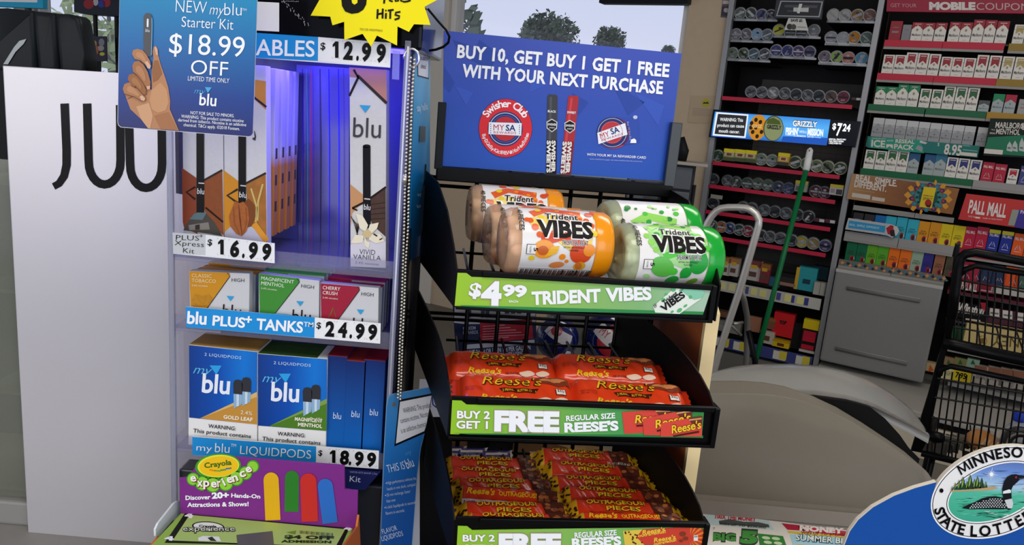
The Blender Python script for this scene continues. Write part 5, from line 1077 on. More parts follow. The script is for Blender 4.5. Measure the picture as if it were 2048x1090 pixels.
LR = [(560, 268, 0.114, None, 0, 14, True, 'left column bar with yellow ends, furthest back'),
      (560, 345, 0.086, None, -1, 12, True, 'left column bar with yellow ends, second from the back'),
      (560, 415, 0.058, None, 1, 16, True, 'left column bar with yellow ends, just behind the nutrition strip'),
      (560, 480, 0.03, None, -5, 34, False, 'left column bar with yellow ends and a white nutrition strip'),
      (560, 572, 0.002, None, 1, 14, True, 'left column bar with yellow ends, just in front of the nutrition strip'),
      (560, 648, -0.022, None, 0, 10, True, 'left column bar with yellow ends, against the sign'),
      (1300, 225, 0.114, None, -3, 14, True, 'right column bar with yellow ends, furthest back'),
      (1300, 315, 0.086, None, -6, 14, True, 'right column bar with yellow ends, second from the back'),
      (1300, 400, 0.058, None, 0, 14, True, 'right column bar with yellow ends, third from the back'),
      (1300, 478, 0.03, None, -4, 14, True, 'right column bar with yellow ends, third from the sign'),
      (1300, 565, 0.002, None, -2, 14, True, 'right column bar with yellow ends, just behind the front one'),
      (1300, 645, -0.022, None, 1, 14, False, 'right column bar with yellow ends, against the sign')]
for x, y, yy, z, yaw, tx, up, lb in LR: bar(lb, q('b1', x, y), yy, z, yaw, tx, 0, up)
# loose torn wrapper corner between the columns
# ------------------------------------------------------------------ things behind the rack
FF = Fr(FR_.M @ Vector((0, .2225, 0)), 7); m = MB(FF, 'a8', 0)
m.slab([(215, 20), (765, 30), (775, 560), (250, 560)], 0, .001, P('#18234a', .35))
m.poly([(230, 20), (760, 30), (765, 150), (300, 160), (225, 150)], P('#c9ccd4', .4), 1)
for x in (310, 400, 430): m.poly([(x, 40), (x + 32, 42), (x + 26, 115), (x + 4, 118)], P('#4a5470', .4), 2)
for k in range(3): m.rect(560 + 40 * k, 70, 590 + 40 * k, 90, P('#3a3f52', .4), 2)
m.poly([(395, 150), (740, 125), (748, 255), (400, 285)], P('#a81f30', .4), 2)
for k in range(6): m.line([(415, 175 + k * 17), (560 + (k * 37 % 160), 165 + k * 16)], 5, P('#d89aa4', .4), 3)
m.txt('REDEEM', (285, 200), (368, 194), 22, P('#b9c0d4', .4), 2, .01); m.txt('REWARDS', (285, 228), (384, 222), 22, P('#b9c0d4', .4), 2, .01)
m.poly([(295, 296), (755, 262), (757, 290), (295, 325)], P('#b9c0cc', .4), 2)
m.txt('SAVE 3¢, 5¢ OR EVEN 10¢ PER GALLON', (310, 364), (730, 326), 30, P('#c9cede', .4), 2, .03); m.txt('WITH YOUR CARD, JUST BY USING IT.', (324, 396), (716, 356), 24, P('#c9cede', .4), 2, .02); m.txt('REDEMPTION NOT AVAILABLE AT ALL STORES', (420, 408), (630, 384), 10, P('#9aa2ba', .4), 2, 0); m.txt('SEE STORE FOR DETAILS', (480, 422), (630, 402), 10, P('#9aa2ba', .4), 2, 0)
vb = FF.L(*q('a8', 500, 560), 0)
easel = MB(FF); easel.box(vb.x - .03, vb.x + .03, .0015, .004, CT, vb.z + .06, BLACKM)
thing('rewards_flyer', 'navy flyer with red box and SAVE lettering behind the rack wires', 'flyer', [('flyer_sheet', m), ('easel', easel)])
# two glossy blue display balls with red and white badge bands
for k, (cx, cy, r_, lb) in enumerate(((905, 250, .033, 'glossy dark blue ball display with white strip, left of the pair'), (1240, 250, .040, 'glossy dark blue ball display with red badge, right of the pair'))):
    c = FF.L(*q('a8', cx, cy), .165); F = Fr((0, 0, 0)); F.M = FF.M @ Matrix.Translation(c); F.I = F.M.inverted()
    bb = MB(F); bb.ball((0, 0, 0), r_, P('#141d52', .12), 32, 20); cap = MB(F)
    ar = FMB(F); ar.EPS = .0002
    if k: ar.ell(0, 6, 26, 26, P('#a81f30', .3), 1); ar.ring(0, 6, 33, 33, 1.2, P('#5a68a0', .3), 1); ar.line([(-30, 26), (26, -12)], 22, P('#cfc9c6', .3), 2); ar.txt('SA', (-6, 4), (14, -9), 14, NAVY, 3, .03); ar.txt('MY', (-26, 17), (-12, 9), 12, P('#b02030'), 3, .0)
    else: ar.line([(-26, 24), (16, 4)], 18, P('#b9b4b6', .3), 1); ar.line([(10, -14), (26, -18)], 9, P('#d9dade', .3), 1); ar.ring(0, 0, 28, 28, 1, P('#4a588a', .3), 1); ar.ell(-8, 20, 10, 8, P('#8a2030', .3), 2)
    def wr(v, r_=r_):
        a = v[0] / r_; e = v[2] / r_; rad = r_ + .0006 - v[1]; return (rad * math.sin(a) * math.cos(e), -rad * math.cos(a) * math.cos(e), rad * math.sin(e))
    cutm(ar, .005, .005); ar.warp(wr); st_ = MB(F); bz = CT - c.z - FF.M.translation.z; st_.lathe([(.024, bz), (.022, bz + .004), (.007, bz + .012), (.007, -r_ * .97)], BLACKM, None, 20)
    thing('ball_display', lb, 'ball display', [('ball', bb), ('printed_band', ar), ('stand', st_)])
# torn cardboard box
FX = Fr(FR_.M @ Vector((0, .228, 0)), 7); m = MB(FX, 'b1'); KR = P('#7d5a3a', .8, noise=.12, scale=30)
tp = FX.L(*q('b1', 700, 95), 0); x0 = FX.L(*q('b1', 140, 200), 0).x; x1 = FX.L(*q('b1', 1270, 200), 0).x
pts = [FX.L(*q('b1', x, y), 0) for x, y in ((145, -60), (640, 60), (650, 92), (760, 110), (900, 125), (960, 140), (1010, 165), (1050, 180), (1110, 170), (1170, 160), (1240, 190), (1262, 215))]
m.prism([Vector((x0, 0, CT))] + [Vector((max(p.x, x0), 0, p.z)) for p in pts] + [Vector((x1, 0, CT))], Vector((0, .003, 0)), KR)
ln = MB(FX, 'b1', -.001); ln.poly([(640, 78), (760, 95), (960, 120), (1160, 140), (1250, 160), (1262, 205), (1240, 180), (1170, 160), (1110, 172), (1050, 182), (1010, 168), (960, 145), (900, 128), (760, 112), (650, 94)], P('#c9a26a', .8, noise=.1, scale=200), 1)
bk2 = MB(FX); bk2.box(x0, x1, .07, .073, CT, tp.z - .02, KR); bk2.box(x0, x0 + .003, .003, .07, CT, tp.z - .02, KR); bk2.box(x1 - .003, x1, .003, .07, CT, tp.z - .06, KR)
thing('cardboard_box', 'torn brown cardboard box behind the bottom tray', 'cardboard box', [('front_wall', m), ('torn_edge', ln, None, 'pale torn edge'), ('box_walls', bk2)])
# purple and yellow wrapped sweets left of the cardboard
for k, (x, y, lb) in enumerate(((195, 205, 'purple and white wrapped sweet at the far left behind the bars'), (335, 215, 'purple and white wrapped sweet, middle one behind the bars'), (500, 232, 'purple and white wrapped sweet peeping between two wires'))):
    F = frame_at(q('b1', x, y), .185, None, 4, 50); ends_at = .75; m = pillow(F, .022, .012, .008, P('#4a3c86', .3), P('#d8d2c0', .35), 20, 8)
    def dr(a):
        a.line([(-14, 6), (14, 6)], 3, P('#e0dcd0', .35), 1); a.txt('SWEET', (-10, -3), (10, -3), 4, P('#e8e0c8', .35), 2, .05)
    art_on(m, F, dr); solo('wrapped_sweet', lb, 'wrapped sweet', m, 'purple wrapped sweets')

# white sheet with a blue wavy line, seen between the leaflet and the rack
FPp = Fr(FR_.M @ Vector((0, .155, 0)), 7); m = MB(FPp, 'c5', 0); pts = [FPp.L(*q('c5', x, y), 0) for x, y in ((320, 30), (352, 130), (452, 278), (460, 300))]
z0 = CT + .0005; m.prism([Vector((p.x, 0, p.z)) for p in pts] + [Vector((pts[-1].x, 0, z0)), Vector((pts[0].x - .012, 0, z0)), Vector((pts[0].x - .012, 0, pts[0].z))], Vector((0, .0008, 0)), P('#c9cbd2', .5))
m.line([(322, 110), (335, 150), (340, 190), (362, 208), (395, 222), (440, 250)], 9, P('#24408f', .4), 1); m.poly([(255, 270), (462, 268), (462, 1300), (255, 1300)], P('#0b0b0d', .4), 1)
solo('paper_sheet', 'white paper corner with a blue wavy line between leaflet and candy rack', 'paper', m)
# ------------------------------------------------------------------ back wall: tobacco tin shelving
def wz(z, *pts): return sum(FW.L(*q(z, *p), 0).z for p in pts) / len(pts)
def wx(z, *pts): return sum(FW.L(*q(z, *p), 0).x for p in pts) / len(pts)
STEEL = P('#8b8c8e', .4, .3); DKB = P('#191719', .6, noise=.15, scale=30); PINK = P('#b3243f', .4); PEG = P('#3a3836', .7, noise=.1, scale=40)
uxl = wx('p', (1462, 20), (1410, 400)); uxr = wx('p', (1762, 5), (1640, 690)); cxr = wx('p', (2040, 100)) + .75
parts = []
bk = MB(FW); bk.box(uxl, uxr, .34, .36, 0, 2.7, DKB)
bk.box(uxl + .008, uxl + .012, 0, .34, 0, 2.7, DKB); bk.box(uxr - .012, uxr - .008, 0, .34, 0, 2.7, DKB); bk.box(uxl + .15, uxr - .02, .3388, .34, .5, 1.78, P('#4c4946', .7, noise=.1, scale=30))
for k in range(12): bk.box(uxl + .18 + .09 * k, uxl + .181 + .09 * k, .3375, .3386, .9, 1.75, P('#2a2826', .6))
for k in range(14): bk.box(uxl + .1, uxr - .02, .3375, .3386, .62 + .085 * k, .622 + .085 * k, P('#2a2826', .6))
parts.append(('back_panel', bk))
for nm, x in (('side_post', uxl), ('side_post', uxr)):
    m = MB(FW); m.box(x - .014, x + .014, -.02, .02, 0, 2.7, STEEL, .002); m.box(x - .006, x + .006, .02, .34, 0, 2.7, P('#222224', .5)); parts.append((nm, m))
def shelf_(z0, z1, xa, xb, fm, depth=.32, lift=.004):
    m = MB(FW); m.box(xa, xb, 0, depth, z0, z0 + .008, P('#2a282a', .5)); m.box(xa, xb, -.010, 0, z0 - .004, z1, fm, .0015); return m
XL, XR = uxl + .018, uxr - .05
for (z, a, b_) in (('b2', (370, 910), (1670, 1000)), ('b3', (270, 572), (1500, 700)), ('b3', (240, 782), (1455, 925)), ('p', (1405, 422), (1668, 459)), ('b4', (210, 182), (1040, 324))):
    zz = wz(z, a, b_); parts.append(('shelf', shelf_(zz - .008, zz + .010, XL if z != 'b2' else XL, XR, PINK)))
ZR = wz('b4', (255, 518), (1020, 672)); m = shelf_(ZR - .03, ZR + .03, XL, XR + .02, P('#b3b1a8', .5)); 
for (x, w, hx) in ((265, 20, '#c9c6b0'), (290, 35, '#cfc98a'), (345, 45, '#cfc98a'), (440, 18, '#b8a838'), (462, 22, '#4a4a86'), (500, 45, '#cfca80'), (560, 50, '#cfca80'), (655, 22, '#c0b440'), (680, 30, '#46468a'), (735, 50, '#cfca80'), (785, 22, '#3c3c80'), (822, 50, '#cfca80'), (875, 30, '#3c3c80')):
    y = 512 + (x - 255) * .2; a = FW.L(*q('b4', x, y), -.011).x; b_ = FW.L(*q('b4', x + w, y), -.011).x; m.box(a, b_, -.0125, -.010, ZR - .02, ZR + .022, P(hx, .5))
parts.append(('price_shelf', m))
ZB = wz('b4', (560, 985), (940, 1065)); m = shelf_(ZB - .035, ZB + .028, XL, XR + .03, P('#3a4178', .5)); 
for x in (260, 380, 660, 820): y = 890 + (x - 235) * .21; a = FW.L(*q('b4', x, y), -.011).x; m.box(a, a + .07, -.0125, -.010, ZB - .03, ZB + .02, P('#c9c6b8', .5)); m.box(a + .035, a + .075, -.0128, -.010, ZB - .025, ZB + .024, P('#c9b93c', .5))
parts.append(('price_shelf', m))
m = MB(FW); m.box(uxl, uxr, .0, .34, 0, ZB - .06, P('#6c6a64', .5)); parts.append(('kick_base', m))
thing('tobacco_shelving', 'dark shelving with red edged shelves full of round tins', 'shelving', parts)
# tins
TW = {}
def tin(label, z, x, y, hx, yy=.03, r=.0335, rim='#8f9194', tilt=14, grp='round tobacco tins', seed=0):
    c = FW.L(*q(z, x, y), yy); key = (hx, rim)
    M = FW.M @ Matrix.Translation(c) @ Matrix.Rotation(R(tilt), 4, 'X') @ Matrix.Scale(r / .0335, 4)
    if key not in TW:
        m = MB(); T = Matrix.Rotation(R(90), 4, 'X')
        m.lathe([(0, -.018), (.0325, -.018), (.0335, -.016), (.0335, .001), (.0320, .003), (.0285, .003), (.028, .0015), (0, .0015)], P(rim, .3, .3), T, 22)
        m.lathe([(.0282, .0018), (0, .0018)], P(hx, .35), T, 20)
        rr = random.Random(hx); an = rr.choice([-40, 0, 25, 60]); f = FMB(); f.y = .0020; f.EPS = .0003
        f.line([(-24 * math.cos(R(an)), -24 * math.sin(R(an))), (24 * math.cos(R(an)), 24 * math.sin(R(an)))], rr.choice([7, 10, 13]), P(rr.choice(['#8d9096', '#2a2c30', '#a9aaac', '#70747a']), .35), 1)
        f.ell(rr.uniform(-8, 8), rr.uniform(6, 14), 8, 6, P(rr.choice(['#3a3c42', '#9a9ca0', '#55585e']), .35), 2, 0, 12)
        for k in range(3): f.line([(-10, -12 - 3.5 * k), (10, -12 - 3.5 * k)], 1.2, P('#b4b6b8', .4), 2)
        b0 = len(m.v); m.v += f.v
        for a, i, sm in zip(f.f, f.fm, f.sm): m.f.append(tuple(b0 + k for k in a)); m.fm.append(m.mi(f.ms[i])); m.sm.append(sm)
        me = bpy.data.meshes.new('tobacco_tin'); me.from_pydata(m.v, [], m.f)
        for a in m.ms: me.materials.append(a)
        for p, i, sm in zip(me.polygons, m.fm, m.sm): p.material_index = i; p.use_smooth = sm
        TW[key] = me
    o = bpy.data.objects.new('tobacco_tin', TW[key]); COL.objects.link(o); o.matrix_world = M; tag(o, label, 'tin', grp); return o
TRAYS = [('upper left', 'top', [(560, 125, '#59625d'), (660, 125, '#3c4642'), (760, 140, '#4a4a78'), (845, 145, '#2c3038')]), ('upper left', 'middle', [(520, 320, '#6a6a70'), (615, 320, '#5d5a60'), (715, 320, '#6d8fae'), (810, 325, '#566068')]), ('upper left', 'bottom', [(490, 495, '#5f6b5a'), (590, 500, '#4c5a40'), (685, 505, '#3f5a66'), (785, 505, '#4a4c58')]),
         ('middle', 'upper', [(920, 280, '#a8a830'), (1025, 305, '#3d463a'), (1130, 310, '#39403a'), (1245, 285, '#6b6d70')]), ('middle', 'lower', [(895, 470, '#3a3a6a'), (1000, 475, '#36386c'), (1100, 480, '#4a3a60'), (1205, 485, '#4a4468')]),
         ('upper right', 'top', [(1425, 140, '#a5a09a'), (1535, 145, '#9a9792'), (1650, 145, '#7a5a30'), (1765, 145, '#6d4a3c')]), ('upper right', 'middle', [(1405, 350, '#85868c'), (1515, 355, '#8c8d92'), (1620, 350, '#a06a20'), (1735, 355, '#4a5f55')]), ('upper right', 'bottom', [(1345, 530, '#6a5a68'), (1455, 530, '#7f9a52'), (1565, 540, '#a86a60'), (1690, 545, '#4a7f9f')])]
NM = {'#59625d': 'grey green', '#3c4642': 'dark green', '#4a4a78': 'violet', '#2c3038': 'charcoal', '#6a6a70': 'grey', '#5d5a60': 'dark grey', '#6d8fae': 'light blue', '#566068': 'slate', '#5f6b5a': 'moss', '#4c5a40': 'olive', '#3f5a66': 'teal', '#4a4c58': 'dusky', '#a8a830': 'yellow', '#3d463a': 'dark green', '#39403a': 'dark green', '#6b6d70': 'grey', '#3a3a6a': 'indigo', '#36386c': 'indigo', '#4a3a60': 'purple', '#4a4468': 'purple', '#a5a09a': 'pale', '#9a9792': 'pale', '#7a5a30': 'brown', '#6d4a3c': 'rust', '#85868c': 'silver', '#8c8d92': 'silver', '#a06a20': 'amber', '#4a5f55': 'green', '#6a5a68': 'mauve', '#7f9a52': 'lime', '#a86a60': 'salmon', '#4a7f9f': 'sky blue'}
POS = ['leftmost', 'second from left', 'third from left', 'rightmost']
for col, row, ts in TRAYS:
    for k, (x, y, hx) in enumerate(ts): tin('%s tin, %s in the %s clear tray of the %s column' % (NM[hx], POS[k], row, col), 'b2', x, y, hx, .03)
    m = MB(FW, 'b2'); a = FW.L(*q('b2', ts[0][0] - 55, ts[0][1] + 60), 0); b_ = FW.L(*q('b2', ts[3][0] + 50, ts[3][1] + 60), 0); zz = (a.z + FW.L(*q('b2', ts[0][0] - 55, ts[0][1] + 60 - 5), 0).z) / 2 - .002
    a.x = max(a.x, uxl + .018); b_.x = min(b_.x, uxr - .018); m.box(a.x, b_.x, -.012, -.009, zz - .006, zz + .010, CLEAR('#b9bcc0', .3, .05, .12)); m.box(a.x, b_.x, -.009, .336, zz - .008, zz - .005, P('#1a1b1e', .5))
    for k, t in enumerate(ts): xx = FW.L(*q('b2', t[0] - 40, t[1] + 55), 0).x; m.box(xx, xx + .06, -.0135, -.012, zz - .006, zz + .004, P('#9a9da0' if k % 2 else '#7d8285', .4))
    solo('tin_tray', 'clear plastic tin tray, %s one of the %s column' % (row, col), 'tray', m, 'clear tin trays')
def row(z, xs, where, hexes, yy=.03, r=.0335, rim='#85888c', tilt=12):
    n = len(xs)
    for k, ((x, y), hx) in enumerate(zip(xs, hexes)): tin('dark round tin, %s from the left %s' % (ORD[k], where), z, x, y, hx, yy, r, rim, tilt)
g = '#4a4d50'; g2 = '#5d6064'; g3 = '#3a3d40'
row('b2', [(660, 855), (760, 860), (865, 865), (975, 870), (1080, 880), (1185, 890), (1290, 895), (1405, 900), (1520, 905)], 'on the topmost red edged shelf', [g2, g2, '#6a6d70', g, g3, g, g3, '#5a4a42', '#6d3240'])
row('b3', [(345, 508), (735, 540), (835, 550), (1045, 565), (1150, 580), (1240, 600), (1340, 610), (1455, 622)], 'on the shelf right under the lit sign', ['#2e4a38', '#6a7a74', '#6a7a74', '#3d4a40', '#54604f', '#5d6a50', '#5d6650', '#3d4a3e'], .03, .036, '#9aa08a')
row('b3', [(300, 722), (430, 735), (505, 748), (610, 758), (705, 762), (795, 775), (890, 792), (985, 805), (1230, 830), (1310, 842)], 'on the second shelf under the lit sign', [g3, g, '#3a4440', '#3a4a40', '#4a5a4c', '#4a5a4c', '#3a4258', '#3a4468', '#4a2a34', '#4a2a34'], .04, .036, '#5d6163')
row('b3', [(300, 935), (570, 975), (650, 985), (765, 1003), (860, 1015), (960, 1030), (1065, 1045), (1165, 1060)], 'on the shelf level with the ladder top', [g3, '#46444a', '#46444a', g, g3, g, g3, '#2a2a2c'], .03, .036, '#6d7074')
row('b4', [(225, 112), (290, 120), (350, 128), (415, 140), (475, 150), (570, 180), (630, 190), (705, 200), (785, 215), (855, 225), (935, 237), (1020, 252)], 'on the lowest red edged shelf', ['#3a463c', '#9a5a34', '#3a4a80', '#2e4238', '#7a2a38', g3, g, g2, g3, '#9a9230', '#7d7048', '#4a4470'], .03, .036, '#85888a')
# small boxes among the tins
def sbox(label, z, x0, y0, x1, y1, hx, top=None, yy=.0, d=.05, art=None, cat='box', name='product_box', grp='small boxes on the tin shelving', draw=None):
    m = MB(FW, z, yy); e = m.pbox(x0 + 2.5, y0, x1 - 2.5, y1, yy, yy + d * .6, P(hx, .45), .0008)
    w = e[1] - e[0]; h = e[3] - e[2]
    if top: m.box(e[0], e[1], yy - .0008, yy + .001, e[3] - h * .28, e[3], P(top, .45)); m.box(e[0], e[1], yy, yy + d * .6, e[3], e[3] + .001, P(top, .45))
    if art:
        for (u0, v0, u1, v1, c) in art: m.box(e[0] + w * u0, e[0] + w * u1, yy - .0012, yy, e[2] + h * v0, e[2] + h * v1, P(c, .45))
    if draw: m.y = yy - .0015; draw(m)
    return solo(name, label, cat, m, grp)
cn = [(.1, .38, .9, .72, '#b9a58c'), (.28, .44, .72, .66, '#8a3a2a'), (0, 0, 1, .3, '#4a5236')]
for k, (x, y) in enumerate(((400, 440), (497, 447), (593, 455))): sbox('yellow topped green tin box, %s of three under the warning sign' % ['left', 'middle', 'right'][k], 'b3', x, y, x + 92, y + 118, '#7d8a4a', '#d8c81e', .0, .06, cn)
sbox('yellow topped amber tin box standing alone right of the pale tins', 'b3', 893, 478, 985, 600, '#b8922a', '#d8c41e', .0, .06, [(.15, .35, .85, .7, '#d0b080'), (.3, .42, .7, .64, '#8a4a3a'), (0, 0, 1, .28, '#3a3a34')])
sbox('white and yellow box just behind the top of the green pole', 'b3', 1050, 730, 1150, 840, '#8a8a80', '#b0a030', .0, .06, [(.1, .1, .6, .5, '#55585a')])
sbox('white and yellow box at the right end of the second shelf', 'b3', 1365, 765, 1475, 872, '#a8a4a0', '#b0a030', .0, .06, [(.08, .2, .4, .6, '#8a7a84'), (.5, .1, .95, .6, '#3a3a3c')])
for k, x in enumerate((945, 1020)): sbox('small maroon and white box, %s of two right of the pole' % ['left', 'right'][k], 'b4', x, 55 + 8 * k, x + 70, 90 + 8 * k, '#4a2a34', None, 0, .05, [(.5, .1, 1, .9, '#b3b0ae')])
sbox('small dark box with white tag at the right of the topmost shelf', 'b2', 1595, 905, 1690, 938, '#3a2a2e', None, 0, .05, [(.5, .1, 1, .9, '#b3b0ae')])
sbox('pale blank tag on the left of the shelf above the ladder', 'b3', 278, 855, 385, 905, '#8a877a', None, -.02, .004)
parts_ = [(285, 330, 345, 465, '#b9b4aa', '#9a6a40'), (345, 335, 405, 472, '#b0aaa2', '#9a6a40'), (472, 350, 556, 505, '#b0a8a2', '#6d3a3a'), (556, 375, 622, 520, '#7a2f36', '#8a5a2a')]
for k, (x0, y0, x1, y1, hx, tc) in enumerate(parts_): sbox('tobacco pouch box, %s from the left on the grey price shelf' % ORD[k], 'b4', x0, y0, x1, y1, hx, tc, .03, .08, [(.25, .2, .75, .45, '#5a4038'), (.3, .62, .75, .8, '#c09a30')])
sbox('turquoise box with yellow side on the grey price shelf', 'b4', 838, 395, 945, 580, '#2a8f96', None, .04, .1, [(-.12, .0, .06, .95, '#c0982a'), (.3, .3, .7, .5, '#1a3a48')])
sbox('dark blue bag behind the turquoise box', 'b4', 940, 390, 1035, 500, '#1c3a48', None, .14, .1)
for k, x in enumerate((945, 985, 1020)): sbox('plain white carton, %s of three beside the turquoise box' % ['left', 'middle', 'right'][k], 'b4', x, 505 + k * 6, x + 38, 600 + k * 7, '#a3a196', None, .02, .08)
sbox('black and tan tub on the grey price shelf by the pole', 'b4', 705, 440, 815, 550, '#2a2624', '#1c1a1a', .04, .1, [(.05, .05, .95, .3, '#8a6a58')])
sbox('blue packet on the price shelf just behind the pole', 'b4', 630, 470, 700, 545, '#2a5a70', None, .05, .08)
# bottom shelf
sbox('red folded display bag standing on the yellow box', 'b4', 665, 715, 785, 905, '#c01c22', None, .02, .09, None, 'bag', 'display_bag', 'small boxes on the tin shelving', lambda m: m.txt('TOP', (698, 800), (748, 806), 24, P('#2a1416'), 2, .06, .15))
sbox('yellow tobacco box under the red folded bag', 'b4', 650, 905, 765, 980, '#c9a818', '#b08a14', .0, .09, [(.3, .2, .7, .6, '#5a2a1c')])
sbox('white tobacco box with brown shield left of the yellow one', 'b4', 565, 845, 655, 950, '#b0a898', None, .0, .08, [(.3, .25, .7, .65, '#5a3a28')])
sbox('brown pouch on top of the white shield box', 'b4', 600, 755, 665, 845, '#7a4a38', '#8a5a30', .02, .06)
sbox('tan plastic pouch leaning at the left of the bottom shelf', 'b4', 488, 745, 560, 865, '#9a6a50', None, .05, .04)
sbox('tall black box between the red bag and the lighters', 'b4', 780, 790, 850, 985, '#1c1b1c', None, .04, .08)
sbox('narrow red and black lighter stand with yellow top', 'b4', 872, 765, 945, 1015, '#1c1416', '#c9b018', .0, .06, [(.1, .1, .9, .24, '#b01c30'), (.1, .34, .9, .5, '#b01c30'), (.1, .5, .9, .66, '#a81c30'), (0, 0, 1, .08, '#b0aaa4')])
sbox('brown tray of goods at the far left of the bottom shelf', 'b4', 225, 700, 330, 760, '#6a4a38', None, .05, .1)
sbox('grey carton at the left of the bottom shelf behind the ladder', 'b4', 225, 765, 420, 880, '#7d7a70', None, .05, .1)
# lit sign
FG = Fr(FW.M @ Vector((0, -.05, 0)), -29.6); m = MB(FG, 'b3'); m.EPS = .0006
m.slab([(300, 85), (1640, 195), (1590, 430), (258, 335)], 0, .028, P('#0a0e1c', .3), .004)
LITB = G([(0, '#1454b4'), (.3, '#3f97e2'), (.7, '#4fa8ee'), (1, '#2f86da')], 'Z', .3, 0, .55)
fcs = MB(FG, 'b3', -.001); fcs.EPS = .0006; fcs.poly([(318, 105), (1366, 178), (1330, 412), (282, 330)], LITB, 1)
def E_(h, e=.5): return P(h, .4, 0, e)
fcs.poly([(330, 110), (622, 132), (595, 345), (296, 322)], E_('#e8eef6', .6), 2); fcs.poly([(345, 125), (608, 144), (583, 330), (313, 308)], E_('#2a2c30', .3), 3)
for k, (tx, a, b_) in enumerate((('WARNING: This', (362, 190), (572, 198)), ('product can cause', (338, 242), (582, 252)), ('mouth cancer.', (352, 294), (542, 304)))): fcs.txt(tx, a, b_, 30, E_('#f0f2f2'), 4, .02)
fcs.ell(705, 250, 80, 118, E_('#d8901c', .35), 3, 12); 
for x, y in ((650, 210), (690, 180), (730, 200), (660, 290), (700, 330), (740, 290), (690, 250), (645, 250)): fcs.ell(x, y, 16, 20, E_('#2a1a10', .1), 4, 20, 12)
fcs.txt('GRIZ', (650, 250), (745, 256), 28, E_('#e0c080'), 5, .02)
fcs.ell(848, 258, 92, 116, E_('#4a5236', .2), 5, 8); fcs.ell(850, 260, 84, 108, E_('#8f9a6a', .3), 6, 8); fcs.poly([(785, 215), (800, 175), (850, 160), (905, 190), (915, 225)], E_('#4a5a20', .3), 7); fcs.txt('GRIZZLY', (788, 258), (920, 268), 34, E_('#2a2a20', .1), 8, .05)
fcs.poly([(935, 330), (1345, 345), (1332, 410), (920, 380)], E_('#1a5ac0', .4), 2)
fcs.txt('GRIZZLY', (1022, 236), (1245, 250), 52, E_('#1a1a20', .1), 3, .08); fcs.txt('GRIZZLY', (1024, 234), (1243, 248), 48, E_('#f2f4f4', .6), 4, .03)
fcs.txt("FISHIN'", (958, 310), (1075, 316), 58, E_('#eef2f4', .6), 4, .05); fcs.txt('WITH A', (1082, 300), (1150, 304), 24, E_('#eef2f4'), 4, .02); fcs.txt('MISSION', (1156, 316), (1298, 328), 58, E_('#eef2f4', .6), 4, .05)
fcs.txt('SUMMER 2018', (1030, 330), (1212, 344), 16, E_('#dfe8f2'), 4, .02); fcs.line([(960, 318), (1025, 322)], 4, E_('#dfe8f2'), 4); fcs.line([(1218, 338), (1280, 344)], 4, E_('#dfe8f2'), 4)
fcs.txt('$', (1382, 262), (1415, 266), 52, E_('#f4f4f4', 1), 2, .03); fcs.txt('7', (1418, 320), (1468, 324), 110, E_('#f4f4f4', 1), 2, .03, .2); fcs.txt('24', (1474, 280), (1545, 286), 64, E_('#f4f4f4', 1), 2, .03, .1)
for k in range(3): fcs.txt('SPECIAL PRICE WHEN YOU BUY 2'[k * 3:k * 3 + 16], (1352, 362 + 18 * k), (1505 - 20 * k, 366 + 18 * k), 13, E_('#f0f0f0', .8), 2, .04)
thing('lit_sign', 'long blue backlit sign with mouth cancer warning and 7.24 price', 'sign', [('sign_case', m), ('lit_face', fcs, None, 'glowing printed face')])
# black sign plate and white flag at the top
m = MB(Fr(FW.M @ Vector((0, -.06, 0)), -29.6), 'b2'); m.slab([(905, -60), (1350, -60), (1310, 180), (870, 168)], 0, .03, P('#33353a', .35), .003); m.EPS = .0008
m.poly([(935, 8), (1330, 14), (1298, 160), (895, 150)], P('#9fa3a8', .4), 1); m.poly([(945, 16), (1318, 22), (1290, 150), (906, 142)], P('#26282c', .4), 2)
m.poly([(975, 45), (1280, 50), (1275, 75), (972, 68)], P('#4a4c50', .4), 3); m.poly([(1058, 55), (1200, 60), (1195, 112), (1054, 108)], P('#b9bab6', .4), 3); m.poly([(1110, 35), (1140, 36), (1112, 125), (1088, 122)], P('#c9cac6', .4), 4); m.poly([(1000, 95), (1050, 97), (1048, 110), (998, 108)], P('#4a4c50', .4), 3)
solo('shelf_sign', 'dark framed sign with blank white patch at the top of the tin shelves', 'sign', m)
m = MB(Fr(FW.M @ Vector((0, -.075, 0)), -29.6), 'b2'); m.slab([(1010, 168), (1165, 172), (1195, 285), (970, 278)], 0, .002, P('#c3c2ba', .5)); m.EPS = .0008
m.txt('SAVE $2', (1030, 200), (1140, 203), 24, BLACKP, 2, .03); m.ell(1020, 248, 26, 28, P('#33312e'), 2, 0, 16); m.ell(1058, 250, 24, 26, P('#4a4640'), 3, 0, 16); m.line([(1095, 250), (1175, 256)], 8, P('#8a8a84'), 2)
solo('price_flag', 'white trapezoid SAVE 2 flag hanging under the dark framed sign', 'sign', m)
# pier notices
m = MB(Fr(FW.M @ Vector((0, .015, 0)), -29.6), 'b2'); m.slab([(402, -40), (490, -40), (462, 165), (378, 160)], 0, .003, P('#5a5058', .5)); m.EPS = .0008
m.poly([(400, 4), (482, 6), (474, 40), (396, 36)], P('#b3aaa4'), 1); m.poly([(390, 60), (475, 60), (462, 150), (382, 145)], P('#3a3440'), 1); m.ell(430, 95, 24, 22, P('#a8a0a4'), 2, 0, 12)
solo('wall_photo', 'small dark photo notice at the top of the beige pier', 'notice', m)
m = MB(Fr(FW.M @ Vector((0, .016, 0)), -29.6), 'b2'); m.slab([(105, 890), (362, 890), (325, 1150), (70, 1140)], 0, .002, P('#b09c80', .6)); m.EPS = .0008
m.ell(240, 958, 37, 42, P('#a8a030'), 1, 0, 24); m.poly([(210, 965), (225, 948), (240, 955), (255, 945), (272, 965)], P('#2a2a14'), 2)
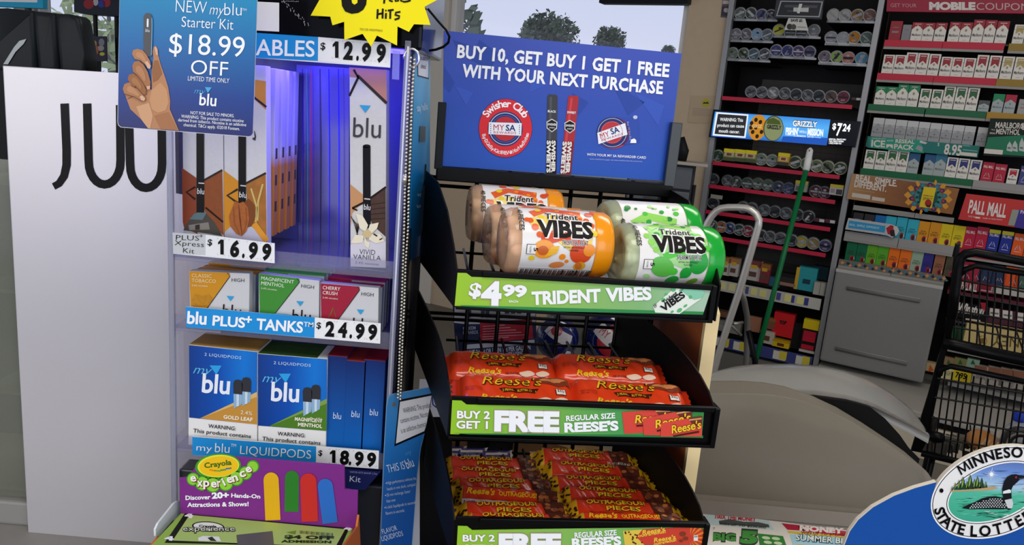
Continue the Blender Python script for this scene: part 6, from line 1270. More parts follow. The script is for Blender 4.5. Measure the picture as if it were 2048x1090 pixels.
for k in range(5): m.line([(115, 1010 + 15 * k), (305, 1018 + 15 * k)], 4, P('#8d8074'), 1)
solo('wall_notice', 'faint paper notice with a round yellow sticker on the beige pier', 'notice', m)
# ------------------------------------------------------------------ back wall: cigarette pack shelving
parts = []
bk = MB(FW); bk.box(uxr + .016, cxr, .30, .32, .236, 2.7, P('#141214', .6)); parts.append(('back_panel', bk))
m = MB(FW); m.box(cxr, cxr + .03, -.02, .32, .236, 2.7, STEEL); parts.append(('side_post', m))
RS, GS, GO, GY = P('#b01a34', .4), P('#0f5a36', .4), P('#8a6e22', .4), P('#8e8c88', .4)
def rail(z, segs, zz_pts, h, yy=-.012, lip=True):
    """one shelf: coloured front segments given by their x limits in zoom pixels at the rail's top"""
    m = MB(FW); zt = wz(z, *zz_pts); xs = []
    for (xa, ya, xb, yb, mt) in segs:
        a = FW.L(*q(z, xa, ya), yy).x; b_ = FW.L(*q(z, xb, yb), yy).x; m.box(a, b_, yy, yy + .008, zt - h, zt, mt, .001); xs += [a, b_]
        if lip: m.box(a, b_, yy + .001, yy + .012, zt - h - .012, zt - h, P('#8a8780', .5))
    m.box(max(min(xs), uxr + .02), max(xs), yy + .008, .29, zt - .012, zt - .004, P('#2a292b', .5)); parts.append(('shelf', m)); return zt
HM = .033
z1 = rail('b5', [(380, 432, 1015, 455, RS), (1018, 455, 1690, 480, RS), (1735, 480, 2700, 520, GO)], [(380, 430), (1690, 480)], HM)
z2 = rail('b5', [(300, 800, 915, 826, RS), (918, 826, 1600, 858, RS), (1602, 858, 2700, 890, GO)], [(300, 798), (1600, 856)], HM)
z3 = rail('b6', [(310, 150, 930, 190, GS), (940, 190, 1600, 240, GS), (1605, 240, 2600, 300, P('#a07a28', .4))], [(310, 150), (1600, 238)], HM)
z4 = rail('b6', [(300, 500, 1525, 610, P('#157a68', .4))], [(300, 500), (1525, 612)], .055, -.005, False)
z5 = rail('b6', [(230, 845, 850, 925, GS), (850, 925, 1450, 985, GS), (1455, 985, 2600, 1090, GY)], [(230, 842), (1450, 985)], HM)
z6 = rail('b7', [(250, 600, 780, 675, GY), (785, 675, 1330, 758, GY), (1380, 760, 2600, 900, P('#8a1a30', .4))], [(250, 598), (1330, 756)], .042)
z6b = rail('b7', [(335, 340, 940, 430, GY), (945, 430, 1330, 480, GY)], [(335, 338), (1330, 480)], .014)
z7 = rail('b7', [(190, 882, 715, 960, P('#6a6258', .5)), (720, 960, 1245, 1045, P('#6a6258', .5))], [(190, 880), (1240, 1044)], .034)
# chevron print on the lowest rail
m = MB(FW, 'b7', -.0122); m.EPS = .0004
for k in range(19):
    x = 200 + k * 56; y = 892 + (x - 190) * .155
    m.poly([(x, y + 22), (x + 22, y + 4), (x + 44, y + 26), (x + 20, y + 42)], P(['#b8804a', '#23303a', '#3a6a7a'][k % 3], .5), 1); m.poly([(x + 24, y + 44), (x + 44, y + 28), (x + 62, y + 46), (x + 44, y + 58)], P(['#3a6a7a', '#b8804a', '#23303a'][k % 3], .5), 1)
parts.append(('chevron_band', m, None, 'chevron patterned strip'))
sh = MB(FW)
for (a, y, hx) in ((640, 262, '#5a1a2a'), (620, 395, '#3a3a3c'), (560, 540, '#8e8c86'), (540, 705, '#8e8c86')):
    m = MB(FW); v = FW.L(*q('b8', 760, y), -.02); v0 = FW.L(*q('b8', 600, y), -.02); m.box(v0.x, cxr, -.02, .28, v.z - .02, v.z, P(hx, .5)); parts.append(('low_shelf', m))
thing('cigarette_shelving', 'tall dark shelving of cigarette packs with red and green shelf fronts', 'shelving', parts)
# cigarette packs
PT = {}
def pk(kind):
    if kind in PT: return PT[kind]
    b = MB(); f = FMB(); f.EPS = .0004; k, *c = kind.split('|')
    W_, H_ = 28, 88
    base = {'rf': '#d2cdc2', 'wc': '#d2cdc2', 'sil': '#a3a3a2', 'as': c[0] if c else '#fff', 'pm': c[0] if c else '#fff', 'pl': c[0] if c else '#888', 'gt': '#98a09e'}[k]
    b.box(-.028, .028, 0, .022, 0, .088, P(base, .4), .001); ink = P('#4a4644', .5)
    if k == 'rf':
        f.poly([(-28, 88), (28, 88), (28, 54), (10, 70), (-10, 70), (-28, 54)], P(c[0], .4), 1); f.poly([(-5, 70), (5, 70), (0, 76)], P('#d2cdc2', .4), 2); f.line([(-16, 80), (16, 80)], 3, P('#c9a9a4'), 2)
        f.ell(0, 54, 6, 6, P('#8f8468', .5), 2, 0, 10); f.txt('Marlboro', (-23, 26), (23, 26), 11, ink, 2, .02); f.line([(-8, 12), (8, 12)], 1.5, P('#9a948c'), 2)
    if k == 'wc':
        f.poly([(-19, 82), (19, 82), (19, 46), (0, 58), (-19, 46)], P(c[0], .4), 1); f.line([(-14, 76), (14, 76)], 3, P('#c9b9b4'), 2); f.line([(-28, 66), (28, 66)], .8, P('#5a5650'), 2)
        f.ell(0, 46, 5, 5, P('#8f8468', .5), 2, 0, 10); f.txt('Marlboro', (-23, 24), (23, 24), 11, ink, 2, .02); f.line([(-8, 12), (8, 12)], 1.5, P('#9a948c'), 2)
    if k == 'sil':
        f.poly([(-28, 88), (28, 88), (28, 60), (-28, 60)], P('#b8b8b6', .4), 1); f.poly([(-26, 48), (-14, 52), (0, 64), (14, 52), (26, 48), (26, 4), (-26, 4)], P('#8d8f90', .35), 2); f.ell(0, 36, 5, 4, P('#6a6c6e'), 3, 0, 10); f.txt('Marlboro', (-22, 20), (22, 20), 9, P('#6a6a6c'), 3, .01); f.line([(-28, 60), (28, 60)], .8, P('#6a6a6a'), 3)
    if k == 'gt':
        f.poly([(-28, 88), (28, 88), (28, 50), (0, 66), (-28, 50)], P(c[0], .4), 1); f.ell(0, 46, 5, 4, P('#6a7274'), 2, 0, 10); f.txt('Marlboro', (-22, 24), (22, 24), 9, P('#5a6264'), 2, .01)
    if k == 'as':
        f.txt('NATURAL', (-14, 44), (14, 44), 5, P('#2a201a'), 1, .02); f.txt('SPIRIT', (-20, 30), (20, 30), 11, P('#2a201a'), 1, .0); f.ell(10, 14, 12, 13, P('#9a2430', .4), 2, 0, 16); f.poly([(2, 14), (10, 22), (18, 18), (16, 4), (8, 2)], P('#3a1a1c'), 3); f.line([(20, 22), (22, 10)], 3, P('#c9bfb4'), 3); f.line([(-20, 82), (20, 82)], 2, P(base, .3), 1)
    if k == 'pm':
        f.txt('PALL MALL', (-23, 62), (23, 62), 11, P('#d9cfcc'), 1, .02); f.line([(-14, 22), (-4, 40), (0, 26), (4, 40), (14, 22)], 3, P('#b99aa0' if 'b01c' in c[0] or 'a81' in c[0] else '#b3b3c9'), 1); f.line([(-16, 16), (16, 16)], 2, P('#c9b4b4'), 1)
        if len(c) > 1: f.poly([(-28, 88), (28, 88), (28, 74), (-28, 74)], P(c[1], .4), 2)
    if k == 'pl': f.line([(-16, 40), (16, 40)], 8, P('#7a7a80'), 1); f.line([(-14, 60), (14, 60)], 4, P('#6a6a70'), 1)
    b0 = len(b.v); b.v += f.v
    for a, i, sm in zip(f.f, f.fm, f.sm): b.f.append(tuple(b0 + t for t in a)); b.fm.append(b.mi(f.ms[i])); b.sm.append(sm)
    me = bpy.data.meshes.new('cigarette_pack'); me.from_pydata([Vector((v.x, v.y, v.z)) for v in b.v], [], b.f)
    for a in b.ms: me.materials.append(a)
    for p, i in zip(me.polygons, b.fm): p.material_index = i
    PT[kind] = me; return me
def packs(z, base, zt, items, where, hp=None, yy=.004):
    """items: (kind, colour words, x left, width, height in zoom pixels); base = (x0,y0,x1,y1) line the packs stand on"""
    cnt = {}
    tot = {}
    for it in items: tot[it[1]] = tot.get(it[1], 0) + 1
    for kind, wds, x, w, h in items:
        y = base[1] + (base[3] - base[1]) * (x - base[0]) / (base[2] - base[0]); a = FW.L(*q(z, x, y), yy); y2 = y + (base[3] - base[1]) / (base[2] - base[0]) * w
        b_ = FW.L(*q(z, x + w, y2), yy); t = FW.L(*q(z, x + w * .5 + h * .17, (y + y2) / 2 - h), yy); ws = (b_.x - a.x) * .985; hs = t.z - zt + .004
        o = bpy.data.objects.new('cigarette_pack', pk(kind)); COL.objects.link(o)
        o.matrix_world = FW.M @ Matrix.Translation(((a.x + b_.x) / 2, yy, zt - .0032)) @ Matrix.Diagonal((ws / .056, 1, hs / .088, 1))
        cnt[wds] = cnt.get(wds, 0) + 1; n = cnt[wds]
        pos = 'the only such one' if tot[wds] == 1 else '%s such pack from the left' % ORD[n - 1]
        tag(o, '%s pack, %s %s' % (wds, pos, where), 'cigarette pack', 'cigarette packs on the back wall')
RF, WR, WG, WB, SI, GOc = 'rf|#8f1c28', 'wc|#8f1c28', 'wc|#2a5a34', 'wc|#26306a', 'sil|', 'wc|#a3935a'
packs('b5', (410, 418, 1700, 470), z1, [('pl|#8f1c28', 'dark red sideways carton', 415, 130, 190), ('pl|#7d7b7c', 'plain dark silver', 553, 95, 155), (RF, 'red topped white', 652, 122, 185), (RF, 'red topped white', 776, 122, 185), (RF, 'red topped white', 905, 124, 190), (RF, 'red topped white', 1055, 122, 205), (RF, 'red topped white', 1180, 122, 205), (RF, 'tall red topped white', 1308, 124, 240), (RF, 'tall red topped white', 1437, 124, 240), (RF, 'tall red topped white', 1568, 130, 235), (GOc, 'gold bannered white', 1758, 124, 205), (GOc, 'gold bannered white', 1888, 124, 205)], 'on the top row')
packs('b5', (340, 787, 1900, 866), z2, [(WR, 'red bannered white', 338, 122, 192), (WR, 'red bannered white', 463, 122, 195), (WR, 'tall red bannered white', 580, 122, 228), (WR, 'tall red bannered white', 705, 122, 228), (WR, 'tall red bannered white', 832, 122, 225), (WR, 'red bannered white', 964, 122, 200), (WR, 'red bannered white', 1088, 122, 200), (WR, 'red bannered white', 1213, 126, 200), (WR, 'tall red bannered white', 1345, 128, 240), (WR, 'tall red bannered white', 1482, 130, 240), (GOc, 'gold bannered white', 1622, 130, 238), (GOc, 'gold bannered white', 1760, 130, 238), (GOc, 'gold bannered white', 1896, 130, 238)], 'on the second row')
GT = 'rf|#0f7a4c'
packs('b6', (360, 148, 1500, 222), z3, [(GT, 'green topped white', 365, 115, 190), (GT, 'green topped white', 483, 115, 192), (GT, 'tall green topped white', 600, 116, 228), (GT, 'tall green topped white', 720, 116, 228), (WG, 'green bannered white', 848, 118, 195), (WG, 'green bannered white', 976, 118, 195), (WG, 'tall green bannered white', 1100, 122, 240), (WG, 'tall green bannered white', 1228, 122, 240), (WG, 'tall green bannered white', 1356, 126, 240), ('gt|#4a4c4c', 'half empty grey roofed', 1496, 120, 110), ('gt|#0f7a4c', 'green topped grey', 1640, 124, 190), ('gt|#a01c34', 'crimson topped grey', 1772, 124, 190), ('pl|#98938c', 'rounded pale grey', 1925, 110, 150)], 'on the third row')
packs('b6', (330, 490, 1570, 603), z4, [(SI, 'silver embossed', 335 + 124 * k + (20 if k == 9 else 0), 120, 190) for k in range(10)], 'on the fourth row')
packs('b6', (250, 832, 1520, 985), z5, [(WG, 'green bannered white', 252, 112, 185), (WG, 'green bannered white', 370, 112, 188), (WG, 'tall green bannered white', 486, 116, 215), (WG, 'tall green bannered white', 604, 116, 215), ('gt|#1f4f78', 'blue roofed grey', 724, 118, 205), ('gt|#1f4f78', 'blue roofed grey', 890, 118, 212), ('gt|#2a6a82', 'teal roofed grey', 1008, 122, 240), (WB, 'navy bannered white', 1134, 120, 210), (WB, 'navy bannered white', 1258, 122, 212), (WB, 'navy bannered white', 1386, 126, 212), ('pm|#a81c34', 'plain crimson', 1522, 128, 205), ('pm|#a81c34', 'plain crimson', 1655, 130, 200), ('wc|#a81c34', 'white with small crimson label', 1806, 112, 165), ('pm|#3a4078', 'slate blue', 1932, 120, 210)], 'on the fifth row')
packs('b7', (250, 602, 1330, 752), z6, [('pl|#2a2a2c', 'black half hidden', 300, 100, 190), ('pl|#2a2a2c', 'black half hidden', 410, 100, 190), ('as|#0f62a0', 'deep blue', 515, 108, 195), ('as|#2fa0b4', 'turquoise', 622, 104, 200), ('as|#2fa0b4', 'turquoise', 730, 104, 205), ('as|#2fa0b4', 'turquoise', 838, 112, 200), ('as|#c9871a', 'amber', 950, 108, 195), ('as|#c9871a', 'amber', 1060, 114, 200), ('as|#cfb818', 'yellow', 1172, 114, 200), ('as|#cfb818', 'yellow', 1288, 120, 200), ('pm|#b01c3a', 'crimson', 1405, 108, 205), ('pm|#b01c3a', 'crimson', 1515, 118, 220), ('pm|#1c2f8a|#cfc020', 'blue with yellow top', 1636, 112, 210), ('pm|#1c2f8a|#cfc020', 'blue with yellow top', 1762, 116, 210), ('pm|#d8571a', 'bright orange', 1886, 120, 205), ('pm|#d8571a', 'bright orange', 2010, 120, 205)], 'on the sixth row')
packs('b7', (215, 886, 1240, 1045), z7, [('as|#0f5f40', 'dark green', 240, 103, 178), ('as|#0f5f40', 'dark green', 345, 98, 180), ('as|#5a9a24', 'leaf green', 442, 103, 180), ('as|#4f9a28', 'leaf green', 545, 108, 190), ('as|#d8681a', 'orange', 655, 108, 195), ('as|#d8681a', 'orange', 766, 114, 190), ('as|#8aa088', 'sage', 880, 114, 188), ('as|#2f2a78', 'purple', 992, 104, 190), ('as|#8a5a40', 'tan brown', 1105, 104, 190), ('as|#4a4434', 'dark olive', 1218, 112, 190)], 'on the seventh row')
# signs on the cigarette shelving
def sgn(name, label, z, pts, hx, draw, yy=-.03, th=.006, bev=.0008):
    F = Fr(FW.M @ Vector((0, yy, 0)), -29.6); m = MB(F, z); m.EPS = .0006; m.slab(pts, 0, th, hx if not isinstance(hx, str) else P(hx, .4), bev); m.y = -.0002; draw(m); return solo(name, label, 'sign', m)
WS = P('#c9c1b6', .45)
def dr(m): m.txt('GET YOUR', (442, 76), (724, 80), 40, P('#b98a90'), 2, .0); m.txt('MOBILE', (862, 102), (1368, 104), 76, P('#cfc6be'), 2, .06); m.txt('COUPONS', (1380, 106), (2020, 112), 76, P('#c0a8a4'), 2, -.004)
sgn('header_sign', 'long crimson MOBILE COUPON header sign at the top right', 'b5', [(410, -80), (2600, -80), (2600, 160), (395, 125)], '#8f1230', dr, -.02, .03)
def dr(m):
    m.poly([(325, 515), (880, 545), (915, 690), (330, 630)], P('#1a8a70', .4), 1); m.txt('ICE', (340, 615), (490, 625), 72, WS, 2, .03); m.txt('RESEAL', (604, 575), (812, 585), 40, WS, 2, .03); m.txt('PACK', (588, 640), (805, 655), 52, WS, 2, .03); m.txt('NOW NEW', (512, 560), (580, 562), 18, WS, 2, .01); m.poly([(505, 590), (578, 594), (576, 640), (540, 612), (505, 635)], WS, 2); m.txt('MARLBORO', (350, 532), (500, 540), 14, WS, 2, .0)
    m.poly([(820, 640), (850, 600), (905, 625), (890, 675)], P('#8a8f90'), 2); m.poly([(870, 548), (955, 575), (930, 590), (870, 575)], P('#b9bab8'), 2)
    m.txt('8.95', (1130, 695), (1320, 715), 108, WS, 2, .03, .1); m.txt('$', (1062, 608), (1082, 610), 36, WS, 2, .0); m.poly([(1318, 676), (1496, 690), (1490, 728), (1314, 710)], WS, 2); m.line([(1340, 650), (1500, 668)], 8, P('#7fb0a4'), 2); m.line([(1340, 605), (1420, 612)], 6, P('#7fb0a4'), 2)
sgn('shelf_sign', 'teal ICE RESEAL PACK shelf sign priced 8.95', 'b6', [(305, 502), (1526, 610), (1500, 738), (300, 628)], '#156a62', dr, -.015, .006)
def dr(m):
    m.poly([(1615, 515), (2400, 470), (2400, 745), (1565, 690)], P('#0f6a48', .4), 1); m.txt('MARLBORO', (1692, 410), (2010, 424), 62, WS, 2, .02, .15); m.txt('MENTHOL', (1698, 478), (1960, 490), 58, WS, 2, .02, .15); m.txt('8.95', (1975, 430), (2150, 440), 70, WS, 2, .03); m.txt('PACK', (1650, 440), (1692, 444), 16, WS, 2, .0); m.txt('SPECIAL', (1632, 478), (1692, 482), 18, WS, 2, .02)
    m.poly([(1575, 640), (1778, 655), (1770, 705), (1568, 690)], WS, 2)
    for x, h in ((1815, 100), (1875, 110), (1950, 140)): m.poly([(x, 660), (x + 8, 660 - h * .6), (x + 34, 660 - h), (x + 58, 660 - h * .6), (x + 62, 675)], P('#a8b0aa', .4), 3); m.txt('Mb', (x + 14, 640), (x + 46, 642), 20, P('#3a4a44'), 4, .02)
sgn('shelf_sign', 'black and green MENTHOL sign beside the silver packs', 'b6', [(1640, 308), (2400, 330), (2400, 760), (1560, 715)], '#14211c', dr, -.05, .01)
def dr(m):
    m.txt('REAL. SIMPLE.', (350, 104), (760, 164), 62, WS, 2, .03); m.txt('DIFFERENT.', (336, 164), (655, 216), 62, WS, 2, .03); m.poly([(320, 225), (500, 250), (494, 294), (313, 265)], P('#b9b0a0'), 2); m.poly([(518, 262), (644, 282), (638, 316), (512, 298)], P('#b9b0a0'), 2); m.line([(350, 196), (540, 222)], 5, P('#a8906c'), 2)
    cx, cy = 1072, 270
    for k in range(14):
        a = R(k * 360 / 14 + 8); x, y = cx + 205 * math.cos(a), cy + 150 * math.sin(a); 
        if abs(math.cos(a)) > .35: m.poly([(x, y - 36), (x + 40 * math.cos(a), y + 20 * math.sin(a)), (x, y + 36), (x - 50 * math.cos(a), y)], P('#c98a2a'), 2)
        m.ell(cx + 165 * math.cos(a + .2), cy + 125 * math.sin(a + .2), 26, 22, P(['#2a2f5a', '#2a6a7a'][k % 2]), 3, 0, 12); m.ell(cx + 158 * math.cos(a + .2), cy + 120 * math.sin(a + .2), 14, 12, P(['#a83040', '#3a7a8a'][k % 2]), 4, 0, 10)
    m.ell(cx, cy, 135, 112, P('#2f7a7c'), 4, 6); m.ell(cx, cy, 95, 86, P('#12463c'), 5, 6)
    for k in range(12): a = R(k * 30); m.ell(cx + 112 * math.cos(a), cy + 96 * math.sin(a), 16, 12, P('#12302c'), 6, k * 30, 10)
    m.poly([(1030, 165), (1152, 178), (1105, 380), (982, 365)], P('#cfb21c'), 7); m.txt('AMERICAN', (1022, 258), (1118, 270), 16, P('#3a2a14'), 8, .0); m.txt('SPIRIT', (1018, 296), (1112, 308), 30, P('#3a2a14'), 8, .0); m.ell(1072, 330, 34, 38, P('#9a2028'), 8, 0, 16); m.poly([(1050, 330), (1072, 352), (1100, 335), (1090, 372), (1060, 368)], P('#3a1418'), 9)
sgn('shelf_sign', 'wood brown REAL SIMPLE DIFFERENT sign with round patterned rosette', 'b7', [(320, 34), (1382, 186), (1310, 440), (262, 284)], G([(0, '#a8845a'), (.4, '#8a5a34'), (.75, '#6a4028'), (1, '#8a5a30')], 'X', .45, wav=.15), dr, -.04, .008)
def dr(m): m.poly([(290, 500), (650, 555), (640, 620), (280, 572)], P('#2a8ab4', .4), 1); m.txt('REAL. SIMPLE. DIFFERENT.', (292, 550), (592, 588), 22, P('#c9d4d4'), 2, .0); m.poly([(645, 565), (700, 535), (760, 560), (785, 600), (760, 645), (715, 670), (660, 640)], P('#b9b6b4'), 2); m.poly([(655, 575), (700, 545), (730, 555), (720, 650), (670, 635)], P('#9a2030'), 3); m.poly([(690, 600), (735, 590), (745, 660), (700, 655)], P('#2a1a1c'), 4)
sgn('shelf_sign', 'small turquoise strip sign with red and white shield end', 'b7', [(280, 475), (690, 535), (765, 560), (785, 605), (760, 648), (712, 672), (655, 645), (248, 588)], '#a9aaaa', dr, -.035, .004)
def dr(m):
    m.txt('PALL MALL', (1462, 422), (1838, 470), 128, P('#d9cbc4'), 2, .03, .15); m.txt('TASTE THE', (1466, 466), (1536, 474), 16, P('#d9cbc4'), 2, .0); m.poly([(1540, 462), (1588, 468), (1584, 482), (1538, 478)], P('#d9cbc4'), 2); m.txt('made to taste better', (1610, 482), (1810, 500), 16, P('#d9cbc4'), 2, .0)
    m.poly([(1905, 392), (1975, 396), (1925, 552), (1862, 545)], P('#8a8f84'), 2); m.poly([(1975, 390), (2300, 420), (2300, 640), (1925, 565)], P('#3a2f86'), 3); m.txt('PALL', (1985, 430), (2080, 440), 34, P('#d9cbd4'), 4, .02)
sgn('shelf_sign', 'tilted bright red sign with tall white capitals at the right edge', 'b7', [(1450, 235), (2500, 360), (2500, 650), (1368, 488)], '#b83230', dr, -.07, .02)
# ------------------------------------------------------------------ things between counter and back wall
# grey cabinet front
FCb = Fr(FW.M @ Vector((0, -.06, 0)), -29.6); m = MB(FCb, 'b8'); CG = P('#7d7c79', .45, noise=.04, scale=80)
pts = [FCb.L(*q('b8', *p), 0) for p in ((70, 140), (582, 225), (488, 682), (2, 570))]
x0 = (pts[0].x + pts[3].x) / 2; x1 = (pts[1].x + pts[2].x) / 2; zt = (pts[0].z + pts[1].z) / 2; zb = (pts[2].z + pts[3].z) / 2
m.box(x0, x1, 0, .03, zb, zt, CG, .012)
tr_ = MB(FCb); tr_.box(x0, x1, -.002, .28, zt - .012, zt + .006, P('#a9a7a2', .4), .003)
bd = MB(FCb); bd.box(x0 + .01, x1 - .01, .03, .28, zb, zt - .012, P('#6d6c6a', .5)); grs = []
for v in (.83, .17):
    gr = MB(FCb); grs.append(('door_groove', gr)); z_ = zb + (zt - zb) * v; gr.tube([(x0 + .07, -.0005, z_), (x1 - .09, -.0005, z_)], .012, P('#6a6966', .5), 10)
    gr.tube([(x0 + .07, -.003, z_ + .010), (x1 - .09, -.003, z_ + .010)], .003, P('#9a9996', .4), 6)
thing('cabinet', 'grey plastic cabinet with two long pressed grooves below the packs', 'cabinet', [('door', m, grs), ('cabinet_top', tr_, None, 'pale top edge'), ('cabinet_body', bd)])
lt_ = MB(FW); lt_.box(uxr + .017, cxr + .1, -.44, .28, .205, .235, P('#a5a198', .45, noise=.05, scale=20), .006); lg_ = MB(FW); lg_.box(uxr + .018, cxr + .1, -.40, .28, .165, .205, P('#161616', .6)); lb_ = MB(FW); lb_.box(uxr + .018, cxr + .1, -.425, .28, 0, .165, P('#cfc4ac', .6, noise=.05, scale=15), .004)  # recess coloured near black to stand in for shade under the ledge top
thing('base_ledge', 'low pale base ledge with grey top under the grey cabinet', 'ledge', [('ledge_top', lt_, None, 'grey ledge top'), ('painted_shade_gap', lg_), ('ledge_front', lb_)])
# cigarette goods seen through the cart
def cbox(label, z, x0, y0, x1, y1, hx, yy=-.02, d=.15, draw=None, name='cigarette_carton', cat='carton', grp='cartons behind the cart'):
    m = MB(FW, z, yy); m.EPS = .0006; m.pbox(x0, y0, x1, y1, yy, yy + d, P(hx, .45), .001)
    if draw: draw(m)
    return solo(name, label, cat, m, grp)
rowp = [(690, 105, '#9a1c34'), (738, 112, '#9a1c34')]
for k, (x, hx, w) in enumerate(((665, '#8a1a30', 'maroon'), (708, '#9a1c34', 'crimson'), (760, '#22304f', 'navy'), (822, '#22304f', 'navy'), (884, '#cf4a1c', 'orange'), (935, '#3a5a4a', 'green'))):
    y = 100 + (x - 665) * .12; cbox('%s pack, %s from the left on the row behind the cart rim' % (w, ORD[k]), 'b8', x, y, x + 52, y + 100, hx, -.01, .03, lambda m, x=x, y=y: (m.txt('PALL MALL', (x + 6, y + 28), (x + 46, y + 33), 12, P('#b9a8ac'), 2, .02), m.line([(x + 12, y + 80), (x + 22, y + 62), (x + 27, y + 76), (x + 33, y + 62), (x + 42, y + 84)], 3, P('#b098a4'), 2)), 'cigarette_pack', 'cigarette pack', 'packs behind the cart')
cbox('long maroon carton strip with white capitals behind the cart', 'b8', 655, 185, 830, 258, '#7a1428', -.03, .1, lambda m: (m.txt('PALL MALL', (668, 232), (742, 246), 34, WS, 2, .03), m.line([(755, 236), (815, 246)], 6, P('#b08a90'), 2)))
cbox('white carton with a pointed flap behind the cart', 'b8', 815, 215, 985, 278, '#a9a59c', -.03, .1)
cbox('black carton with slanted white lettering behind the cart', 'b8', 648, 292, 790, 392, '#141214', -.03, .1, lambda m: (m.txt('Winston', (652, 340), (775, 358), 44, WS, 2, .04, .25), m.line([(690, 375), (760, 384)], 8, WS, 2), m.poly([(760, 296), (788, 298), (786, 340), (770, 336)], P('#9a1c2c'), 2)))
for k, x in enumerate((800, 862, 925)): cbox('white topped maroon pack, %s of three behind the cart' % ['left', 'middle', 'right'][k], 'b8', x, 320 + k * 10, x + 54, 402 + k * 10, '#4a2630', -.01, .03, lambda m, x=x, k=k: (m.poly([(x + 4, 322 + k * 10), (x + 50, 328 + k * 10), (x + 50, 372 + k * 10), (x + 4, 366 + k * 10)], WS, 1), m.line([(x + 8, 345 + k * 10), (x + 46, 350 + k * 10)], 8, P('#6a6468'), 2)), 'cigarette_pack', 'cigarette pack', 'packs behind the cart')
for k, x in enumerate((612, 650)): cbox('green pack, %s of two left of the cream carton' % ['left', 'right'][k], 'b8', x, 400 + k * 6, x + 36, 488, '#14502c', -.01, .03, None, 'cigarette_pack', 'cigarette pack', 'packs behind the cart')
def dr(m): m.ell(770, 478, 22, 25, P('#8a7236'), 2, 0, 20); m.ell(770, 478, 18, 21, P('#bfa868'), 3, 0, 20); m.ell(770, 478, 12, 14, P('#6a5424'), 4, 0, 14); m.txt('JOURNEY', (1120, 478), (820, 438 + 15), 48, P('#5a4a24'), 2, .0); m.line([(700, 520), (960, 560)], 4, P('#8a7a4a'), 2)
FU = None
cbox('cream carton with upside down gold lettering inside the cart', 'b8', 697, 395, 1000, 545, '#b9a56c', -.35, .1, dr)
for k, x in enumerate((585, 640, 700)): cbox('small %s pack on the lowest shelf behind the cart' % ['tan', 'olive', 'pale green'][k], 'b8', x, 552 + k * 4, x + 50, 600 + k * 6, ['#8a6f4c', '#7a7a48', '#8aa68c'][k], -.01, .03, lambda m, x=x, k=k: m.poly([(x + 14, 588), (x + 25, 566), (x + 36, 590)], P('#2a5a3a'), 2), 'cigarette_pack', 'cigarette pack', 'packs behind the cart')
for k, x in enumerate((733, 800, 860, 912)): cbox('white and brown pack, %s along the lowest shelf behind the cart' % ORD[k], 'b8', x, 590 + k * 8, x + 58, 690 + k * 8, '#a9a092', -.01, .03, lambda m, x=x, k=k: (m.poly([(x, 592 + k * 8), (x + 58, 602 + k * 8), (x + 58, 632 + k * 8), (x, 622 + k * 8)], P('#8a5a44'), 1), m.txt('DORAL', (x + 6, 654 + k * 8), (x + 52, 664 + k * 8), 16, P('#4a4a5a'), 2, .0)), 'cigarette_pack', 'cigarette pack', 'packs behind the cart')
cbox('cream box with orange triangle at the left end of the lowest shelf', 'b8', 505, 580, 560, 632, '#b09a70', -.01, .05, lambda m: m.poly([(512, 624), (522, 590), (540, 620)], P('#b8501c'), 2))
m = MB(FW, 'b8', -.05); m.EPS = .0006; m.slab([(572, 605), (720, 628), (712, 682), (566, 652)], -.05, -.046, P('#c9c08a', .5)); m.poly([(634, 614), (720, 628), (712, 682), (628, 664)], P('#c9b41c', .5), 1); m.txt('7.95', (640, 650), (690, 660), 26, BLACKP, 2, .03); m.txt('LIGHT', (590, 640), (628, 646), 22, P('#6a6a4a'), 2, .0)
solo('price_label', 'yellow 7.95 shelf price label behind the cart', 'label', m)
# drawer unit and dark items by the pier
FD = Fr(FW.M @ Vector((.45, -.2, 0)), -14); m = MB(FD, 'c6'); DG = P('#565a60', .4)
pts = [FD.L(*q('c6', *p), 0) for p in ((130, 470), (332, 480))]
zt = pts[1].z; xr_ = pts[1].x; xl_ = xr_ - .34; pr = []
fb_ = MB(FD); fb_.box(xl_, xr_, .02, .15, 0, zt, P('#2a2c30', .5), .004)
tp = MB(FD); tp.box(xl_ - .02, xr_ + .06, -.03, .16, zt, zt + .016, P('#a29a8e', .5), .004)
pr = [('drawer_body', fb_), ('drawer_top', tp, None, 'pale flat top')]
for k in range(7):
    d = MB(FD); d.box(xl_ + .01, xr_ - .012, 0, .03, zt - .012 - .125 * (k + 1) + .012, zt - .012 - .125 * k, DG, .006); d.box(xl_ + .1, xl_ + .24, -.012, 0, zt - .07 - .125 * k, zt - .055 - .125 * k, P('#3a3d42', .4), .002); pr.append(('drawer', d))
thing('drawer_unit', 'grey plastic drawer tower with pale top beside the beige pier', 'drawers', pr)
m = MB(FD, 'c6'); a = FD.L(*q('c6', 228, 270), .05); b_ = FD.L(*q('c6', 232, 450), .05); m.tube([(b_.x, .05, zt + .016), ((a.x + b_.x) / 2 + .012, .05, (zt + a.z) / 2), (a.x, .05, a.z)], [.022, .026, .016], P('#17181b', .5), 10); solo('dark_bottle', 'slim black upright tool standing on the drawer tower', 'tool', m)
m = MB(FD, 'c6'); m.pbox(150, 365, 190, 452, .09, .15, P('#7a1c30', .5), .003); e = FD.L(*q('c6', 170, 452), .09); m.box(e.x - .02, e.x + .02, .09, .15, zt + .016, max(e.z, zt + .017), P('#7a1c30', .5)); solo('red_box', 'dark red box on the drawer tower behind the poster', 'box', m)
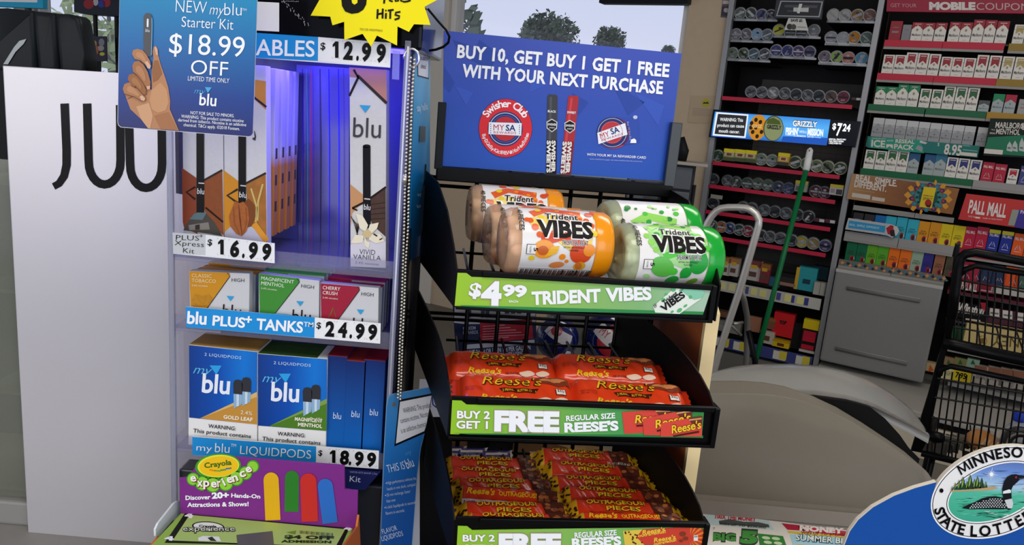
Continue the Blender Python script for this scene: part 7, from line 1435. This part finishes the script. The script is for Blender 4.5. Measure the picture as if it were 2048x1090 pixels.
# grey register glimpsed behind the rack wires
FRg = Fr((0, 1.15, 0), 0); m = MB(FRg, 'a7'); z_ = FRg.L(*q('a7', 1100, 140), 0).z; xa = FRg.L(*q('a7', 900, 200), 0).x; xb_ = FRg.L(*q('a7', 1400, 200), 0).x
m.box(xa, xb_, 0, .10, CT, z_ - .05, P('#a3a098', .45), .01); s2 = MB(FRg); wr_ = xb_ - xa; s2.box(xa + .15 * wr_, xb_ - .2 * wr_, -.008, .002, z_ - .13, z_ - .06, P('#2c3034', .3), .004)
for k in range(5): s2.box(xa + (.2 + .11 * k) * wr_, xa + (.28 + .11 * k) * wr_, -.011, -.008, z_ - .10, z_ - .075, P('#8f9296', .4), .002)
s2.box(xb_ - .16 * wr_, xb_ - .05 * wr_, -.008, .002, z_ - .11, z_ - .065, P('#4a4438', .5), .002)
thing('cash_register', 'grey cash register glimpsed through the rack wires', 'cash register', [('register_body', m), ('key_panel', s2)])
# ------------------------------------------------------------------ step ladder and green pole
FLd = Fr(FW.M @ Vector((0, -1.0, 0)), -29.6); ALU = P('#cfccc4', .3, .5)
arch = [(395, -40 + 700), (170, 152), (195, 90), (225, 40), (255, 8), (290, -12), (340, -18), (400, -18), (460, -14), (500, 0), (535, 28), (556, 70), (552, 110), (500, 290), (420, 560), (330, 830), (262, 1040), (240, 1130)]
pa = [FLd.L(*q('b4', *p), 0) for p in arch[1:]]
lo = pa[0] + (pa[0] - pa[1]).normalized() * 1.0
d_ = Vector((pa[-1].x - pa[-4].x, 0, pa[-1].z - pa[-4].z)).normalized()
endR = pa[-1] + d_ * (pa[-1].z / -d_.z)
lo2 = pa[0] + d_ * ((pa[0].z - 0.0) / -d_.z)
fr1 = MB(FLd); fr1.tube([lo2] + pa + [endR], .0165, ALU, 10)
rl = MB(FLd); ra = FLd.L(*q('b4', 430, 560), .02); rb = FLd.L(*q('b4', 475, 760), .18); rc = FLd.L(*q('b4', 468, 1050), .25); rl.tube([ra, FLd.L(*q('b4', 452, 640), .08), rb, rc, (rc.x, .3, 0)], .014, P('#8d8c86', .35, .5), 8)
rl.tube([(ra.x - .38, .02, ra.z + .06), (rb.x - .36, .18, rb.z), (rc.x - .36, .3, 0)], .014, P('#8d8c86', .35, .5), 8)
stp = MB(FLd)
for f in (.25, .5, .75):
    a = pa[-4].lerp(endR, f); w = lo2.lerp(pa[0], 1 - f * .9); stp.box(a.x - .40, a.x - .0, 0.0, .1, a.z - .012, a.z + .012, P('#6a6a68', .5), .004)
ft = MB(FLd); a = FLd.L(*q('b4', 482, 850), -.05); b_ = FLd.L(*q('b4', 528, 1070), -.05); ft.tube([a, b_, (b_.x + .03, -.05, 0)], .013, BLACKM, 8)
br = MB(FLd); br.tube([FLd.L(*q('b4', 340, 790), .01), FLd.L(*q('b4', 430, 880), .1)], .007, P('#a9a8a2', .3, .6), 6); br.tube([FLd.L(*q('b4', 380, 800), .02), FLd.L(*q('b4', 440, 790), .1)], .007, P('#a9a8a2', .3, .6), 6)
thing('step_ladder', 'folding aluminium step ladder with rounded top hoop', 'ladder', [('hoop_frame', fr1), ('rear_leg', rl), ('step_treads', stp), ('black_strut', ft), ('brace', br)])
FPl = Fr(FW.M @ Vector((0, -.45, 0)), -29.6); a = FPl.L(1621, 296, .28); m0 = FPl.L(1612, 341, .22); b_ = FPl.L(1517, 700, .05)
d = (b_ - m0); e = m0 + d * (m0.z / -d.z) * .985
h = MB(FPl); h.tube([m0, m0.lerp(a, .5), a - (a - m0) * .1, a], [.017, .018, .016, .006], P('#d6d6d2', .4), 12); h.tube([a - (a - m0) * .16 + Vector((0, -.0165, 0)), a - (a - m0) * .05 + Vector((0, -.012, 0))], .004, P('#3a3a3a'), 6)
s_ = MB(FPl); s_.tube([m0, e], .0135, P('#0b6a38', .35), 12); bb = MB(FPl); bb.box(e.x - .14, e.x + .14, e.y - .05, e.y + .05, 0, .035, P('#2a4a3a', .6), .008)
thing('mop', 'green handled mop with white grip leaning by the tin shelves', 'mop', [('handle', s_), ('grip', h, None, 'white grip'), ('mop_head', bb)])
# ------------------------------------------------------------------ black wire cart
FCt = Fr((1.12, 2.0, 0), -29); WM = P('#0c0c0d', .35); y0_ = 0.0
def cp_t(x, y, dy=0): return FCt.L(*q('b8', x, y), dy)
D2 = .34
fr_ = MB(FCt, 'b8'); fr_.slab([(640, 20), (665, 20), (655, 120), (628, 330), (600, 520), (545, 790), (520, 930), (480, 1010), (430, 1000), (470, 870), (510, 740), (560, 560), (590, 480)], 0, .03, WM, .003)
post2 = MB(FCt, 'b8'); v = cp_t(1180, 300); post2.tube([(v.x, 0, 0), (v.x, 0, cp_t(1010, 60).z)], .014, WM, 10)
rim = MB(FCt, 'b8')
rim.tube([cp_t(*p) for p in ((625, 370), (640, 250), (655, 130), (668, 85), (690, 66), (740, 58), (1010, 110))], .0125, WM, 8)
rim.tube([cp_t(*p) for p in ((665, 160), (690, 140), (740, 122), (1010, 165))], .008, WM, 8)
rim.tube([cp_t(*p) for p in ((585, 485), (640, 498), (1010, 580))], .017, WM, 8)
rim.tube([cp_t(600, 485), cp_t(630, 330), cp_t(650, 170)], .009, WM, 8)
rim.tube([cp_t(565, 640), cp_t(575, 615), cp_t(620, 598), cp_t(1010, 680)], .008, WM, 8)
ub = MB(FCt, 'b8')
for k in range(14):
    x = 655 + k * 36; ub.tube([cp_t(x, 128 + (x - 655) * .14), cp_t(x - 22, 490 + (x - 655) * .21)], .0022, WM, 5)
for y in (185, 255, 330, 410): ub.tube([cp_t(645 - (y - 185) * .1, y), cp_t(1010, y + 68)], .0026, WM, 5)
# basket floor and far side
zf = cp_t(700, 505).z
for k in range(8): ub.tube([(cp_t(600, 490).x + .03 + .05 * k, 0, zf), (cp_t(600, 490).x + .03 + .05 * k, D2, zf)], .0024, WM, 5)
ub.tube([(cp_t(600, 490).x, D2, zf), (cp_t(1010, 580).x, D2, zf)], .004, WM, 6)
ub.tube([(cp_t(600, 490).x, 0, zf), (cp_t(600, 490).x, D2, zf)], .004, WM, 6)
lbk = MB(FCt, 'b8')
for k in range(17):
    x = 560 + k * 34; lbk.tube([cp_t(x, 615 + (x - 560) * .18), cp_t(x - 55, 1010 + (x - 500) * .14)], .0022, WM, 5)
for y in (655, 745, 840, 935): lbk.tube([cp_t(555 - (y - 655) * .14, y), cp_t(1010, y + 78)], .0028, WM, 5)
lbk.tube([cp_t(480, 1010), cp_t(700, 1062), cp_t(1010, 1120)], .010, WM, 8)
zl = cp_t(600, 1035).z
for k in range(9): lbk.tube([(cp_t(490, 1010).x + .02 + .05 * k, 0, zl), (cp_t(490, 1010).x + .02 + .05 * k, D2, zl)], .0024, WM, 5)
hd_ = MB(FCt, 'b8'); a = cp_t(540, 935, -.02); hd_.tube([cp_t(510, 920, -.01), cp_t(545, 935, -.02), cp_t(580, 938, -.03)], [.012, .017, .013], BLACKM, 10)
wls = []; xw = cp_t(480, 1010).x
for xx in (xw + .03, xw + .45):
    for yy in (.02, D2 - .02): wl = MB(FCt); wls.append(('castor', wl)); wl.lathe([(0, -.012), (.04, -.012), (.045, -.008), (.045, .008), (.04, .012), (0, .012)], BLACKM, Matrix.Translation((xx, yy, .045)) @ Matrix.Rotation(R(90), 4, 'Y'), 16); wl.tube([(xx, yy, .045), (xx, yy, zl)], .008, WM, 6)
thing('shopping_cart', 'black wire shopping cart with two baskets at the right edge', 'cart', [('side_frame', fr_), ('far_post', post2), ('rim_rails', rim), ('upper_basket', ub), ('lower_basket', lbk), ('corner_grip', hd_)] + wls)
# goods in the lower basket
def inb(label, name, cat, mb): return solo(name, label, cat, mb, 'goods in the lower cart basket')
FIn = Fr(FCt.M @ Vector((0, .14, 0)), -29); zt_ = zl
def gz(x, y): return FIn.L(*q('b8', x, y), 0)
m = MB(FIn); a = gz(680, 975); b_ = gz(845, 975); c = gz(760, 912); m.ball(((a.x + b_.x) / 2, .0, (zl + c.z) / 2), 1, P('#a8703a', .3, noise=.15, scale=30), 20, 12, ((b_.x - a.x) / 2, .07, (c.z - zl) / 2)); 
for k in range(5): x = a.x + (b_.x - a.x) * (.3 + .12 * k); m.tube([(x, -.066, (zl + c.z) / 2 - .01), (x + .012, -.068, (zl + c.z) / 2 + .012), (x + .02, -.06, (zl + c.z) / 2 + .03)], .0022, P('#d0b48a', .3), 5)
inb('tan loaf shaped plastic bag in the lower cart basket', 'bread_bag', 'bag', m)
m = MB(FIn); a = gz(832, 922); b_ = gz(905, 970); m.box(a.x, b_.x, -.02, .05, zl, a.z, CLEAR('#d0c8c0', .4, .1, .4), .008); inb('clear plastic packet between the tan bag and the bottle', 'clear_packet', 'packet', m)
m = MB(FIn); c = gz(925, 900); t = gz(945, 852); 
bt = MB(FIn); bt.lathe([(0, zl), (.034, zl), (.036, zl + .01), (.036, t.z - .09), (.030, t.z - .05), (.013, t.z - .028), (.013, t.z - .012)], CLEAR('#cfd6e4', .3, .05, .2), Matrix.Translation((c.x + .01, .06, 0)), 24)
cpb = MB(FIn); cpb.lathe([(.0145, t.z - .022), (.015, t.z + .002), (.012, t.z + .004), (0, t.z + .004)], P('#1c3aa8', .35), Matrix.Translation((c.x + .01, .06, 0)), 20)
thing('water_bottle', 'clear plastic bottle with blue cap in the lower cart basket', 'bottle', [('bottle_body', bt), ('cap', cpb, None, 'blue cap')])
m = MB(FIn); c = gz(948, 945); T = Matrix.Translation((c.x, -.05, c.z)) @ Matrix.Rotation(R(80), 4, 'X'); m.lathe([(.022, 0), (.03, .003), (.045, .004), (.048, 0), (.048, -.03), (.022, -.03), (.022, 0)], P('#2c2b2a', .3), T, 28); m.lathe([(.030, .005), (.033, .0065), (.036, .005)], P('#8a8680', .3), T, 28); m.box(c.x - .045, c.x + .045, -.045, -.01, zl, c.z - .03, P('#1c1c1c', .5)); inb('dark round reel with grey ring at the right edge of the cart', 'cable_reel', 'reel', m)
m = MB(FIn); a = gz(690, 975); b_ = gz(800, 1010); m.box(a.x - .01, b_.x + .05, -.10, -.06, zl, (a.z + b_.z) / 2 + .01, P('#141312', .5), .004); inb('black flat box lying in front of the tan bag', 'black_box', 'box', m)
rr = random.Random(4)
for k in range(7):
    x = 500 + 26 * k; m = MB(FIn); a = gz(x, 960 + rr.uniform(0, 22)); m.box(a.x, a.x + .05, -.04 + .012 * k, .0 + .012 * k, zl, a.z, P(['#55544e', '#6d6c64', '#4a4a48', '#8a887a', '#5d5c54', '#77705c', '#6a6a66'][k], .35), .006); inb('grey crinkled packet, %s from the left in the lower cart basket' % ORD[k], 'grey_packet', 'packet', m)
# ------------------------------------------------------------------ grey checkout hump
FHm = Fr((0, 1.115, 0), 0); HG = P('#746e62', .42, noise=.03, scale=60)
def hp(x, y, dy=0): return FHm.L(*q('c1', x, y), dy)
arc = [(-260, 330), (-120, 285), (20, 258), (125, 249), (350, 248), (480, 258), (600, 280), (760, 335), (900, 400), (1050, 490), (1200, 590), (1300, 660), (1352, 705), (1372, 735)]
base_z = CT + .001
pts = [hp(x, y) for x, y in arc]; pts = [Vector((p.x, 0, p.z)) for p in pts]
fr_b = MB(FHm); outline = pts + [Vector((pts[-1].x + .02, 0, base_z)), Vector((pts[0].x - .03, 0, base_z))]
fr_b.prism(outline, Vector((0, .06, 0)), HG, .018, None, 4)
sk = MB(FHm, 'c1'); a = hp(60, 795); b_ = hp(980, 900); zk = (a.z + b_.z) / 2
yk = FHm.Lz(*q('c1', 400, 945), base_z).y
pr = [Vector((0, .0, zk)), Vector((0, .0, base_z)), Vector((0, yk, base_z)), Vector((0, yk + .008, base_z + .02)), Vector((0, -.012, zk - .006))]
sk.prism([v + Vector((pts[0].x - .03, 0, 0)) for v in pr], Vector((pts[-1].x + .10 - pts[0].x, 0, 0)), P('#7d766b', .4, noise=.03, scale=60))
inn = MB(FHm, 'c1'); q_ = [(340, 262), (600, 272), (720, 270), (900, 295), (1020, 330), (1100, 392), (1180, 480), (1230, 552), (1292, 615)]
ip = [FHm.L(*q('c1', *p), .06) for p in q_]; inn.prism([Vector((p.x, 0, p.z)) + Vector((0, .065, 0)) for p in ip] + [Vector((ip[-1].x, .065, base_z)), Vector((ip[0].x, .065, base_z))], Vector((0, .007, 0)), P('#0b0b0b', .5))
thing('checkout_hump', 'large grey moulded arch shaped counter divider', 'counter divider', [('front_shell', fr_b), ('skirt', sk), ('inner_housing', inn, None, 'black inner housing')])
# glossy curved lid behind it
fe = [(125, 243), (440, 250), (700, 250), (880, 275), (1010, 310), (1150, 380), (1250, 430), (1340, 480)]
be = [(-60, 150), (125, 128), (220, 97), (345, 80), (550, 76), (700, 86), (850, 112), (1000, 165), (1130, 240), (1250, 340), (1342, 478)]
FLi = Fr((0, 1.19, 0), 0)
def res(pl, dy, n=26, x0=None):
    L_ = [0]
    for i in range(1, len(pl)): L_.append(L_[-1] + math.hypot(pl[i][0] - pl[i - 1][0], pl[i][1] - pl[i - 1][1]))
    out = []
    for k in range(n + 1):
        d = L_[-1] * k / n; i = max(j for j in range(len(L_) - 1) if L_[j] <= d + 1e-9); t = (d - L_[i]) / (L_[i + 1] - L_[i]); p = (pl[i][0] + (pl[i + 1][0] - pl[i][0]) * t, pl[i][1] + (pl[i + 1][1] - pl[i][1]) * t); out.append(FLi.L(*q('c1', *p), dy))
    return out
A = res([(-120, 262)] + fe, 0); B = res([(-120, 160)] + be[1:], .13); B[-1] = A[-1] + Vector((0.004, .02, .002))
lid = MB(FLi); LG = P('#8f8f8b', .16, .15, noise=.06, scale=25); n = len(A); rows = []
vs = []; K = 8
for i in range(n):
    for k in range(K + 1):
        t = k / K; p = A[i].lerp(B[i], t); p.z += .018 * math.sin(math.pi * t) * (1 - i / n); vs.append(p)
for i in range(n):
    for k in range(K + 1): vs.append(vs[i * (K + 1) + k] - Vector((0, 0, .014)))
N = n * (K + 1); fs = []
for i in range(n - 1):
    for k in range(K): a = i * (K + 1) + k; fs += [(a, a + K + 1, a + K + 2, a + 1), (a + N, a + 1 + N, a + K + 2 + N, a + K + 1 + N)]
    for k in (0, K): a = i * (K + 1) + k; fs.append((a, a + K + 1, a + K + 1 + N, a + N))
lid.add(vs, fs, LG, True)
lt = MB(FLi); 
for t in (.18, .6): p = A[int(n * t)].lerp(B[int(n * t)], .55); lt.box(p.x - .02, p.x + .02, p.y - .02, p.y + .02, CT, p.z - .008, P('#2a2a2a', .5))
thing('curved_lid', 'glossy grey curved lid arching behind the moulded divider', 'lid', [('lid_sheet', lid), ('lid_support', lt)])
# ------------------------------------------------------------------ lottery tickets under the counter glass
FTk = Fr((0, 0, CT + .0006), 0, 90); m = MB(FTk, 'c1', 0); m.EPS = .0002
m.slab([(70, 905), (1100, 1035), (1150, 1330), (40, 1300)], 0, .0005, P('#dad6cd', .4))
m.poly([(85, 908), (440, 955), (470, 1005), (100, 975)], P('#b9cfd0', .4), 1); m.txt('100X THE MONEY', (140, 940), (370, 958), 22, P('#c0303a'), 2, .05)
m.poly([(160, 955), (220, 945), (300, 960), (380, 962), (440, 975), (445, 992), (170, 975)], P('#4a4f4a'), 2); m.txt('WIN UP TO $250,000', (160, 975), (425, 998), 13, P('#2a2a2a'), 3, .02)
m.txt('BIG', (128, 1065), (258, 1070), 42, P('#2a3a2c'), 2, .12); m.txt('BIG', (128, 1062), (258, 1067), 38, P('#3f8a3a'), 3, .05); m.txt('5', (275, 1078), (380, 1085), 70, P('#2a3a2c'), 2, .14); m.txt('5', (280, 1074), (376, 1080), 62, P('#3f8a3a'), 3, .07)
m.poly([(378, 1025), (520, 1040), (560, 1150), (400, 1150)], P('#2f7a34'), 2)
for x, y in ((425, 1050), (480, 1054), (435, 1075), (492, 1080), (445, 1100), (505, 1104)): m.ell(x, y, 24, 9, P('#b9d0a4'), 3, 8, 14)
m.poly([(512, 968), (600, 978), (640, 1010), (545, 1004)], P('#b01c3a'), 2); m.poly([(600, 978), (1000, 1030), (1010, 1060), (620, 1010)], P('#c8324a'), 2); m.txt('MONEY', (612, 1008), (860, 1026), 28, P('#f0e8e0'), 3, .06); m.txt('WIN UP TO $75,000', (620, 1026), (870, 1040), 14, P('#7a1c2a'), 3, .02)
m.poly([(545, 1010), (900, 1042), (905, 1052), (550, 1022)], P('#d8b83a'), 2); m.poly([(560, 1030), (1000, 1062), (1050, 1200), (600, 1200)], P('#9fc9d4'), 2); m.txt('SUMMER BLAST', (590, 1064), (960, 1092), 34, P('#2a5a86'), 3, .08); m.txt('SUMMER BLAST', (590, 1062), (960, 1090), 32, P('#e0ead8'), 4, .02); m.poly([(600, 1085), (860, 1110), (880, 1160), (620, 1150)], P('#d8c23c'), 3)
m.txt('7', (128, 1004), (140, 1004), 12, P('#4a4a4a'), 2, .0)
solo('lottery_tickets', 'printed lottery ticket sheet lying flat on the counter', 'tickets', m)
# ------------------------------------------------------------------ lottery sign
FLt = Fr((0, 0.66, 0), 0); m = MB(FLt, 'c2', 0); m.EPS = .0003
CX, CY, AX, AY, RO = 1570, 590, 640, 412, -20
def el(a, k=1.0): c, d = math.cos(R(RO)), math.sin(R(RO)); x, y = AX * k * math.cos(R(a)), AY * k * math.sin(R(a)); return (CX + x * c - y * d, CY + x * d + y * c)
dome = [(100, 1330), (112, 1180), (130, 1085), (142, 1058), (180, 960), (260, 850), (400, 730), (600, 620), (800, 545), (1005, 488)]
top = [el(a) for a in range(204, 361, 6)]
right = [(2600, 700), (2700, 1330)]
zb_ = FLt.L(*q('c2', 1000, 1090), 0).z
L3 = [FLt.L(*q('c2', *p), 0) for p in dome + top + right]; L3 = [Vector((p.x, 0, max(p.z, CT + .0002))) for p in L3]
L3[0].z = CT + .0002; L3[-1].z = CT + .0002
m.prism(L3, Vector((0, .004, 0)), P('#d8d0c0', .5))
def shr(p, k=9):
    cx, cy = 1500, 1300; d = math.hypot(p[0] - cx, p[1] - cy); return (p[0] + (cx - p[0]) / d * k, p[1] + (cy - p[1]) / d * k)
bl = MB(FLt, 'c2', 0); bl.EPS = .0003; bl.poly([shr(p) for p in dome] + [shr(el(a), 4) for a in range(204, 361, 6)] + [(2590, 705), (2690, 1330)], P('#0f4d9e', .4), 1)
m2 = MB(FLt, 'c2', -.0006); m2.EPS = .0002
def E2(k, mt, lay): m2.poly([el(a, k) if not isinstance(k, tuple) else el2(a, k) for a in range(0, 360, 5)], mt, lay)
def el2(a, k): c, d = math.cos(R(RO)), math.sin(R(RO)); x, y = k[0] * math.cos(R(a)), k[1] * math.sin(R(a)); return (CX + x * c - y * d, CY + x * d + y * c)
E2(.995, P('#f4f4f2', .4), 0); E2((622, 394), BLACKP, 1); E2((615, 387), P('#e8e8e6', .4), 2); E2((486, 266), BLACKP, 3); E2((479, 259), P('#f6f6f4', .4), 4); E2((466, 246), G([(0, '#2f8f86'), (.3, '#3fae8c'), (.5, '#4fb89a'), (.58, '#a8c8e0'), (.72, '#6a8fd0'), (1, '#2c3a86')], 'Z', .4), 5)
m2.ell(1057, 575, 19, 21, BLACKP, 5)
m2.arctxt('MINNESOTA', CX, CY, 520, 298, RO, -119, -24, 96, BLACKP, 5, .03); m2.arctxt('STATE LOTTERY', CX, CY, 606, 384, RO, 187, 50, 96, BLACKP, 5, .03, True)
# scene inside: shore, firs, star, loon
DKG = P('#1c3a24', .4); FIR = P('#2f5a2a', .4); FIRL = P('#8fae4a', .4)
m2.poly([(1140, 575), (1250, 568), (1400, 556), (1500, 540), (1560, 536), (1600, 552), (1500, 572), (1300, 580), (1150, 588)], P('#b99a6a'), 6); m2.poly([(1820, 552), (2000, 540), (2000, 560), (1820, 560)], P('#b99a6a'), 6)
for x, b_, h in ((1190, 566, 70), (1225, 566, 95), (1262, 564, 125), (1330, 560, 140), (1300, 562, 80), (1372, 556, 95), (1400, 554, 118), (1440, 550, 100), (1478, 546, 62), (1160, 570, 40), (1420, 552, 60)):
    m2.poly([(x, b_ - h), (x + h * .13, b_ - h * .6), (x + h * .1, b_ - h * .6), (x + h * .22, b_ - h * .25), (x + h * .17, b_ - h * .25), (x + h * .26, b_), (x - h * .26, b_), (x - h * .17, b_ - h * .25), (x - h * .22, b_ - h * .25), (x - h * .1, b_ - h * .6), (x - h * .13, b_ - h * .6)], DKG, 7)
    m2.poly([(x - 2, b_ - h * .9), (x + h * .04, b_ - h * .6), (x - h * .02, b_ - h * .3), (x - h * .13, b_ - h * .1), (x - h * .1, b_ - h * .4), (x - h * .06, b_ - h * .6)], FIRL if int(x) % 3 else FIR, 8)
rr = random.Random(8)
for k in range(22):
    y = 350 + 8.5 * k; w_ = rr.uniform(60, 200); x = rr.uniform(1320, 1800); 
    if ((x - CX) / 440) ** 2 + ((y - CY) / 250) ** 2 < .85: m2.line([(x, y), (x + w_ * .5, y + 2), (x + w_, y)], [1, 4, 1], P('#26337a'), 6)
for k in range(70):
    y = rr.uniform(585, 850); x = rr.uniform(1130, 1900); w_ = rr.uniform(40, 130)
    if ((x + w_ / 2 - CX + (y - CY) * .3) / 430) ** 2 + ((y - CY) / 262) ** 2 < .9: m2.line([(x, y), (x + w_ * .5, y + 3), (x + w_, y - 2)], [1, 5, 1], P(['#155a4a', '#1c7a4a', '#0f3a3a', '#8fd0c4'][k % 4]), 6)
for a in range(0, 180, 30): l_ = 66 if a in (0, 90) else 44; m2.line([(1530 - l_ * math.cos(R(a + 8)), 420 - l_ * math.sin(R(a + 8))), (1530, 420), (1530 + l_ * math.cos(R(a + 8)), 420 + l_ * math.sin(R(a + 8)))], [1, 9, 1], P('#eef4fa'), 7)
m2.ell(1530, 420, 16, 18, P('#f6fafc'), 8, 0, 14)
LB = P('#14161c', .4)
m2.poly([(1250, 742), (1300, 712), (1360, 690), (1440, 650), (1500, 632), (1570, 628), (1630, 640), (1690, 690), (1720, 740), (1640, 752), (1450, 750), (1330, 752)], LB, 8)
m2.poly([(1690, 760), (1640, 700), (1640, 620), (1632, 560), (1650, 490), (1680, 445), (1720, 424), (1765, 420), (1800, 432), (1840, 434), (1900, 446), (1840, 462), (1800, 470), (1770, 500), (1735, 530), (1718, 570), (1722, 640), (1735, 700), (1725, 750)], LB, 9)
m2.poly([(1642, 580), (1700, 562), (1716, 572), (1714, 596), (1640, 604)], P('#dfe3e4'), 10); m2.poly([(1655, 665), (1725, 650), (1738, 700), (1725, 745), (1685, 740)], P('#c9ced0'), 10); m2.line([(1790, 462), (1900, 450)], 4, P('#6a6e74'), 10)
m2.ell(1764, 448, 9, 11, P('#c0304a'), 10, 0, 12); m2.ell(1764, 448, 4, 5, LB, 11, 0, 8)
for r_ in range(6):
    for c_ in range(14):
        x = 1330 + 25 * c_ + 12 * (r_ % 2); y = 728 - 15 * r_ + (abs(c_ - 9) * 1.2); 
        if y > 690 - (x - 1360) * .32 + 10 and y > 640 and x < 1668 and not (x > 1640 and y < 690): m2.poly([(x, y - 5), (x + 9, y), (x, y + 5), (x - 9, y)], P('#e6e9ea'), 10)
for k in range(12): x = 1430 + rr.uniform(0, 280); y = 765 + rr.uniform(0, 70); m2.line([(x, y), (x + 30, y + 4), (x + 64, y)], [1, 6, 1], P(['#dfe6e6', '#14161c'][k % 2]), 8)
thing('lottery_sign', 'blue domed lottery sign with white oval and swimming loon', 'sign', [('sign_board', m), ('blue_face', bl, None, 'plain blue face'), ('oval_emblem', m2, None, 'white oval emblem with loon')])
